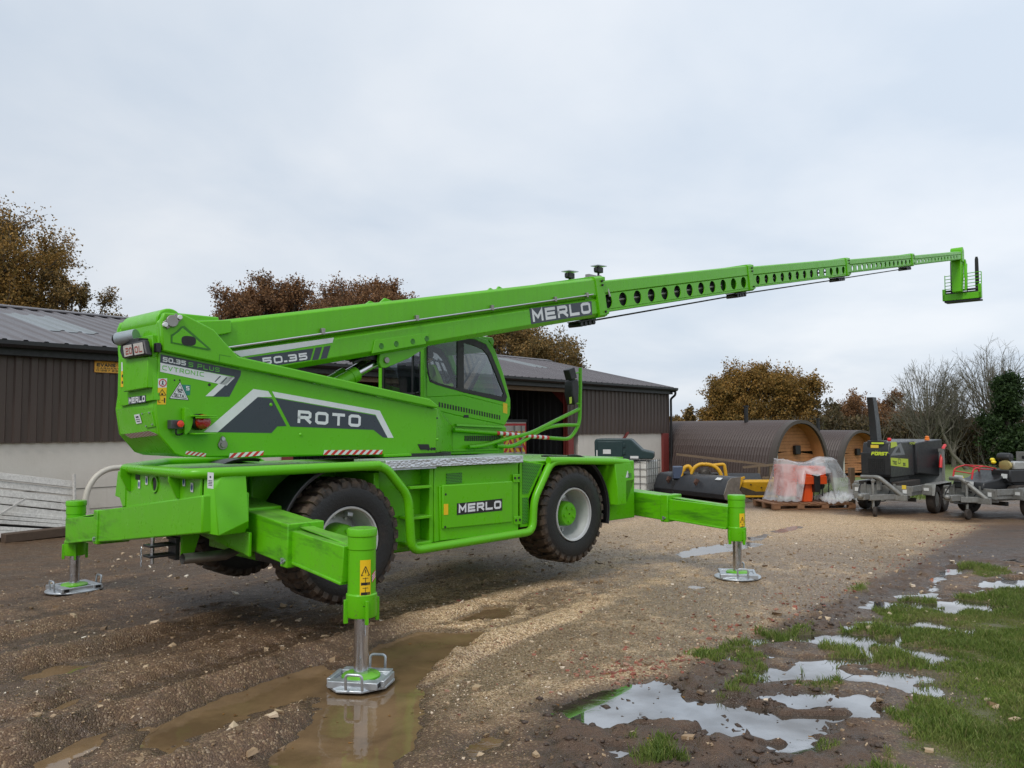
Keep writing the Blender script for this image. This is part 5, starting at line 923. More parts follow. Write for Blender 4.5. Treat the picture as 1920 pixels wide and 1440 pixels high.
def glass_mat(name, tint, refl=0.10):
    b = NB(name); b.n.remove(b.bsdf); tr = b.new('ShaderNodeBsdfTransparent'); tr.inputs[0].default_value = v3(tint)
    gl = b.new('ShaderNodeBsdfGlossy'); gl.inputs['Roughness'].default_value = 0.03; gl.inputs['Color'].default_value = (0.9, 0.95, 1, 1)
    lw = b.new('ShaderNodeLayerWeight'); lw.inputs[0].default_value = 0.25
    f = b.math('ADD', b.math('MULTIPLY', lw.outputs['Fresnel'], 0.6), refl, True)
    mx = b.new('ShaderNodeMixShader'); b.l.new(f, mx.inputs[0]); b.l.new(tr.outputs[0], mx.inputs[1]); b.l.new(gl.outputs[0], mx.inputs[2]); b.l.new(mx.outputs[0], b.out.inputs[0]); return b.m
M_GLASSR = glass_mat('rear_cab_glass', (0.60, 0.70, 0.74), 0.26); M_GLASS = glass_mat('cab_glass', (0.78, 0.86, 0.86), 0.02)
b = NB('muddy_tyre_rubber'); oc = b.coords('Object')
sp = b.new('ShaderNodeSeparateXYZ'); b.l.new(oc, sp.inputs[0])
rr = b.math('SQRT', b.math('ADD', b.math('MULTIPLY', sp.outputs[0], sp.outputs[0]), b.math('MULTIPLY', sp.outputs[2], sp.outputs[2])))
tm = b.ramp(rr, [(0.48, 0.0), (0.54, 0.85)]); nn_ = b.ramp(b.noise(oc, 9, 6, 0.7, 0.4), [(0.36, 0.05), (0.60, 1.0)])
fm = b.math('MULTIPLY', tm, nn_, True); fm = b.math('ADD', fm, b.ramp(b.noise(oc, 4, 6, 0.7), [(0.55, 0.0), (0.8, 0.25)]), True)
c = b.mix(fm, (0.0075, 0.0075, 0.008), b.mix(b.noise(oc, 22, 4), (0.065, 0.042, 0.026), (0.155, 0.102, 0.064)))
b.l.new(c, b.bsdf.inputs['Base Color']); b.l.new(b.ramp(fm, [(0, 0.5), (1, 0.85)]), b.bsdf.inputs['Roughness']); b.bump(b.noise(oc, 45, 5, 0.7), 0.5, 0.012); M_TYRE = b.m
b = NB('chequer_plate'); oc = b.coords('Object'); ck = b.new('ShaderNodeTexWave'); ck.wave_type = 'BANDS'; ck.bands_direction = 'DIAGONAL'
b.l.new(b.mapping(oc, (1, 1, 0.2)), ck.inputs[0]); ck.inputs['Scale'].default_value = 9.0
v_ = b.voro(b.mapping(oc, (30, 50, 50)), 1.0)
b.P(Base_Color=(0.62, 0.64, 0.67, 1), Metallic=0.75, Roughness=0.36); b.bump(b.math('ADD', b.math('MULTIPLY', v_, -1.0), b.math('MULTIPLY', ck.outputs['Fac'], 0.3)), 0.6, 0.010); M_CHEQ = b.m
b = NB('perforated_grille'); oc = b.coords('Object'); br = b.new('ShaderNodeTexBrick'); b.l.new(b.mapping(oc, (1, 1, 1), (R_(90), 0, 0)), br.inputs['Vector'])
br.inputs['Color1'].default_value = (0.010, 0.022, 0.008, 1); br.inputs['Color2'].default_value = (0.014, 0.03, 0.01, 1); br.inputs['Mortar'].default_value = (0.06, 0.34, 0.01, 1)
br.inputs['Scale'].default_value = 26; br.inputs['Mortar Size'].default_value = 0.10; br.inputs['Brick Width'].default_value = 0.9; br.inputs['Row Height'].default_value = 0.42
b.l.new(br.outputs['Color'], b.bsdf.inputs['Base Color']); b.P(Roughness=0.5); M_GRILLE = b.m

SL = (-1.2557, 9.4896); CY = 0.7859; SY = 0.8146
TH = thing('telehandler', 'large bright green rotating telehandler on outriggers with long telescopic boom extended', 'telehandler', (SL[0], SL[1], 0), CY)
SM = Matrix.Rotation(SY-CY, 4, 'Z')
def part(mb, name, mat, parent=TH, bevel=0.008, **kw): return mb.build(name, mat, parent, bevel=bevel, **kw)
# ---------------------------------------------------------------- wheels
def wheel_proto():
    rim = MB(); # axis +y is inwards; outer face at y=-0.22
    rim.lathe([(.30, -.235), (.315, -.238), (.318, -.225), (.292, -.205), (.285, -.16), (.272, -.12), (.268, .02), (.255, .05), (.235, .03), (.20, .015), (.10, .01), (.02, .01)], (0, 0, 0), (0, 1, 0), 48, cap=False)
    rim.lathe([(.318, -.225), (.318, .22), (.27, .21), (.27, .06)], (0, 0, 0), (0, 1, 0), 48)
    for k in range(10):
        a = 2*math.pi*k/10; rim.cyl((.21*math.cos(a), .02, .21*math.sin(a)), (.21*math.cos(a), -.015, .21*math.sin(a)), .016, n=6)
    ty = MB(); prof = [(.312, -.205), (.335, -.235), (.40, -.248), (.47, -.245), (.525, -.228), (.548, -.205), (.552, -.1), (.553, 0), (.552, .1), (.548, .205), (.525, .228), (.47, .245), (.40, .248), (.335, .235), (.312, .205)]
    ty.lathe(prof, (0, 0, 0), (0, 1, 0), 64)
    rnd = random.Random(3)
    for sgn in (-1, 1):
        for k in range(30):
            a = 2*math.pi*(k+(0.5 if sgn > 0 else 0))/30; da = 2*math.pi/30*0.30
            ringp = []
            for (yy, r0, r1, sh) in ((sgn*.242, .495, .545, 0), (sgn*.205, .53, .577, .02), (sgn*.10, .54, .579, .05), (sgn*.015, .54, .578, .09)):
                q = []
                for (rad, aa) in ((r0, a-da+sh), (r0, a+da+sh), (r1, a+da*.86+sh), (r1, a-da*.86+sh)):
                    q.append((rad*math.cos(aa), yy, rad*math.sin(aa)))
                ringp.append(q)
            ty.loft(ringp)
    hub = MB(); hub.lathe([(.155, .02), (.15, -.06), (.145, -.13), (.128, -.15), (.06, -.155), (.01, -.155)], (0, 0, 0), (0, 1, 0), 32)
    for k in range(5):
        a = 2*math.pi*k/5+.3; hub.cyl((.085*math.cos(a), -.145, .085*math.sin(a)), (.085*math.cos(a), -.168, .085*math.sin(a)), .018, n=10)
    return rim, ty, hub
_r, _t, _h = wheel_proto()
def valve(): return MB().box(-.03, .03, -.17, -.10, .225, .262)
w0 = part(_r, 'wheel', M_RIM, bevel=0); t0 = part(_t, 'tyre', M_TYRE, w0, bevel=0); h0 = part(_h, 'hub', M_GREEN, w0, bevel=0); q0 = part(valve(), 'valve_guard', M_GALV, w0, bevel=.004)
def put_wheel(objs, x, y, flip, spin):
    w_ = objs[0]; w_.location = (x, y, .8197); w_.rotation_euler = (0, spin, math.pi if flip else 0)
put_wheel([w0], -1.575, -1.0, False, .2)
for (x, y, fl, sp_) in ((1.593, -1.0, False, -.5), (-1.575, 1.0, True, .7), (1.593, 1.0, True, .1)):
    a = w0.copy(); COL.objects.link(a); a.parent = TH
    for ch in (t0, h0, q0): d_ = ch.copy(); COL.objects.link(d_); d_.parent = a
    put_wheel([a], x, y, fl, sp_)
# ---------------------------------------------------------------- chassis
mb = MB(); mb.box(-2.15, 2.35, -.44, .44, .66, 1.42); mb.box(-2.6, -2.15, -.40, .40, 1.0, 1.42); mb.box(-.55, .66, -.44, .44, .5, .62); mb.prism([(-2.0, .58), (-1.1, .58), (-1.0, .75), (-2.1, .75)], 'y', -.3, .3); mb.prism([(1.0, .58), (2.2, .58), (2.3, .75), (.9, .75)], 'y', -.3, .3)
part(mb, 'chassis_frame', M_GREEN, bevel=.02)
for ax_ in (-1.575, 1.593):
    mb = MB(); mb.cyl((ax_, -.86, .82), (ax_, .86, .82), .10, n=14); mb.lathe([(.05, -.28), (.2, -.22), (.24, 0), (.2, .22), (.05, .28)], (ax_, 0, .80), (1, 0, 0), 18); part(mb, 'axle', M_DARK, bevel=0)
mb = MB(); mb.prism([(-3.03, -1.19), (-2.97, .42), (-2.3, 1.19), (2.5, 1.19), (2.62, 1.0), (2.62, -1.19)], 'z', 1.455, 1.475); part(mb, 'deck_plate', M_GREEN, bevel=.004)
# perimeter tubes
def side_tubes(sg):
    y = sg*1.24
    mb = MB(); mb.tube(fillet([(-2.97, -sg*.42 if sg < 0 else .42, 1.485)]*0+[(-2.98, .42, 1.482), (-3.055, -1.16, 1.497), (-2.9, -1.245, 1.5), (-1.26, -1.245, 1.505)] if sg < 0 else [(-2.98, .42, 1.482), (-2.3, 1.2, 1.495), (-1.26, 1.24, 1.505)], .1), .045, 12); part(mb, 'bumper_tube', M_GREEN, bevel=0)
    mb = MB(); mb.tube(fillet([(-1.42, y, 1.50), (-1.20, y, 1.50), (-.905, y, 1.19), (-.865, y, .655), (.86, y, .685), (.885, y, 1.04), (1.175, y, 1.46), (1.45, y, 1.462)], .11), .045, 12); part(mb, 'side_frame_tube', M_GREEN, bevel=0)
    mb = MB(); mb.tube([(1.13, y, 1.475), (1.40, y, 1.468), (2.3, y, 1.43), (2.66, y*.985, 1.405)], .045, 12); part(mb, 'bumper_tube', M_GREEN, bevel=0)
side_tubes(-1); side_tubes(1)
mb = MB(); mb.box(.70, 2.6, -1.18, -.5, 1.425, 1.455); mb.box(.70, 2.6, .5, 1.18, 1.425, 1.455); part(mb, 'deck_plate', M_GREEN, bevel=.004)
# tool box with door, step recess, tread plate, grille
mb = MB(); mb.box(-.54, .68, -1.195, -.45, .70, 1.465); body = part(mb, 'tool_box', M_GREEN, bevel=.01)
mb = MB(); mb.prism([(-0.489, 1.263), (0.659, 1.256), (0.657, 0.693), (-0.473, 0.712)], 'y', -1.215, -1.196); door = part(mb, 'locker_door', M_GREEN, bevel=.006)
mb = MB(); mb.prism([(-0.463, 1.274), (0.546, 1.268), (0.544, 0.816), (-0.462, 0.831)], 'y', -1.235, -1.214); part(mb, 'raised_panel', M_GREEN, door, bevel=.018, seg=3)
mb = MB(); mb.prism([(-0.384, 1.388), (-0.172, 1.391), (-0.171, 1.285), (-0.384, 1.284)], 'y', -1.203, -1.19); part(mb, 'vent', M_GRILLE, body, bevel=0)
mb = MB(); mb.prism([(-0.272, 1.077), (0.384, 1.085), (0.384, 0.957), (-0.272, 0.957)], 'y', -1.2375, -1.236); part(mb, 'brand_plate', M_INK, door, bevel=0)
def wtext(txt, fr, yv, pts, stroke=.24, gap=.22, M=None, nrm=(0, -1, 0), slant=0.0):
    (x0, z0), (x1, z1), (x2, z2) = pts      # baseline start, baseline end, top of start
    mb = MB(M); O = (x0, yv, z0); text_quad(mb, txt, O, Vector((x1, yv, z1))-Vector(O), Vector((x2, yv, z2))-Vector(O), nrm, stroke, gap, slant=slant); return mb
part(wtext('MERLO', 'K', -1.2385, [(-0.25, 0.977), (0.368, 0.979), (-0.25, 1.065)], .26, .16), 'lettering', M_WHITE, door, bevel=0, smooth=False)
mb = MB(); mb.prism([(-0.448, 1.083), (-0.391, 1.081), (-0.391, 0.97), (-0.448, 0.972)], 'y', -1.2385, -1.217); part(mb, 'warning_sticker', M_YEL, door, bevel=0)
for (a_, b_) in ([(0.628, 1.293), (0.644, 0.824)]): pass
for (x_, z_) in [(0.62, 1.299), (0.635, 0.831)]:
    mb = MB(); mb.box(x_-.05, x_+.05, -1.228, -1.215, z_-.05, z_+.04); hg = part(mb, 'hinge', M_GREEN, door, bevel=.004)
    mb = MB(); [mb.cyl((x_+k*.03, -1.22, z_), (x_+k*.03, -1.235, z_), .014, n=8) for k in (-1, 1)]; part(mb, 'bolt_pair', M_BLACK, door, bevel=0)
for (x_, z_) in [(-0.422, 1.179), (-0.428, 0.848)]: part(MB().cyl((x_, -1.214, z_), (x_, -1.236, z_), .013, n=10), 'latch_hole', M_BLACK, door, bevel=0)
mb = MB(); mb.box(-1.12, -.545, -1.04, -.46, .66, 1.46); part(mb, 'step_recess', M_GREEN, bevel=.008)
mb = MB(); mb.box(-.60, -.548, -1.19, -1.04, .70, 1.46); part(mb, 'step_side_plate', M_GREEN, bevel=.004)
for z_ in (1.255, .955, .70): part(MB().box(-.875, -.605, -1.235, -1.045, z_, z_+.028), 'step', M_GREEN, bevel=.005)
for (x_, z_) in ((-.72, 1.12), (-.72, .82)): part(MB().cyl((x_, -1.03, z_), (x_, -1.052, z_), .017, n=10), 'drain_hole', M_BLACK, bevel=0)
mb = MB(); mb.box(-1.19, .69, -1.255, -.72, 1.515, 1.548); mb.box(-1.19, .69, -1.262, -1.256, 1.47, 1.546); part(mb, 'tread_plate', M_CHEQ, bevel=.006)
mb = MB(); mb.box(-1.18, -.56, -1.25, -1.245, 1.452, 1.468); part(mb, 'tread_plate_edge', M_GALV, bevel=0)
mb = MB(); mb.prism([(.70, .74), (.86, .74), (.84, 1.05), (1.10, 1.44), (.70, 1.50)], 'y', -1.20, -1.17); gp = part(mb, 'grille_panel', M_GREEN, bevel=.006)
mb = MB(); mb.prism([(.735, 1.11), (.825, 1.11), (1.05, 1.43), (.735, 1.47)], 'y', -1.205, -1.199); part(mb, 'grille', M_GRILLE, gp, bevel=0)
mb = MB(); mb.prism([(.735, .78), (.825, .78), (.825, 1.07), (.735, 1.07)], 'y', -1.205, -1.199); part(mb, 'grille', M_GRILLE, gp, bevel=0)
# inner wheel-arch walls and mudguards
for xx in (-1.20, 1.12):
    part(MB().box(xx-.03, xx+.03, -1.12, -.45, .72, 1.43), 'arch_wall', M_GREEN, bevel=.006)
def mudguard(cx, y0, y1, a0, a1, rad=.70):
    mb = MB(); n = 18; ro = rad; rings = []
    for k in range(n+1):
        a = R_(a0+(a1-a0)*k/n); c_, s_ = math.cos(a), math.sin(a)
        rings.append([(cx+ro*c_, y0, .82+ro*s_), (cx+ro*c_, y1, .82+ro*s_), (cx+(ro-.02)*c_, y1, .82+(ro-.02)*s_), (cx+(ro-.02)*c_, y0, .82+(ro-.02)*s_)])
    mb.loft(rings); o = part(mb, 'mudguard', M_BLACK, bevel=.004)
    mb = MB(); pts = [(cx+(ro+.005)*math.cos(R_(a0+(a1-a0)*k/n)), y0-.004, .82+(ro+.005)*math.sin(R_(a0+(a1-a0)*k/n))) for k in range(n+1)]; mb.tube(pts, .012, 6); part(mb, 'mudguard_rim', M_BLACK, o, bevel=0)
for sg in (-1, 1):
    ya, yb = sorted((sg*1.22, sg*.76)) if sg > 0 else (-1.20, -.76)
    mudguard(-1.575, ya, yb, 78, 192); mudguard(1.593, ya, yb, 96, -14)
# ---------------------------------------------------------------- rear and front outrigger housings
mb = MB(); mb.prism([(-1.26, 1.33), (-1.26, 1.025), (.47, .80), (.50, .83), (.50, 1.10), (.47, 1.12)], 'x', -2.985, -2.58); hr = part(mb, 'outrigger_housing', M_GREEN, bevel=.014)
mb = MB(); mb.prism([(-1.2, 1.455), (-1.2, 1.30), (.40, 1.10), (.44, 1.455)], 'x', -2.975, -2.955); rp = part(mb, 'rear_panel', M_GREEN, bevel=.004)
mb = MB(); mb.prism([(.40, 1.45), (.40, 1.13), (.46, 1.12), (.54, 1.20), (.66, 1.21), (.60, 1.45)], 'x', -2.985, -2.965); part(mb, 'rear_side_plate', M_GREEN, bevel=.004)
part(MB().lathe([(.075, 0), (.075, -.012), (.06, -.012), (.0601, 0)], (-2.976, -.29, 1.37), (1, 0, 0), 20), 'port_ring', M_GREEN, rp, bevel=0)
mb = MB(); mb._a([(-2.9785, -.29+.045*math.cos(t), 1.37+.085*math.sin(t)) for t in [k*math.pi/10 for k in range(20)]], [tuple(range(20))]); part(mb, 'port_hole', M_INK, rp, bevel=0)
for y_ in (.12, -.62): part(MB().box(-2.9795, -2.974, y_-.05, y_+.05, 1.39, 1.45), 'slot', M_INK, rp, bevel=0)
for y_ in (.30, -.80):
    mb = MB(); mb.prism([(-3.07, 1.5), (-2.975, 1.46), (-2.975, 1.27), (-3.0, 1.28), (-3.07, 1.42)], 'y', y_-.012, y_+.012); part(mb, 'tie_down_lug', M_GREEN, bevel=.004)
def sticker(x, y, z, w_, h_, mat, mark=None, parent=rp, name='sticker'):
    o = part(MB().box(x-.0015, x, y-w_/2, y+w_/2, z-h_/2, z+h_/2), name, mat, parent, bevel=0)
    if mark: mark(x-.003, y, z, o)
def oval(x, y, z, o):
    mb = MB(); mb._a([(x, y+.016*math.cos(t), z+.026*math.sin(t)) for t in [k*math.pi/8 for k in range(16)]], [tuple(range(16))]); mb.build('oval_mark', M_BLUE, rp)
def lines(x, y, z, o):
    mb = MB(); mb.box(x, x+.001, y-.012, y+.012, z+.02, z+.035)
    for k in range(4): mb.box(x, x+.001, y-.034, y+.034, z-.004-k*.012, z+.001-k*.012)
    mb.build('print', M_GRAPH, rp, smooth=False)
for (y_, z_) in [(0.071, 1.351), (-0.102, 1.393), (-0.899, 1.42), (-1.056, 1.38)]: sticker(-2.9805, y_, z_, .05, .075, M_WHITE, oval)
(y_, z_), = [(0.349, 1.398)]; sticker(-2.9865, y_, z_, .085, .105, M_WHITE, lines)
(y_, z_), = [(-1.409, 1.453)]; sticker(-2.9865, y_, z_, .105, .125, M_WHITE, lines)
# slanted end cover, near-side rear
mb = MB(); pf = [(-2.93, -1.26, 1.465), (-2.60, -1.26, 1.475), (-2.60, -1.19, 1.475), (-2.97, -1.19, 1.465)]
mb._a([(-2.90, -1.29, 1.36), (-2.83, -1.275, 1.47), (-2.62, -1.27, 1.475), (-2.62, -1.335, 1.10), (-2.87, -1.315, 1.00), (-2.62, -1.27, 1.0), (-2.95, -1.2, 1.46), (-2.62, -1.19, 1.47), (-2.62, -1.19, 1.0), (-2.95, -1.2, 1.02)],
      [(0, 1, 2, 3, 4), (4, 3, 5), (0, 6, 1), (1, 6, 7, 2), (2, 7, 8, 5, 3), (0, 4, 9, 6), (9, 4, 5, 8), (6, 9, 8, 7)]); part(mb, 'housing_end_cover', M_GREEN, bevel=.006)
# second housing (beam to the near side)
mb = MB(); mb.prism([(1.2, 1.36), (1.2, 1.02), (-1.08, .80), (-1.10, 1.18)], 'x', -2.56, -2.19); part(mb, 'outrigger_housing', M_GREEN, bevel=.014)
mb = MB(); mb.prism([(-1.30, 1.0), (-1.30, .80), (-.95, .86), (-.7, .98), (-.55, 1.0)], 'x', -2.60, -2.575); part(mb, 'housing_gusset', M_GREEN, bevel=.005)
mb = MB(); mb.prism([(-1.1, 1.42), (-1.1, .66), (1.25, .90), (1.25, 1.42)], 'x', 2.36, 2.98); part(mb, 'outrigger_housing', M_GREEN, bevel=.014)
mb = MB(); mb._a([(2.34, -1.27, 1.41), (2.66, -1.27, 1.40), (2.74, -1.27, 1.25), (2.74, -1.27, 1.19), (2.57, -1.27, 1.18), (2.57, -1.275, .88), (2.36, -1.29, .88), (2.355, -1.30, 1.08), (2.30, -1.02, 1.37), (2.30, -1.02, .88), (2.74, -1.02, 1.40), (2.57, -1.02, .88)],
      [(0, 7, 4, 3, 2, 1), (7, 6, 5, 4), (8, 9, 6, 7, 0), (0, 1, 10, 8), (9, 11, 5, 6), (1, 2, 3, 4, 5, 11, 10), (8, 10, 11, 9)]); fe = part(mb, 'housing_end_cover', M_GREEN, bevel=.006)
mb = MB(); mb.prism([(2.504, 1.299), (2.611, 1.299), (2.621, 1.216), (2.519, 1.214)], 'y', -1.2735, -1.2715); part(mb, 'sticker', M_WHITE, fe, bevel=0)
mb = MB(); [mb.prism([(2.60+k*0, 1.26-k*.016), (2.68, 1.26-k*.016), (2.68, 1.267-k*.016), (2.60, 1.267-k*.016)], 'y', -1.2745, -1.274) for k in range(4)]; part(mb, 'print', M_GRAPH, fe, bevel=0)
# exhaust and hitch
mb = MB(); (x0, z0), (x1, z1) = [(-2.918, 0.76), (-2.526, 0.747)]
mb.tube([(x0, -.75, z0), (x1, -.72, z1), (x1+.35, -.5, z1+.05)], .045, 16, cap=False); mb.tube([(x0+.002, -.75, z0), (x1, -.72, z1)], .040, 16, cap=False); part(mb, 'exhaust_pipe', M_STEEL, bevel=0)
mb = MB(); mb.box(-3.06, -2.80, -.42, -.26, .74, .76); mb.box(-3.06, -2.80, -.42, -.26, .83, .85); mb.box(-2.84, -2.80, -.42, -.26, .70, .90); hi = part(mb, 'tow_hitch', M_BLACK, bevel=.004)
mb = MB(); mb.cyl((-3.01, -.34, .68), (-3.01, -.34, .91), .017, n=10); part(mb, 'hitch_pin', M_CHROME, hi, bevel=0)
mb = MB(); [mb.tube([(-3.05+.006*math.cos(t)*(k % 2), -.20+.008*math.cos(t), .80-k*.028+.018*math.sin(t)) for t in [q*math.pi/4 for q in range(8)]], .0035, 5, closed=True) for k in range(6)]; part(mb, 'chain', M_GALV, hi, bevel=0)
mb = MB(); mb.prism([(-2.80, .95), (-2.80, .72), (-2.70, .70), (-2.62, .95)], 'y', -.45, -.42); part(mb, 'hitch_bracket', M_GREEN, bevel=.006)
# ---------------------------------------------------------------- outriggers
HAZ = [M_RED, M_WHITE]
def hazard(mb, P, U_, V_, n, sl=.9):
    """red and white slanted stripes filling parallelogram P,U,V"""
    P = Vector(P); U_ = Vector(U_); V_ = Vector(V_); k = 2*n+1
    h_ = V_.length/U_.length
    def pt(u, v): return P+U_*u+V_*v
    step = 1.0/k; sh = sl*h_
    i = -int(sh/step)-2
    while i < k+1:
        u0 = i*step; u1 = (i+1)*step; poly = [(u0, 0), (u1, 0), (u1+sh, 1), (u0+sh, 1)]
        # clip to [0,1] in u
        for side in (0, 1):
            outp = []; m = len(poly)
            for j in range(m):
                a, b_ = poly[j], poly[(j+1) % m]; ina = a[0] >= 0 if side == 0 else a[0] <= 1; inb = b_[0] >= 0 if side == 0 else b_[0] <= 1
                if ina: outp.append(a)
                if ina != inb:
                    t = ((0 if side == 0 else 1)-a[0])/(b_[0]-a[0]); outp.append((a[0]+t*(b_[0]-a[0]), a[1]+t*(b_[1]-a[1])))
            poly = outp
            if len(poly) < 3: break
        if len(poly) >= 3:
            mb.m = i % 2; mb.poly([pt(*p) for p in poly])
        i += 1
    mb.m = 0
def outrigger(jx, jy, yin, zin, zj, ymid, ztop, zbot, pad_rot, zpad, pn=24, pr=1.0, h1=.32, w1=.30, h2=.265, w2=.25, stick=True, simple_=False):
    sg = 1 if jy > 0 else -1
    zm = zin+(zj-zin)*(ymid-yin)/(jy-yin)
    mb = MB(); mb.beam((jx, yin, zin), (jx, ymid, zm), w1, h1)
    mb.beam((jx, ymid-sg*.10, zm+.0), (jx, ymid+sg*.012, zm-.002), w1+.03, h1+.03)
    o = part(mb, 'outrigger', M_SCUFF, bevel=.010)
    e = (jx, jy-sg*.06, zj+.003)
    mb = MB(); mb.beam((jx, ymid-sg*.3, zm), e, w2, h2); mb.beam((jx, ymid+sg*.02, zm-h2/2-.004), (jx, jy-sg*.08, zj-h2/2-.004), w2*1.08, .022); mb.beam((jx, ymid+sg*.02, zm+h2/2+.002), (jx, jy-sg*.08, zj+h2/2+.002), w2*.5, .012)
    part(mb, 'inner_beam', M_SCUFF, o, bevel=.008)
    mb = MB(); mb.lathe([(.0, ztop), (.104, ztop), (.109, ztop-.012), (.109, ztop-.055), (.103, ztop-.058), (.105, ztop-.15), (.100, ztop-.153), (.102, zbot+.17), (.113, zbot+.165), (.113, zbot+.02), (.107, zbot), (.06, zbot)], (jx, jy, 0), (0, 0, 1), 32)
    for k in range(4):
        a = math.pi/4+k*math.pi/2+.5; cx_, cy_ = jx+.118*math.cos(a), jy+.118*math.sin(a); mb.beam((cx_, cy_, zbot-.04), (cx_, cy_, zbot+.13), .022, .03, (math.cos(a), math.sin(a), 0))
    part(mb, 'jack_cylinder', M_GREEN, o, bevel=.003)
    mb = MB(); mb.cyl((jx, jy, zpad+.05), (jx, jy, zbot+.03), .054, n=24); part(mb, 'jack_rod', M_CHROME, o, bevel=0)
    mb = MB(); n = 8; rings = []
    for (r_, z_) in ((.30, 0), (.30, .016), (.285, .022), (.20, .052), (.0, .052)):
        rings.append([(jx+pr*r_*math.cos(a), jy+pr*r_*math.sin(a)*.92, zpad+z_) for a in [pad_rot+2*math.pi*(k+.5)/pn for k in range(pn)]])
    mb.loft(rings, cap=True)
    ca, sa = math.cos(pad_rot), math.sin(pad_rot); tp = lambda a, b_, z_: (jx+a*ca-b_*sa, jy+a*sa+b_*ca, zpad+z_)
    for s1 in (-1, 1):
        mb.beam(tp(s1*.17*pr, -.22*pr, .04), tp(s1*.17*pr, .22*pr, .04), .10*pr, .05)
        mb.tube(fillet([tp(s1*.25, -.10, .03), tp(s1*.26, -.10, .14), tp(s1*.26, .02, .14), tp(s1*.25, .02, .03)], .03), .011, 8)
    for s1 in (-1, 1): mb.beam(tp(-.12, s1*.2, .04), tp(.12, s1*.2, .04), .03, .05)
    fp = part(mb, 'foot_pad', M_GALV, o, bevel=.005)
    mb = MB(); [mb.beam(tp(s1*.17*pr, s2*.221*pr, .042), tp(s1*.17*pr, s2*.2235*pr, .042), .055*pr, .028) for s1 in (-1, 1) for s2 in (-1, 1)]; part(mb, 'pad_slots', M_INK, o, bevel=0)
    mb = MB(); mb.lathe([(.0, .085), (.06, .083), (.13, .075), (.14, .066), (.14, .05)], (jx, jy, zpad), (0, 0, 1), 28); part(mb, 'foot_disc', M_SCUFF, o, bevel=0)
    if stick:
        # yellow pictogram plate wrapped on the tube, facing the camera side
        for (a0, a1, zt, zb_, mt, nm) in ((-2.30, -1.53, ztop-.22, zbot+.15, M_YEL, 'warning_sticker'),):
            mb = MB(); n = 8
            rings = [[(jx+.1045*math.cos(a0+(a1-a0)*k/n), jy+.1045*math.sin(a0+(a1-a0)*k/n), z_) for k in range(n+1)] for z_ in (zb_, zt)]
            mb.loft(rings, cap=False, closed=False); part(mb, nm, mt, o, bevel=0)
        def cpt(s_, z_, r_=.1055): a = -1.92+s_/.105; return (jx+r_*math.cos(a), jy+r_*math.sin(a), z_)
        mb = MB()
        zc = ztop-.30
        for q in (((-.03, zc-.03), (.03, zc-.03)), ((.03, zc-.03), (0, zc+.035)), ((0, zc+.035), (-.03, zc-.03)), ((0, zc-.012), (0, zc+.012))): mb.cyl(cpt(q[0][0], q[0][1]), cpt(q[1][0], q[1][1]), .003, n=5)
        hz = (zt-zb_)
        for k, zz in enumerate((zc-.10, zc-.17)): mb._a([cpt(-.032, zz), cpt(.0, zz, .1062), cpt(.034, zz), cpt(.034, zz+.02), cpt(0, zz+.02, .1062), cpt(-.032, zz+.02)], [(0, 1, 4, 5), (1, 2, 3, 4)]); mb.cyl(cpt(.0, zz+.02), cpt(.0, zz+.055), .002, n=5); mb.cyl(cpt(-.02, zz+.05), cpt(.02, zz+.05), .002, n=5)
        mb.cyl(cpt(-.025, zc-.20), cpt(.025, zc-.235), .0025, n=5); mb.cyl(cpt(.025, zc-.20), cpt(-.025, zc-.235), .0025, n=5); mb.box(*[v for p in zip(cpt(-.02, zc-.25), cpt(.02, zc-.245)) for v in sorted(p)])
        part(mb, 'pictogram', M_INK, o, bevel=0)
        mb = MB(); zt2, zb2 = ztop-.33, zbot+.25; n = 7; a0, a1 = -1.40, -.98
        for k in range(n):
            mb.m = k % 2; z0 = zb2+(zt2-zb2)*k/n; z1 = zb2+(zt2-zb2)*(k+1)/n
            p = lambda a, z_: (jx+.1045*math.cos(a), jy+.1045*math.sin(a), z_)
            mb.quad(p(a0, z0), p(a1, z0+.03), p(a1, z1+.03), p(a0, z1))
        part(mb, 'hazard_stripe', HAZ, o, bevel=0)
        mb = MB(); mb.tube(fillet([(jx+.05, jy+.10, ztop-.06), (jx+.13, jy+.06, ztop-.05), (jx+.14, jy+.03, ztop-.20), (jx+.13, jy+.04, zbot+.25), (jx+.09, jy+.09, zbot+.2)], .05), .012, 8); part(mb, 'hydraulic_hose', M_BLACK, o, bevel=0)
    mb = MB(); mb.cyl((jx+.155, ymid-sg*.06, zm-.03), (jx-w1/2-.045, ymid-sg*.06, zm-.12), .02, n=8) if 0 else None
    for zz in (-.11, -.135): mb.cyl((jx-w1/2-.012, ymid-sg*.05, zm+zz), (jx-w1/2-.035, ymid-sg*.05, zm+zz), .012, n=8)
    mb.cyl((jx-w1/2-.012, ymid-sg*.025, zm-.12), (jx-w1/2-.03, ymid-sg*.025, zm-.12), .011, n=8); part(mb, 'fixing_bolts', M_GALV, o, bevel=0)
    return o
outrigger(-2.368, -2.58, -1.0, 1.005, .865, -1.79, 1.13, .49, .62, .004, 8, .84)
outrigger(-2.746, 2.58, .35, .975, .705, 1.47, 1.03, .41, .1, .012, stick=False)
outrigger(3.271, -2.435, -.5, .855, .745, -1.52, 1.02, .46, .6, .012)
outrigger(2.95, 2.435, .5, .855, .745, 1.52, 1.02, .46, .2, .012, stick=False)
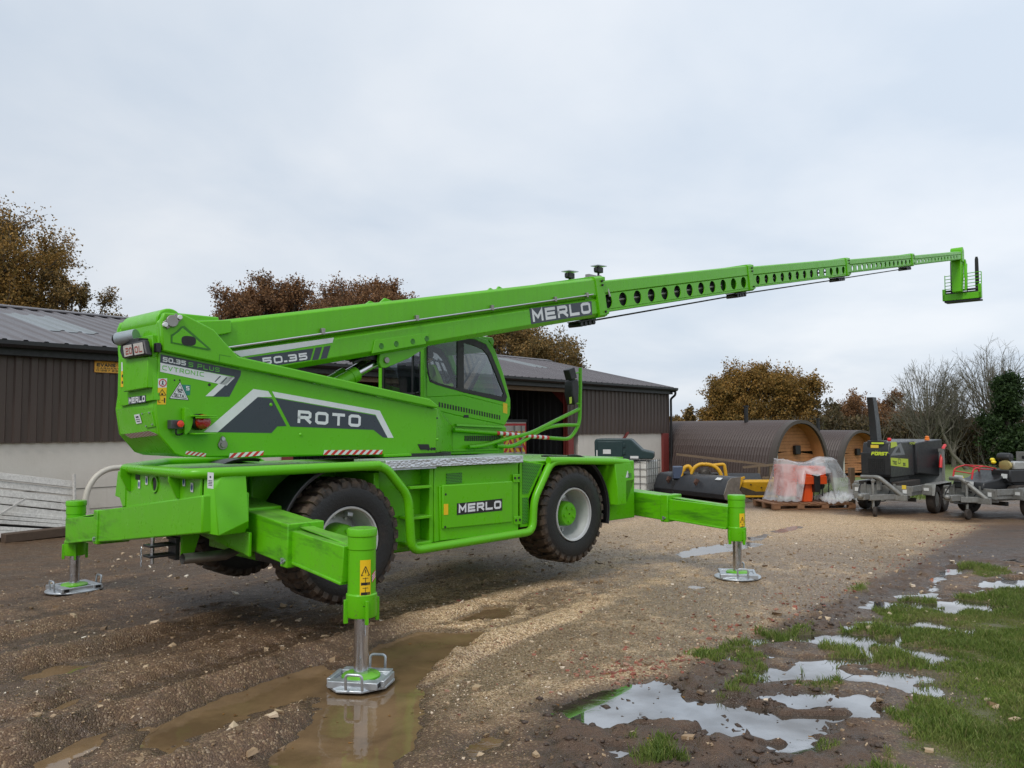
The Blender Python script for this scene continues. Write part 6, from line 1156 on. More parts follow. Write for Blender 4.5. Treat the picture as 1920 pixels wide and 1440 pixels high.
# ---------------------------------------------------------------- slew ring and superstructure
part(MB().lathe([(.0, 1.43), (.58, 1.43), (.58, 1.50), (.54, 1.505), (.54, 1.575), (.0, 1.575)], (0, 0, 0), (0, 0, 1), 40), 'slew_ring', M_DARK, bevel=0)
YS = -.44
rear = [(-3.018, 2.864), (-3.081, 2.779), (-3.082, 2.174), (-3.098, 2.041), (-3.061, 1.808), (-2.919, 1.64), (-2.837, 1.609)]
prof = rear+[(-1.446, 1.586), (-0.043, 1.559)]+[(.10, 1.56), (.12, 2.09)]+[(0.074, 2.079), (-1.7, 2.331), (-2.423, 2.43), (-2.523, 2.537), (-2.367, 2.522)][:3]+[(-2.51, 2.655), (-2.604, 2.75), (-2.729, 2.802), (-2.886, 2.863)]
core = rear+[(-2.3, 1.585), (-2.3, 2.45), (-2.62, 2.62), (-2.7, 2.80)]+[(-2.886, 2.863)]
mb = MB(SM); mb.prism(core, 'y', -.40, .40); cw = part(mb, 'counterweight', M_GREEN, bevel=.006, angle=14)
mb = MB(SM); mb.prism(prof, 'y', -.44, -.40); sp1 = part(mb, 'side_plate', M_GREEN, bevel=.010, angle=20)
mb = MB(SM); mb.prism(prof, 'y', .40, .44); part(mb, 'side_plate', M_GREEN, bevel=.012)
mb = MB(SM); mb.box(-2.3, .1, -.40, .40, 1.58, 1.66); mb.box(-2.3, -.2, -.36, -.30, 1.66, 2.2); mb.box(-2.25, -.3, -.30, .30, 1.66, 2.05); part(mb, 'turntable_body', M_GREEN, bevel=.01)
upper = [(-3.065, 2.525), (-3.086, 2.787), (-3.06, 2.86), (-2.886, 2.863), (-2.808, 2.833), (-2.604, 2.75), (-2.51, 2.655), (-2.367, 2.522), (-0.038, 2.186), (0.09, 2.11), (0.074, 2.079), (-1.7, 2.331), (-2.423, 2.43)]
mb = MB(SM); mb.prism(upper, 'y', -.492, -.4395); up1 = part(mb, 'boom_support_plate', M_GREEN, bevel=.014)
mb = MB(SM); mb.prism(upper, 'y', .4395, .492); part(mb, 'boom_support_plate', M_GREEN, bevel=.014)
mb = MB(SM); mb.prism([(-2.998, 2.601), (-2.999, 2.67), (-2.953, 2.702), (-2.907, 2.753), (-2.883, 2.759), (-2.635, 2.57), (-2.655, 2.559)], 'y', -.4965, -.491); part(mb, 'recess_rib', M_SEAM, up1, bevel=0)
mb = MB(SM); mb.prism([(-2.984, 2.606), (-2.985, 2.657), (-2.939, 2.694), (-2.897, 2.739), (-2.665, 2.572)], 'y', -.498, -.492); part(mb, 'stiffener_plate', M_GREEN, up1, bevel=.004)
(xa, za), = [(-2.842, 2.63)]
mb = MB(SM); mb._a([(xa+.066*math.copysign(abs(math.cos(t))**.6, math.cos(t)), -.4995, za+.042*math.copysign(abs(math.sin(t))**.8, math.sin(t))) for t in [k*math.pi/12 for k in range(24)]], [tuple(range(24))]); part(mb, 'access_hole', M_INK, up1, bevel=0)
(xa, za), = [(-2.994, 2.79)]
mb = MB(SM); mb.cyl((xa, -.49, za), (xa, -.515, za), .052, n=24); mb.beam((xa-.06, -.497, za-.045), (xa+.06, -.497, za+.045), .012, .07, (0, 0, 1)); bs = part(mb, 'pivot_boss', M_STEEL, up1, bevel=.004)
mb = MB(SM); [mb.cyl((xa+k*.062, -.49, za+k*.038), (xa+k*.062, -.525, za+k*.038), .021, n=14) for k in (-1, 1)]; part(mb, 'pivot_bolts', M_WHITE, up1, bevel=.004)
(xa, za), (xb, zb) = [(-2.483, 1.711), (-2.484, 1.764)]
mb = MB(SM); mb.cyl((xa, -.439, za), (xa, -.455, za), .045, n=24); mb.cyl((xa, -.439, za), (xa, -.468, za), .026, n=20); mb.prism([(xa-.036, za), (xa+.036, za), (xb+.022, zb+.01), (xb, zb+.026), (xb-.022, zb+.01)], 'y', -.452, -.439); part(mb, 'lock_boss', M_STEEL, sp1, bevel=.003)
mb = MB(SM); mb.cyl((xb, -.44, zb), (xb, -.464, zb), .017, n=14); part(mb, 'lock_bolt', M_GALV, sp1, bevel=0)
# ---- graphics on the near side
def decal(pts, mat, yv=YS, parent=sp1, name='decal', off=.0012, frm=SM):
    mb = MB(frm); mb.poly([(x, yv-off, z) for x, z in pts]); return part(mb, name, mat, parent, bevel=0, smooth=False)
decal([(-3.062, 2.502), (-2.311, 2.396), (-2.316, 2.351), (-2.423, 2.15), (-2.587, 2.145), (-2.374, 2.338), (-3.065, 2.424)], M_GRAPH)
decal([(-3.062, 2.428), (-2.374, 2.329), (-2.451, 2.252), (-3.063, 2.35)], M_WHITE, off=.002)
decal([(-2.448, 2.34), (-2.382, 2.331), (-2.577, 2.151), (-2.653, 2.149)], M_WHITE, off=.002)
decal([(-2.52, 2.337), (-2.509, 2.335), (-2.56, 2.282), (-2.57, 2.283)], M_GRAPH, off=.0032); decal([(-2.458, 2.327), (-2.447, 2.325), (-2.503, 2.267), (-2.513, 2.269)], M_GRAPH, off=.0032)
part(wtext('50.35', 'S', -.4432, [(-3.042, 2.439), (-2.839, 2.413), (-3.041, 2.481)], .24, .2, SM), 'lettering', M_WHITE, sp1, bevel=0, smooth=False)
part(wtext('S PLUS', 'S', -.4432, [(-2.815, 2.409), (-2.525, 2.371), (-2.813, 2.447)], .17, .3, SM), 'lettering', M_GTXT, sp1, bevel=0, smooth=False)
part(wtext('CVTRONIC', 'S', -.4432, [(-3.045, 2.367), (-2.671, 2.323), (-3.044, 2.406)], .17, .3, SM), 'lettering', M_GTXT, sp1, bevel=0, smooth=False)
decal([(-2.662, 1.828), (-2.185, 2.229), (-2.029, 2.213), (-1.989, 2.158), (-2.139, 2.154), (-2.531, 1.825)], M_WHITE); decal([(-2.531, 1.825), (-2.139, 2.154), (-1.988, 2.143), (-1.829, 1.88), (-1.928, 1.877), (-1.989, 1.814)], M_GRAPH)
decal([(-1.989, 2.212), (-0.705, 2.044), (-0.516, 1.751), (-0.596, 1.752), (-0.762, 2.001), (-1.955, 2.156)], M_WHITE); decal([(-1.954, 2.149), (-0.762, 1.992), (-0.596, 1.752), (-0.66, 1.756), (-0.788, 1.839), (-1.788, 1.875)], M_GRAPH)
part(wtext('ROTO', 'S', -.4435, [(-1.712, 1.911), (-0.954, 1.868), (-1.708, 2.037)], .24, .26, SM), 'lettering', M_WHITE, sp1, bevel=0, smooth=False)
for q in ([(-2.828, 1.633), (-2.643, 1.604), (-2.618, 1.651), (-2.819, 1.665)], [(-2.419, 1.588), (-2.075, 1.603), (-2.071, 1.648), (-2.409, 1.631)], [(-1.409, 1.59), (-0.673, 1.576), (-0.652, 1.627), (-1.397, 1.638)]):
    mb = MB(SM); (x0, z0), (x1, z1), (x2, z2), (x3, z3) = q; hazard(mb, (x0, -.4415, z0), Vector((x1-x0, 0, z1-z0)), Vector((x3-x0, 0, z3-z0)), max(4, int((x1-x0)/.09))); part(mb, 'hazard_stripe', HAZ, sp1, bevel=0, smooth=False)
decal([(-3.078, 2.289), (-3, 2.295), (-3.003, 2.216), (-3.079, 2.211)], M_WHITE); decal([(-3.079, 2.211), (-3.003, 2.216), (-3.007, 2.068), (-3.082, 2.066)], M_YEL)
def ring2(cx, cz, r0, r1, yv, mat, parent, sx=1.0):
    mb = MB(SM); n = 24; mb.loft([[(cx+r*sx*math.cos(2*math.pi*k/n), yv, cz+r*math.sin(2*math.pi*k/n)) for k in range(n)] for r in (r0, r1)], cap=False); return part(mb, 'sign_ring', mat, parent, bevel=0)
(xa, za), = [(-3.038, 2.254)]; ring2(xa, za, .034, .026, -.4425, M_RED, sp1)
mb = MB(SM); mb.cyl((xa, -.442, za+.012), (xa, -.4435, za+.012), .006, n=8); mb.beam((xa, -.4428, za+.006), (xa-.004, -.4428, za-.008), .001, .009, (1, 0, 0)); mb.beam((xa, -.4428, za-.006), (xa+.011, -.4428, za-.02), .001, .004, (1, 0, 0)); mb.beam((xa, -.4428, za-.006), (xa-.011, -.4428, za-.02), .001, .004, (1, 0, 0)); part(mb, 'pictogram', M_INK, sp1, bevel=0)
for q in ([(-3.073, 2.147), (-3.008, 2.149), (-3.042, 2.198)], ):
    mb = MB(SM); P_ = [Vector((x, -.4425, z)) for x, z in q]; [mb.cyl(P_[i], P_[(i+1) % 3], .0022, n=5) for i in range(3)]
    cxm = sum(p.x for p in P_)/3; czm = sum(p.z for p in P_)/3; mb.cyl((cxm, -.442, czm-.008), (cxm, -.4435, czm-.008), .009, n=8)
    (x0, z0), (x1, z1) = [(-3.071, 2.083), (-3.017, 2.125)]
    mb.box(x0, x0+.004, -.443, -.442, z0, z1); mb.box(x0, x0+.018, -.443, -.442, z0, z0+.003); mb.box(x0+.026, x1-.012, -.443, -.442, (z0+z1)/2-.002, (z0+z1)/2+.002); mb.box(x1-.008, x1+.002, -.443, -.442, z0, z1)
    part(mb, 'pictogram', M_INK, sp1, bevel=0)
decal([(-2.893, 2.245), (-2.792, 2.244), (-2.795, 2.154), (-2.839, 2.153)], M_TEAL); decal([(-2.98, 2.119), (-2.886, 2.274), (-2.804, 2.109)], M_INK, off=.0019); decal([(-2.973, 2.124), (-2.886, 2.264), (-2.811, 2.114)], M_WHITE, off=.0026); decal([(-2.959, 2.134), (-2.886, 2.248), (-2.824, 2.121)], M_INK, off=.0032); decal([(-2.952, 2.138), (-2.887, 2.239), (-2.831, 2.127)], M_WHITE, off=.0038)
part(wtext('62', 'S', -.4446, [(-2.906, 2.175), (-2.868, 2.173), (-2.906, 2.208)], .2, .3, SM), 'lettering', M_INK, sp1, bevel=0, smooth=False); part(wtext('BI7A', 'S', -.4446, [(-2.933, 2.139), (-2.85, 2.132), (-2.933, 2.167)], .2, .3, SM), 'lettering', M_INK, sp1, bevel=0, smooth=False)
part(wtext('5', 'S', -.4438, [(-2.83, 2.196), (-2.803, 2.195), (-2.831, 2.234)], .22, .3, SM), 'lettering', M_WHITE, sp1, bevel=0, smooth=False)
for (x_, z_, r_) in [(*p, .008) for p in [(-2.936, 2.281), (-2.889, 2.283)]]+[(*p, .014) for p in [(-2.617, 2.253)]]+[(*p, .012) for p in [(0.111, 1.969)]]: part(MB(SM).cyl((x_, -.43, z_), (x_, -.4412, z_), r_, n=12), 'fixing_hole', M_INK, sp1, bevel=0)
for x_, z_ in [(-1.669, 1.796), (0.116, 1.726), (-1.999, 2.084)]: part(MB(SM).lathe([(.018, 0), (.012, .008), (0, .01)], (x_, -.44, z_), (0, -1, 0), 12), 'plug', M_GREEN, sp1, bevel=0)
decal([(-2.553, 2.529), (-2.442, 2.516), (-2.442, 2.513), (-2.548, 2.524), (-2.553, 2.449), (-2.557, 2.449)], M_SEAM, yv=-.492, parent=up1, name='seam')
# ---- tail lamp, bracket, emergency stop
(x0, z0), (x1, z1), (x2, z2) = [(-2.86, 2.044), (-2.793, 1.838), (-2.597, 1.876)]
mb = MB(SM); mb.prism([(-2.865, 2.04), (-2.826, 2.036), (-2.787, 1.98), (-2.786, 1.923), (-2.808, 1.848), (-2.846, 1.806), (-2.865, 1.811)], 'y', -.50, -.441); mb.box(x1-.02, x2, -.60, -.59, z1+.11, z1+.12); mb.box(x1-.02, x2-.02, -.60, -.44, z1+.125, z1+.137); mb.box(x1-.02, x2-.02, -.60, -.44, z1-.03, z1-.018); lb = part(mb, 'lamp_bracket', M_GREEN, bevel=.003)
(xa, za), = [(-2.716, 1.918)]
mb = MB(SM); mb.lathe([(.0, -.075), (.045, -.07), (.062, -.05), (.066, -.02), (.066, 0)], (xa, -.50, za), (-.35, 1, 0), 24)
def lamp_red(name, col):
    b = NB(name); b.P(Base_Color=v3(col), Roughness=0.12, Transmission_Weight=0.15, Coat_Weight=0.6); b.bump(b.voro(b.coords('Object'), 70), 0.4, 0.004); return b.m
M_LAMP = lamp_red('red_lamp_lens', (0.42, 0.012, 0.01)); M_AMBER = lamp_red('amber_lens', (0.85, 0.22, 0.01)); part(mb, 'tail_lamp', M_LAMP, lb, bevel=0)
mb = MB(SM); mb.lathe([(.072, 0), (.072, .05), (.05, .07), (0, .07)], (xa, -.50, za), (-.35, 1, 0), 20); part(mb, 'lamp_housing', M_BLACK, lb, bevel=0)
q = [(-2.993, 1.934), (-2.89, 1.934), (-2.889, 1.855), (-2.991, 1.856)]
mb = MB(SM); mb.prism(q, 'y', -.53, -.441); es = part(mb, 'stop_switch_box', simple('grey_switch_box', (0.05, 0.053, 0.056), .5), bevel=.006)
(xa, za), = [(-2.929, 1.899)]; mb = MB(SM); mb.lathe([(.0, .05), (.026, .046), (.03, .035), (.022, .02), (.016, 0)], (xa, -.53, za), (0, -1, 0), 18); part(mb, 'stop_button', simple('red_button', (0.7, 0.05, 0.02), .35), es, bevel=0)
(xa, za), (xb, zb) = [(-2.936, 1.848), (-2.841, 1.82)]; mb = MB(SM); mb.tube(fillet([(xa, -.49, za+.02), (xa, -.49, za-.05), (xb, -.46, zb)], .05), .008, 6); part(mb, 'cable', M_BLACK, es, bevel=0)
# ---- rear face of the counterweight
XR = -3.12
def rp3(pts, x=XR): return [(x, y, z) for y, z in pts]
def rdecal(pts, mat, x=XR, parent=cw, name='decal'):
    mb = MB(SM); mb.poly(rp3(pts, x)); return part(mb, name, mat, parent, bevel=0, smooth=False)
mb = MB(SM); q = [(0.129, 2.499), (-0.424, 2.475), (-0.427, 2.209), (0.087, 2.188)]; mb.prism(q, 'x', -3.165, -3.06); part(mb, 'service_cover', M_GREEN, cw, bevel=.008)
q = [(0.278, 2.662), (-0.396, 2.668), (-0.447, 2.104), (0.267, 2.063)]; mb = MB(SM); mb.prism(q, 'x', -3.118, -3.06); part(mb, 'rear_panel', M_GREEN, cw, bevel=.004)
rdecal([(0.083, 2.141), (-0.296, 2.15), (-0.3, 2.089), (0.074, 2.076)], M_GRAPH, -3.1200)
mb = MB(SM); (y0, z0), (y1, z1), (y2, z2) = [(0.062, 2.083), (-0.288, 2.094), (0.065, 2.136)]; text_quad(mb, 'MERLO', (-3.1225, y0, z0), (0, y1-y0, z1-z0), (0, y2-y0, z2-z0), (-1, 0, 0), .26, .16); part(mb, 'lettering', M_WHITE, cw, bevel=0, smooth=False)
# lower rear slopes inward: use the slanted plane through the profile
def rear_slope(pts, off=.004):
    o = []
    pr = sorted(rear, key=lambda p: p[1])
    for px_, pz_ in pts:
        for (xa_, za_), (xb_, zb_) in zip(pr[:-1], pr[1:]):
            if za_ <= pz_ <= zb_: o.append((xa_+(xb_-xa_)*(pz_-za_)/(zb_-za_)-off, px_, pz_)); break
        else: o.append((pr[-1][0]-off, px_, pz_))
    return o
q = rear_slope([(0.234, 1.77), (-0.427, 1.803), (-0.414, 1.842), (0.304, 1.809)]); mb = MB(SM); hazard(mb, q[0], Vector(q[1])-Vector(q[0]), Vector(q[3])-Vector(q[0]), 9, -.9); part(mb, 'hazard_stripe', [simple('faded_red_vinyl', (.40, .05, .07), .5), M_WHITE], cw, bevel=0, smooth=False)
mb = MB(SM); mb.poly(rear_slope([(0.014, 1.982), (-0.107, 1.99), (-0.134, 1.91), (-0.013, 1.901)], .006)); part(mb, 'sticker', M_WHITE, cw, bevel=0)
mb = MB(SM); [mb.poly(rear_slope(p, .008)) for p in ([(-0.021, 1.967), (-0.079, 1.972), (-0.083, 1.957), (-0.026, 1.953)], [(-0.017, 1.941), (-0.104, 1.946), (-0.105, 1.941), (-0.02, 1.936)], [(-0.03, 1.925), (-0.105, 1.929), (-0.107, 1.923), (-0.032, 1.919)])]; part(mb, 'print', M_GRAPH, cw, bevel=0)
mb = MB(SM); q = [(-0.175, 1.999), (-0.374, 2.01), (-0.403, 1.877), (-0.222, 1.863)]; mb.hexa(rear_slope(q, -.01)+rear_slope(q, .010)); part(mb, 'inspection_hatch', M_GREEN, cw, bevel=.003)
mb = MB(SM); [mb.cyl(p, (p[0]-.016, p[1], p[2]), .008, n=8) for p in rear_slope([(-0.187, 1.989), (-0.337, 1.997), (-0.369, 1.895), (-0.232, 1.881)])]; part(mb, 'hatch_bolts', M_GALV, cw, bevel=0)
for zz, mt in (([(0.26, 2.467), (0.193, 2.465), (0.188, 2.385), (0.256, 2.385)], M_WHITE), ([(0.262, 2.386), (0.19, 2.385), (0.192, 2.239), (0.259, 2.239)], M_YEL)): rdecal(zz, mt, -3.1205)
(y0, z0), (y1, z1) = [(0.225, 2.34), (0.224, 2.281)]; mb = MB(SM); [mb.cyl((-3.1208, y_, z_), (-3.1225, y_, z_), .014, n=8) for y_, z_ in ((y0, z0), (y1, z1))]; part(mb, 'pictogram', M_INK, cw, bevel=0)
# work lamp and twin rear mirrors
(y0, z0), = [(-0.015, 2.673)]
mb = MB(SM); mb.tube([(-3.14, y0-.10, z0+.01), (-3.24, y0+.06, z0-.02)], .06, 18); wl = part(mb, 'rear_camera', simple('grey_lamp_shell', (.33, .38, .40), .35, .4), cw, bevel=.004)
mb = MB(SM); mb.cyl((-3.243, y0+.066, z0-.02), (-3.246, y0+.075, z0-.022), .05, n=18); mb.box(-3.2, -3.08, y0-.30, y0-.08, z0-.085, z0-.03); mb.box(-3.12, -3.08, y0-.48, y0-.42, z0-.16, z0-.08); part(mb, 'camera_bracket', M_BLACK, cw, bevel=.004)
(ya, za), (yb, zb), (yc, zc), (yd, zd) = [(0.06, 2.616), (-0.429, 2.618), (-0.501, 2.481), (0.01, 2.479)]
mb = MB(SM); mb.prism([(ya, za), (yb, zb), (yb-.03, (zb+zc)/2), (yc, zc), (yd, zd), (ya+.02, (za+zd)/2)], 'x', -3.21, -3.15); mr = part(mb, 'rear_mirror', M_BLACK, cw, bevel=.02, seg=3)
for k, q in enumerate(([(-0.009, 2.594), (-0.196, 2.594), (-0.23, 2.497), (-0.05, 2.491)], [(-0.23, 2.595), (-0.426, 2.596), (-0.464, 2.498), (-0.27, 2.495)])):
    rdecal(q, simple('mirror_face', (.55, .52, .47), .25, 0.1, var=.05), -3.2125, cw, 'mirror_face')
M_REFLTXT = simple('reflected_text_red', (.30, .05, .03), .5)  # reflected lettering, painted as colour on the mirror faces
mb = MB(SM); (y0, z0), (y1, z1), (y2, z2) = [(-0.086, 2.508), (-0.214, 2.509), (-0.071, 2.568)]; text_quad(mb, '20', (-3.2140, y0, z0), (0, y1-y0, z1-z0), (0, y2-y0, z2-z0), (-1, 0, 0), .2, .3)
(y0, z0), (y1, z1), (y2, z2) = [(-0.282, 2.51), (-0.432, 2.511), (-0.262, 2.569)]; text_quad(mb, '0L', (-3.2140, y0, z0), (0, y1-y0, z1-z0), (0, y2-y0, z2-z0), (-1, 0, 0), .2, .3); part(mb, 'lettering', M_REFLTXT, cw, bevel=0, smooth=False)

# ---------------------------------------------------------------- cab
CN, CF = .42, 1.36      # near and far side of the cab
def ring(mb, outer, inner, ax, a, b):
    n = len(outer)
    def mk(p, t): return (t, p[0], p[1]) if ax == 'x' else (p[0], t, p[1])
    pts = [mk(p, a) for p in outer]+[mk(p, a) for p in inner]+[mk(p, b) for p in outer]+[mk(p, b) for p in inner]; fs = []
    for i in range(n):
        j = (i+1) % n; fs += [(i, j, n+j, n+i), (2*n+i, 3*n+i, 3*n+j, 2*n+j), (i, 2*n+i, 2*n+j, j), (n+i, n+j, 3*n+j, 3*n+i)]
    mb._a(pts, fs)
c_out = [(0.664, 2.618), (0.662, 2.89), (0.671, 3.014), (1.264, 3.082), (1.56, 3.099), (1.785, 3.065), (1.931, 2.943), (2.101, 2.617), (2.242, 2.261), (2.247, 2.141), (1.324, 2.289), (0.854, 2.352)]
c_win = [(0.681, 2.619), (0.68, 2.891), (0.689, 2.974), (1.264, 3.04), (1.52, 3.052), (1.754, 2.997), (1.858, 2.879), (2.016, 2.613), (2.171, 2.289), (2.138, 2.214), (1.324, 2.328), (0.853, 2.407)]
c_win[-1] = ([(0.745, 2.444)])[0]; c_out[-1] = ([(0.683, 2.245)])[0]
mb = MB(SM); ring(mb, c_out, c_win, 'y', CN, CN+.05); ring(mb, c_out, c_win, 'y', CF-.05, CF)
cb = part(mb, 'cab', M_GREEN, bevel=.008)
low = [(0.683, 2.245), (1.324, 2.289), (2.247, 2.141), (2.23, 2.035), (2.132, 1.892), (1.18, 2.026), (0.855, 2.084), (0.746, 2.165)]
mb = MB(SM); mb.prism(low, 'y', CN, CN+.04); mb.prism(low, 'y', CF-.04, CF); part(mb, 'door_panel', M_GREEN, cb, bevel=.008)
# black glazing surround
w1o = [(0.686, 2.633), (0.685, 2.892), (0.693, 2.971), (1.303, 3.043), (1.304, 2.335), (1.057, 2.373), (0.853, 2.411), (0.745, 2.448)]; w1i = [(0.712, 2.634), (0.711, 2.894), (0.716, 2.921), (1.221, 3.001), (1.222, 2.382), (1.038, 2.41), (0.853, 2.445), (0.754, 2.472)]
w2o = [(1.303, 3.043), (1.52, 3.052), (1.754, 2.997), (1.858, 2.879), (2.016, 2.613), (2.171, 2.289), (2.138, 2.214), (1.304, 2.335)]; w2i = [(1.337, 2.988), (1.52, 2.965), (1.692, 2.926), (1.795, 2.845), (1.941, 2.609), (2.106, 2.333), (2.079, 2.287), (1.338, 2.375)]
for y0, y1 in ((CN-.004, CN+.02), (CF-.02, CF+.004)):
    mb = MB(SM); ring(mb, w1o, w1i, 'y', y0, y1); ring(mb, w2o, w2i, 'y', y0, y1); part(mb, 'window_surround', M_BLACK, cb, bevel=0)
    for q in (w1i, w2i): mb = MB(SM); ym = (y0+y1)/2; mb.poly([(x, ym, z) for x, z in q]); part(mb, 'window_pane', M_GLASS, cb, bevel=0, smooth=False)
# rear window, roof, windscreen, floor
zr0, zr1 = 2.24, 2.93; XC = .665
q_o = [(CN, 2.12), (CN, 3.0), (CF, 3.0), (CF, 2.12)]; q_b = [(CN+.07, 2.25), (CN+.07, 2.93), (CF-.06, 2.93), (CF-.06, 2.25)]; q_i = [(CN+.11, 2.29), (CN+.11, 2.89), (CF-.10, 2.89), (CF-.10, 2.29)]
mb = MB(SM); ring(mb, q_o, q_b, 'x', XC-.02, XC+.04); part(mb, 'rear_frame', M_GREEN, cb, bevel=.008)
mb = MB(SM); ring(mb, q_b, q_i, 'x', XC-.005, XC+.015); mb.box(XC-.006, XC+.012, .66, .68, 2.29, 2.89); part(mb, 'window_surround', M_BLACK, cb, bevel=0)
mb = MB(SM); mb.poly([(XC+.006, y, z) for y, z in q_i]); part(mb, 'window_pane', M_GLASSR, cb, bevel=0, smooth=False)
mb = MB(SM); mb.tube([(XC-.03, .50, 2.31), (XC-.03, .78, 2.27), (XC-.03, 1.22, 2.25)], .010, 6); mb.box(XC-.05, XC-.02, .56, .84, 2.285, 2.31); part(mb, 'wiper', M_BLACK, cb, bevel=0)
top = [(0.671, 3.014), (1.264, 3.082), (1.56, 3.099), (1.785, 3.065), (1.931, 2.943)]
mb = MB(SM); mb.prism(top+[(top[-1][0]-.05, top[-1][1]-.04)]+[(x, z-.05) for x, z in top[::-1][1:]], 'y', CN+.02, CF-.02); part(mb, 'roof', M_GREEN, cb, bevel=.01)
mb = MB(SM); f0, f1 = top[-1], ([(2.242, 2.208)])[0]
mb.quad((f0[0]-.02, CN+.05, f0[1]-.03), (f0[0]-.02, CF-.05, f0[1]-.03), (f1[0]-.02, CF-.05, f1[1]), (f1[0]-.02, CN+.05, f1[1])); part(mb, 'windscreen', M_GLASS, cb, bevel=0)
mb = MB(SM); mb.box(.70, 2.2, CN+.04, CF-.04, 1.80, 1.86); mb.box(.70, 2.15, CN+.04, CF-.04, 1.5, 1.8); part(mb, 'cab_floor', M_GREEN, cb, bevel=.006)
M_SEAT = simple('seat_fabric', (.022, .024, .026), .8)
mb = MB(SM); mb.box(.95, 1.42, .68, 1.12, 2.08, 2.20); mb.hexa([(.82, .68, 2.18), (.95, .68, 2.18), (.95, 1.12, 2.18), (.82, 1.12, 2.18), (.72, .72, 2.72), (.80, .72, 2.72), (.80, 1.08, 2.72), (.72, 1.08, 2.72)]); mb.box(1.05, 1.35, .75, 1.05, 1.86, 2.08); mb.box(1.0, 1.4, .58, .65, 2.30, 2.36); part(mb, 'driver_seat', M_SEAT, cb, bevel=.03, seg=3)
mb = MB(SM); mb.hexa([(1.75, .7, 1.86), (1.95, .7, 1.86), (1.95, 1.1, 1.86), (1.75, 1.1, 1.86), (1.62, .78, 2.36), (1.74, .78, 2.36), (1.74, 1.02, 2.36), (1.62, 1.02, 2.36)]); ca = math.cos(.6); part(mb, 'console', M_BLACK, cb, bevel=.02)
mb = MB(SM); mb.tube([(1.60+.10*math.cos(t)*.45, .90+.17*math.sin(t), 2.42+.16*math.cos(t)) for t in [k*math.pi/8 for k in range(16)]], .014, 8, closed=True); part(mb, 'steering_wheel', M_BLACK, cb, bevel=0)
mb = MB(SM)
for k in range(7): mb.beam((1.34+k*.10, CF+.03, 2.86), (1.52+k*.115, CF+.03, 2.42), .02, .022)
mb.beam((1.25, CF+.03, 2.86), (2.02, CF+.03, 2.80), .02, .03); mb.beam((1.45, CF+.03, 2.42), (2.3, CF+.03, 2.38), .02, .03); part(mb, 'guard_bars', M_BLACK, cb, bevel=0)
mb = MB(SM); mb.prism([(1.638, 3.06), (1.689, 3.108), (1.928, 3.112), (1.96, 3.062), (1.938, 2.971), (1.865, 3.055)], 'y', .46, .80); part(mb, 'roof_lamp_box', M_GREEN, cb, bevel=.01)
(xa, za), (xb, zb), (xc_, zc) = [(1.899, 3.054), (2.089, 2.618), (2.284, 2.263)]
mb = MB(SM); mb.tube([(xa, .55, za), (xb, .60, zb), (xc_, .6, zc)], .010, 6); mb.tube([(xa+.08, .6, za+.02), (xb+.1, .66, zb), (xc_+.05, .70, zc)], .012, 6); part(mb, 'wiper', M_BLACK, cb, bevel=0)
decal([(2.09, 2.205), (2.176, 2.192), (2.176, 2.049), (2.09, 2.064)], M_YEL, yv=CN-.001, parent=cb)
# pedestal under the cab with louvres
ped = [(0.855, 2.084), (1.18, 2.026), (2.132, 1.892), (2.078, 1.818), (2.014, 1.501), (0.875, 1.509)]
mb = MB(SM); mb.prism(ped, 'y', CN+.005, CF-.02); pd = part(mb, 'cab_pedestal', M_GREEN, bevel=.01)
mb = MB(SM)
for k in range(24):
    t = k/23; (x0, z0), (x1, z1) = [(0.909, 2.154), (2.02, 1.996)]; x_ = x0+(x1-x0)*t; z_ = z0+(z1-z0)*t; mb.hexa([(x_-.012, CN-.004, z_-.028), (x_+.012, CN-.004, z_-.030), (x_+.012, CN+.01, z_-.030), (x_-.012, CN+.01, z_-.028), (x_-.012, CN-.004, z_+.034), (x_+.012, CN-.004, z_+.03), (x_+.012, CN+.01, z_+.03), (x_-.012, CN+.01, z_+.034)])
for k in range(20):
    t = k/19; (x0, z0), (x1, z1) = [(1.369, 1.715), (2.03, 1.707)]; x_ = x0+(x1-x0)*t; z_ = z0+(z1-z0)*t; mb.box(x_-.011, x_+.011, CN-.001, CN+.02, z_-.035, z_+.035)
(x0, z0), (x1, z1) = [(1.339, 2.027), (1.427, 1.992)]; mb.box(x0, x1, CN-.003, CN+.01, z1, z0)
part(mb, 'louvre_slots', M_INK, pd, bevel=0)
mb = MB(SM); (x0, z0), (x1, z1) = [(1.181, 1.899), (2.1, 1.87)]; mb.hexa([(x0, CN-.04, z0-.02), (x1, CN-.04, z1-.02), (x1, CN+.01, z1-.02), (x0, CN+.01, z0-.02), (x0, CN-.03, z0+.008), (x1, CN-.03, z1+.008), (x1, CN+.01, z1+.008), (x0, CN+.01, z0+.008)]); part(mb, 'pedestal_ledge', M_GREEN, pd, bevel=.004)
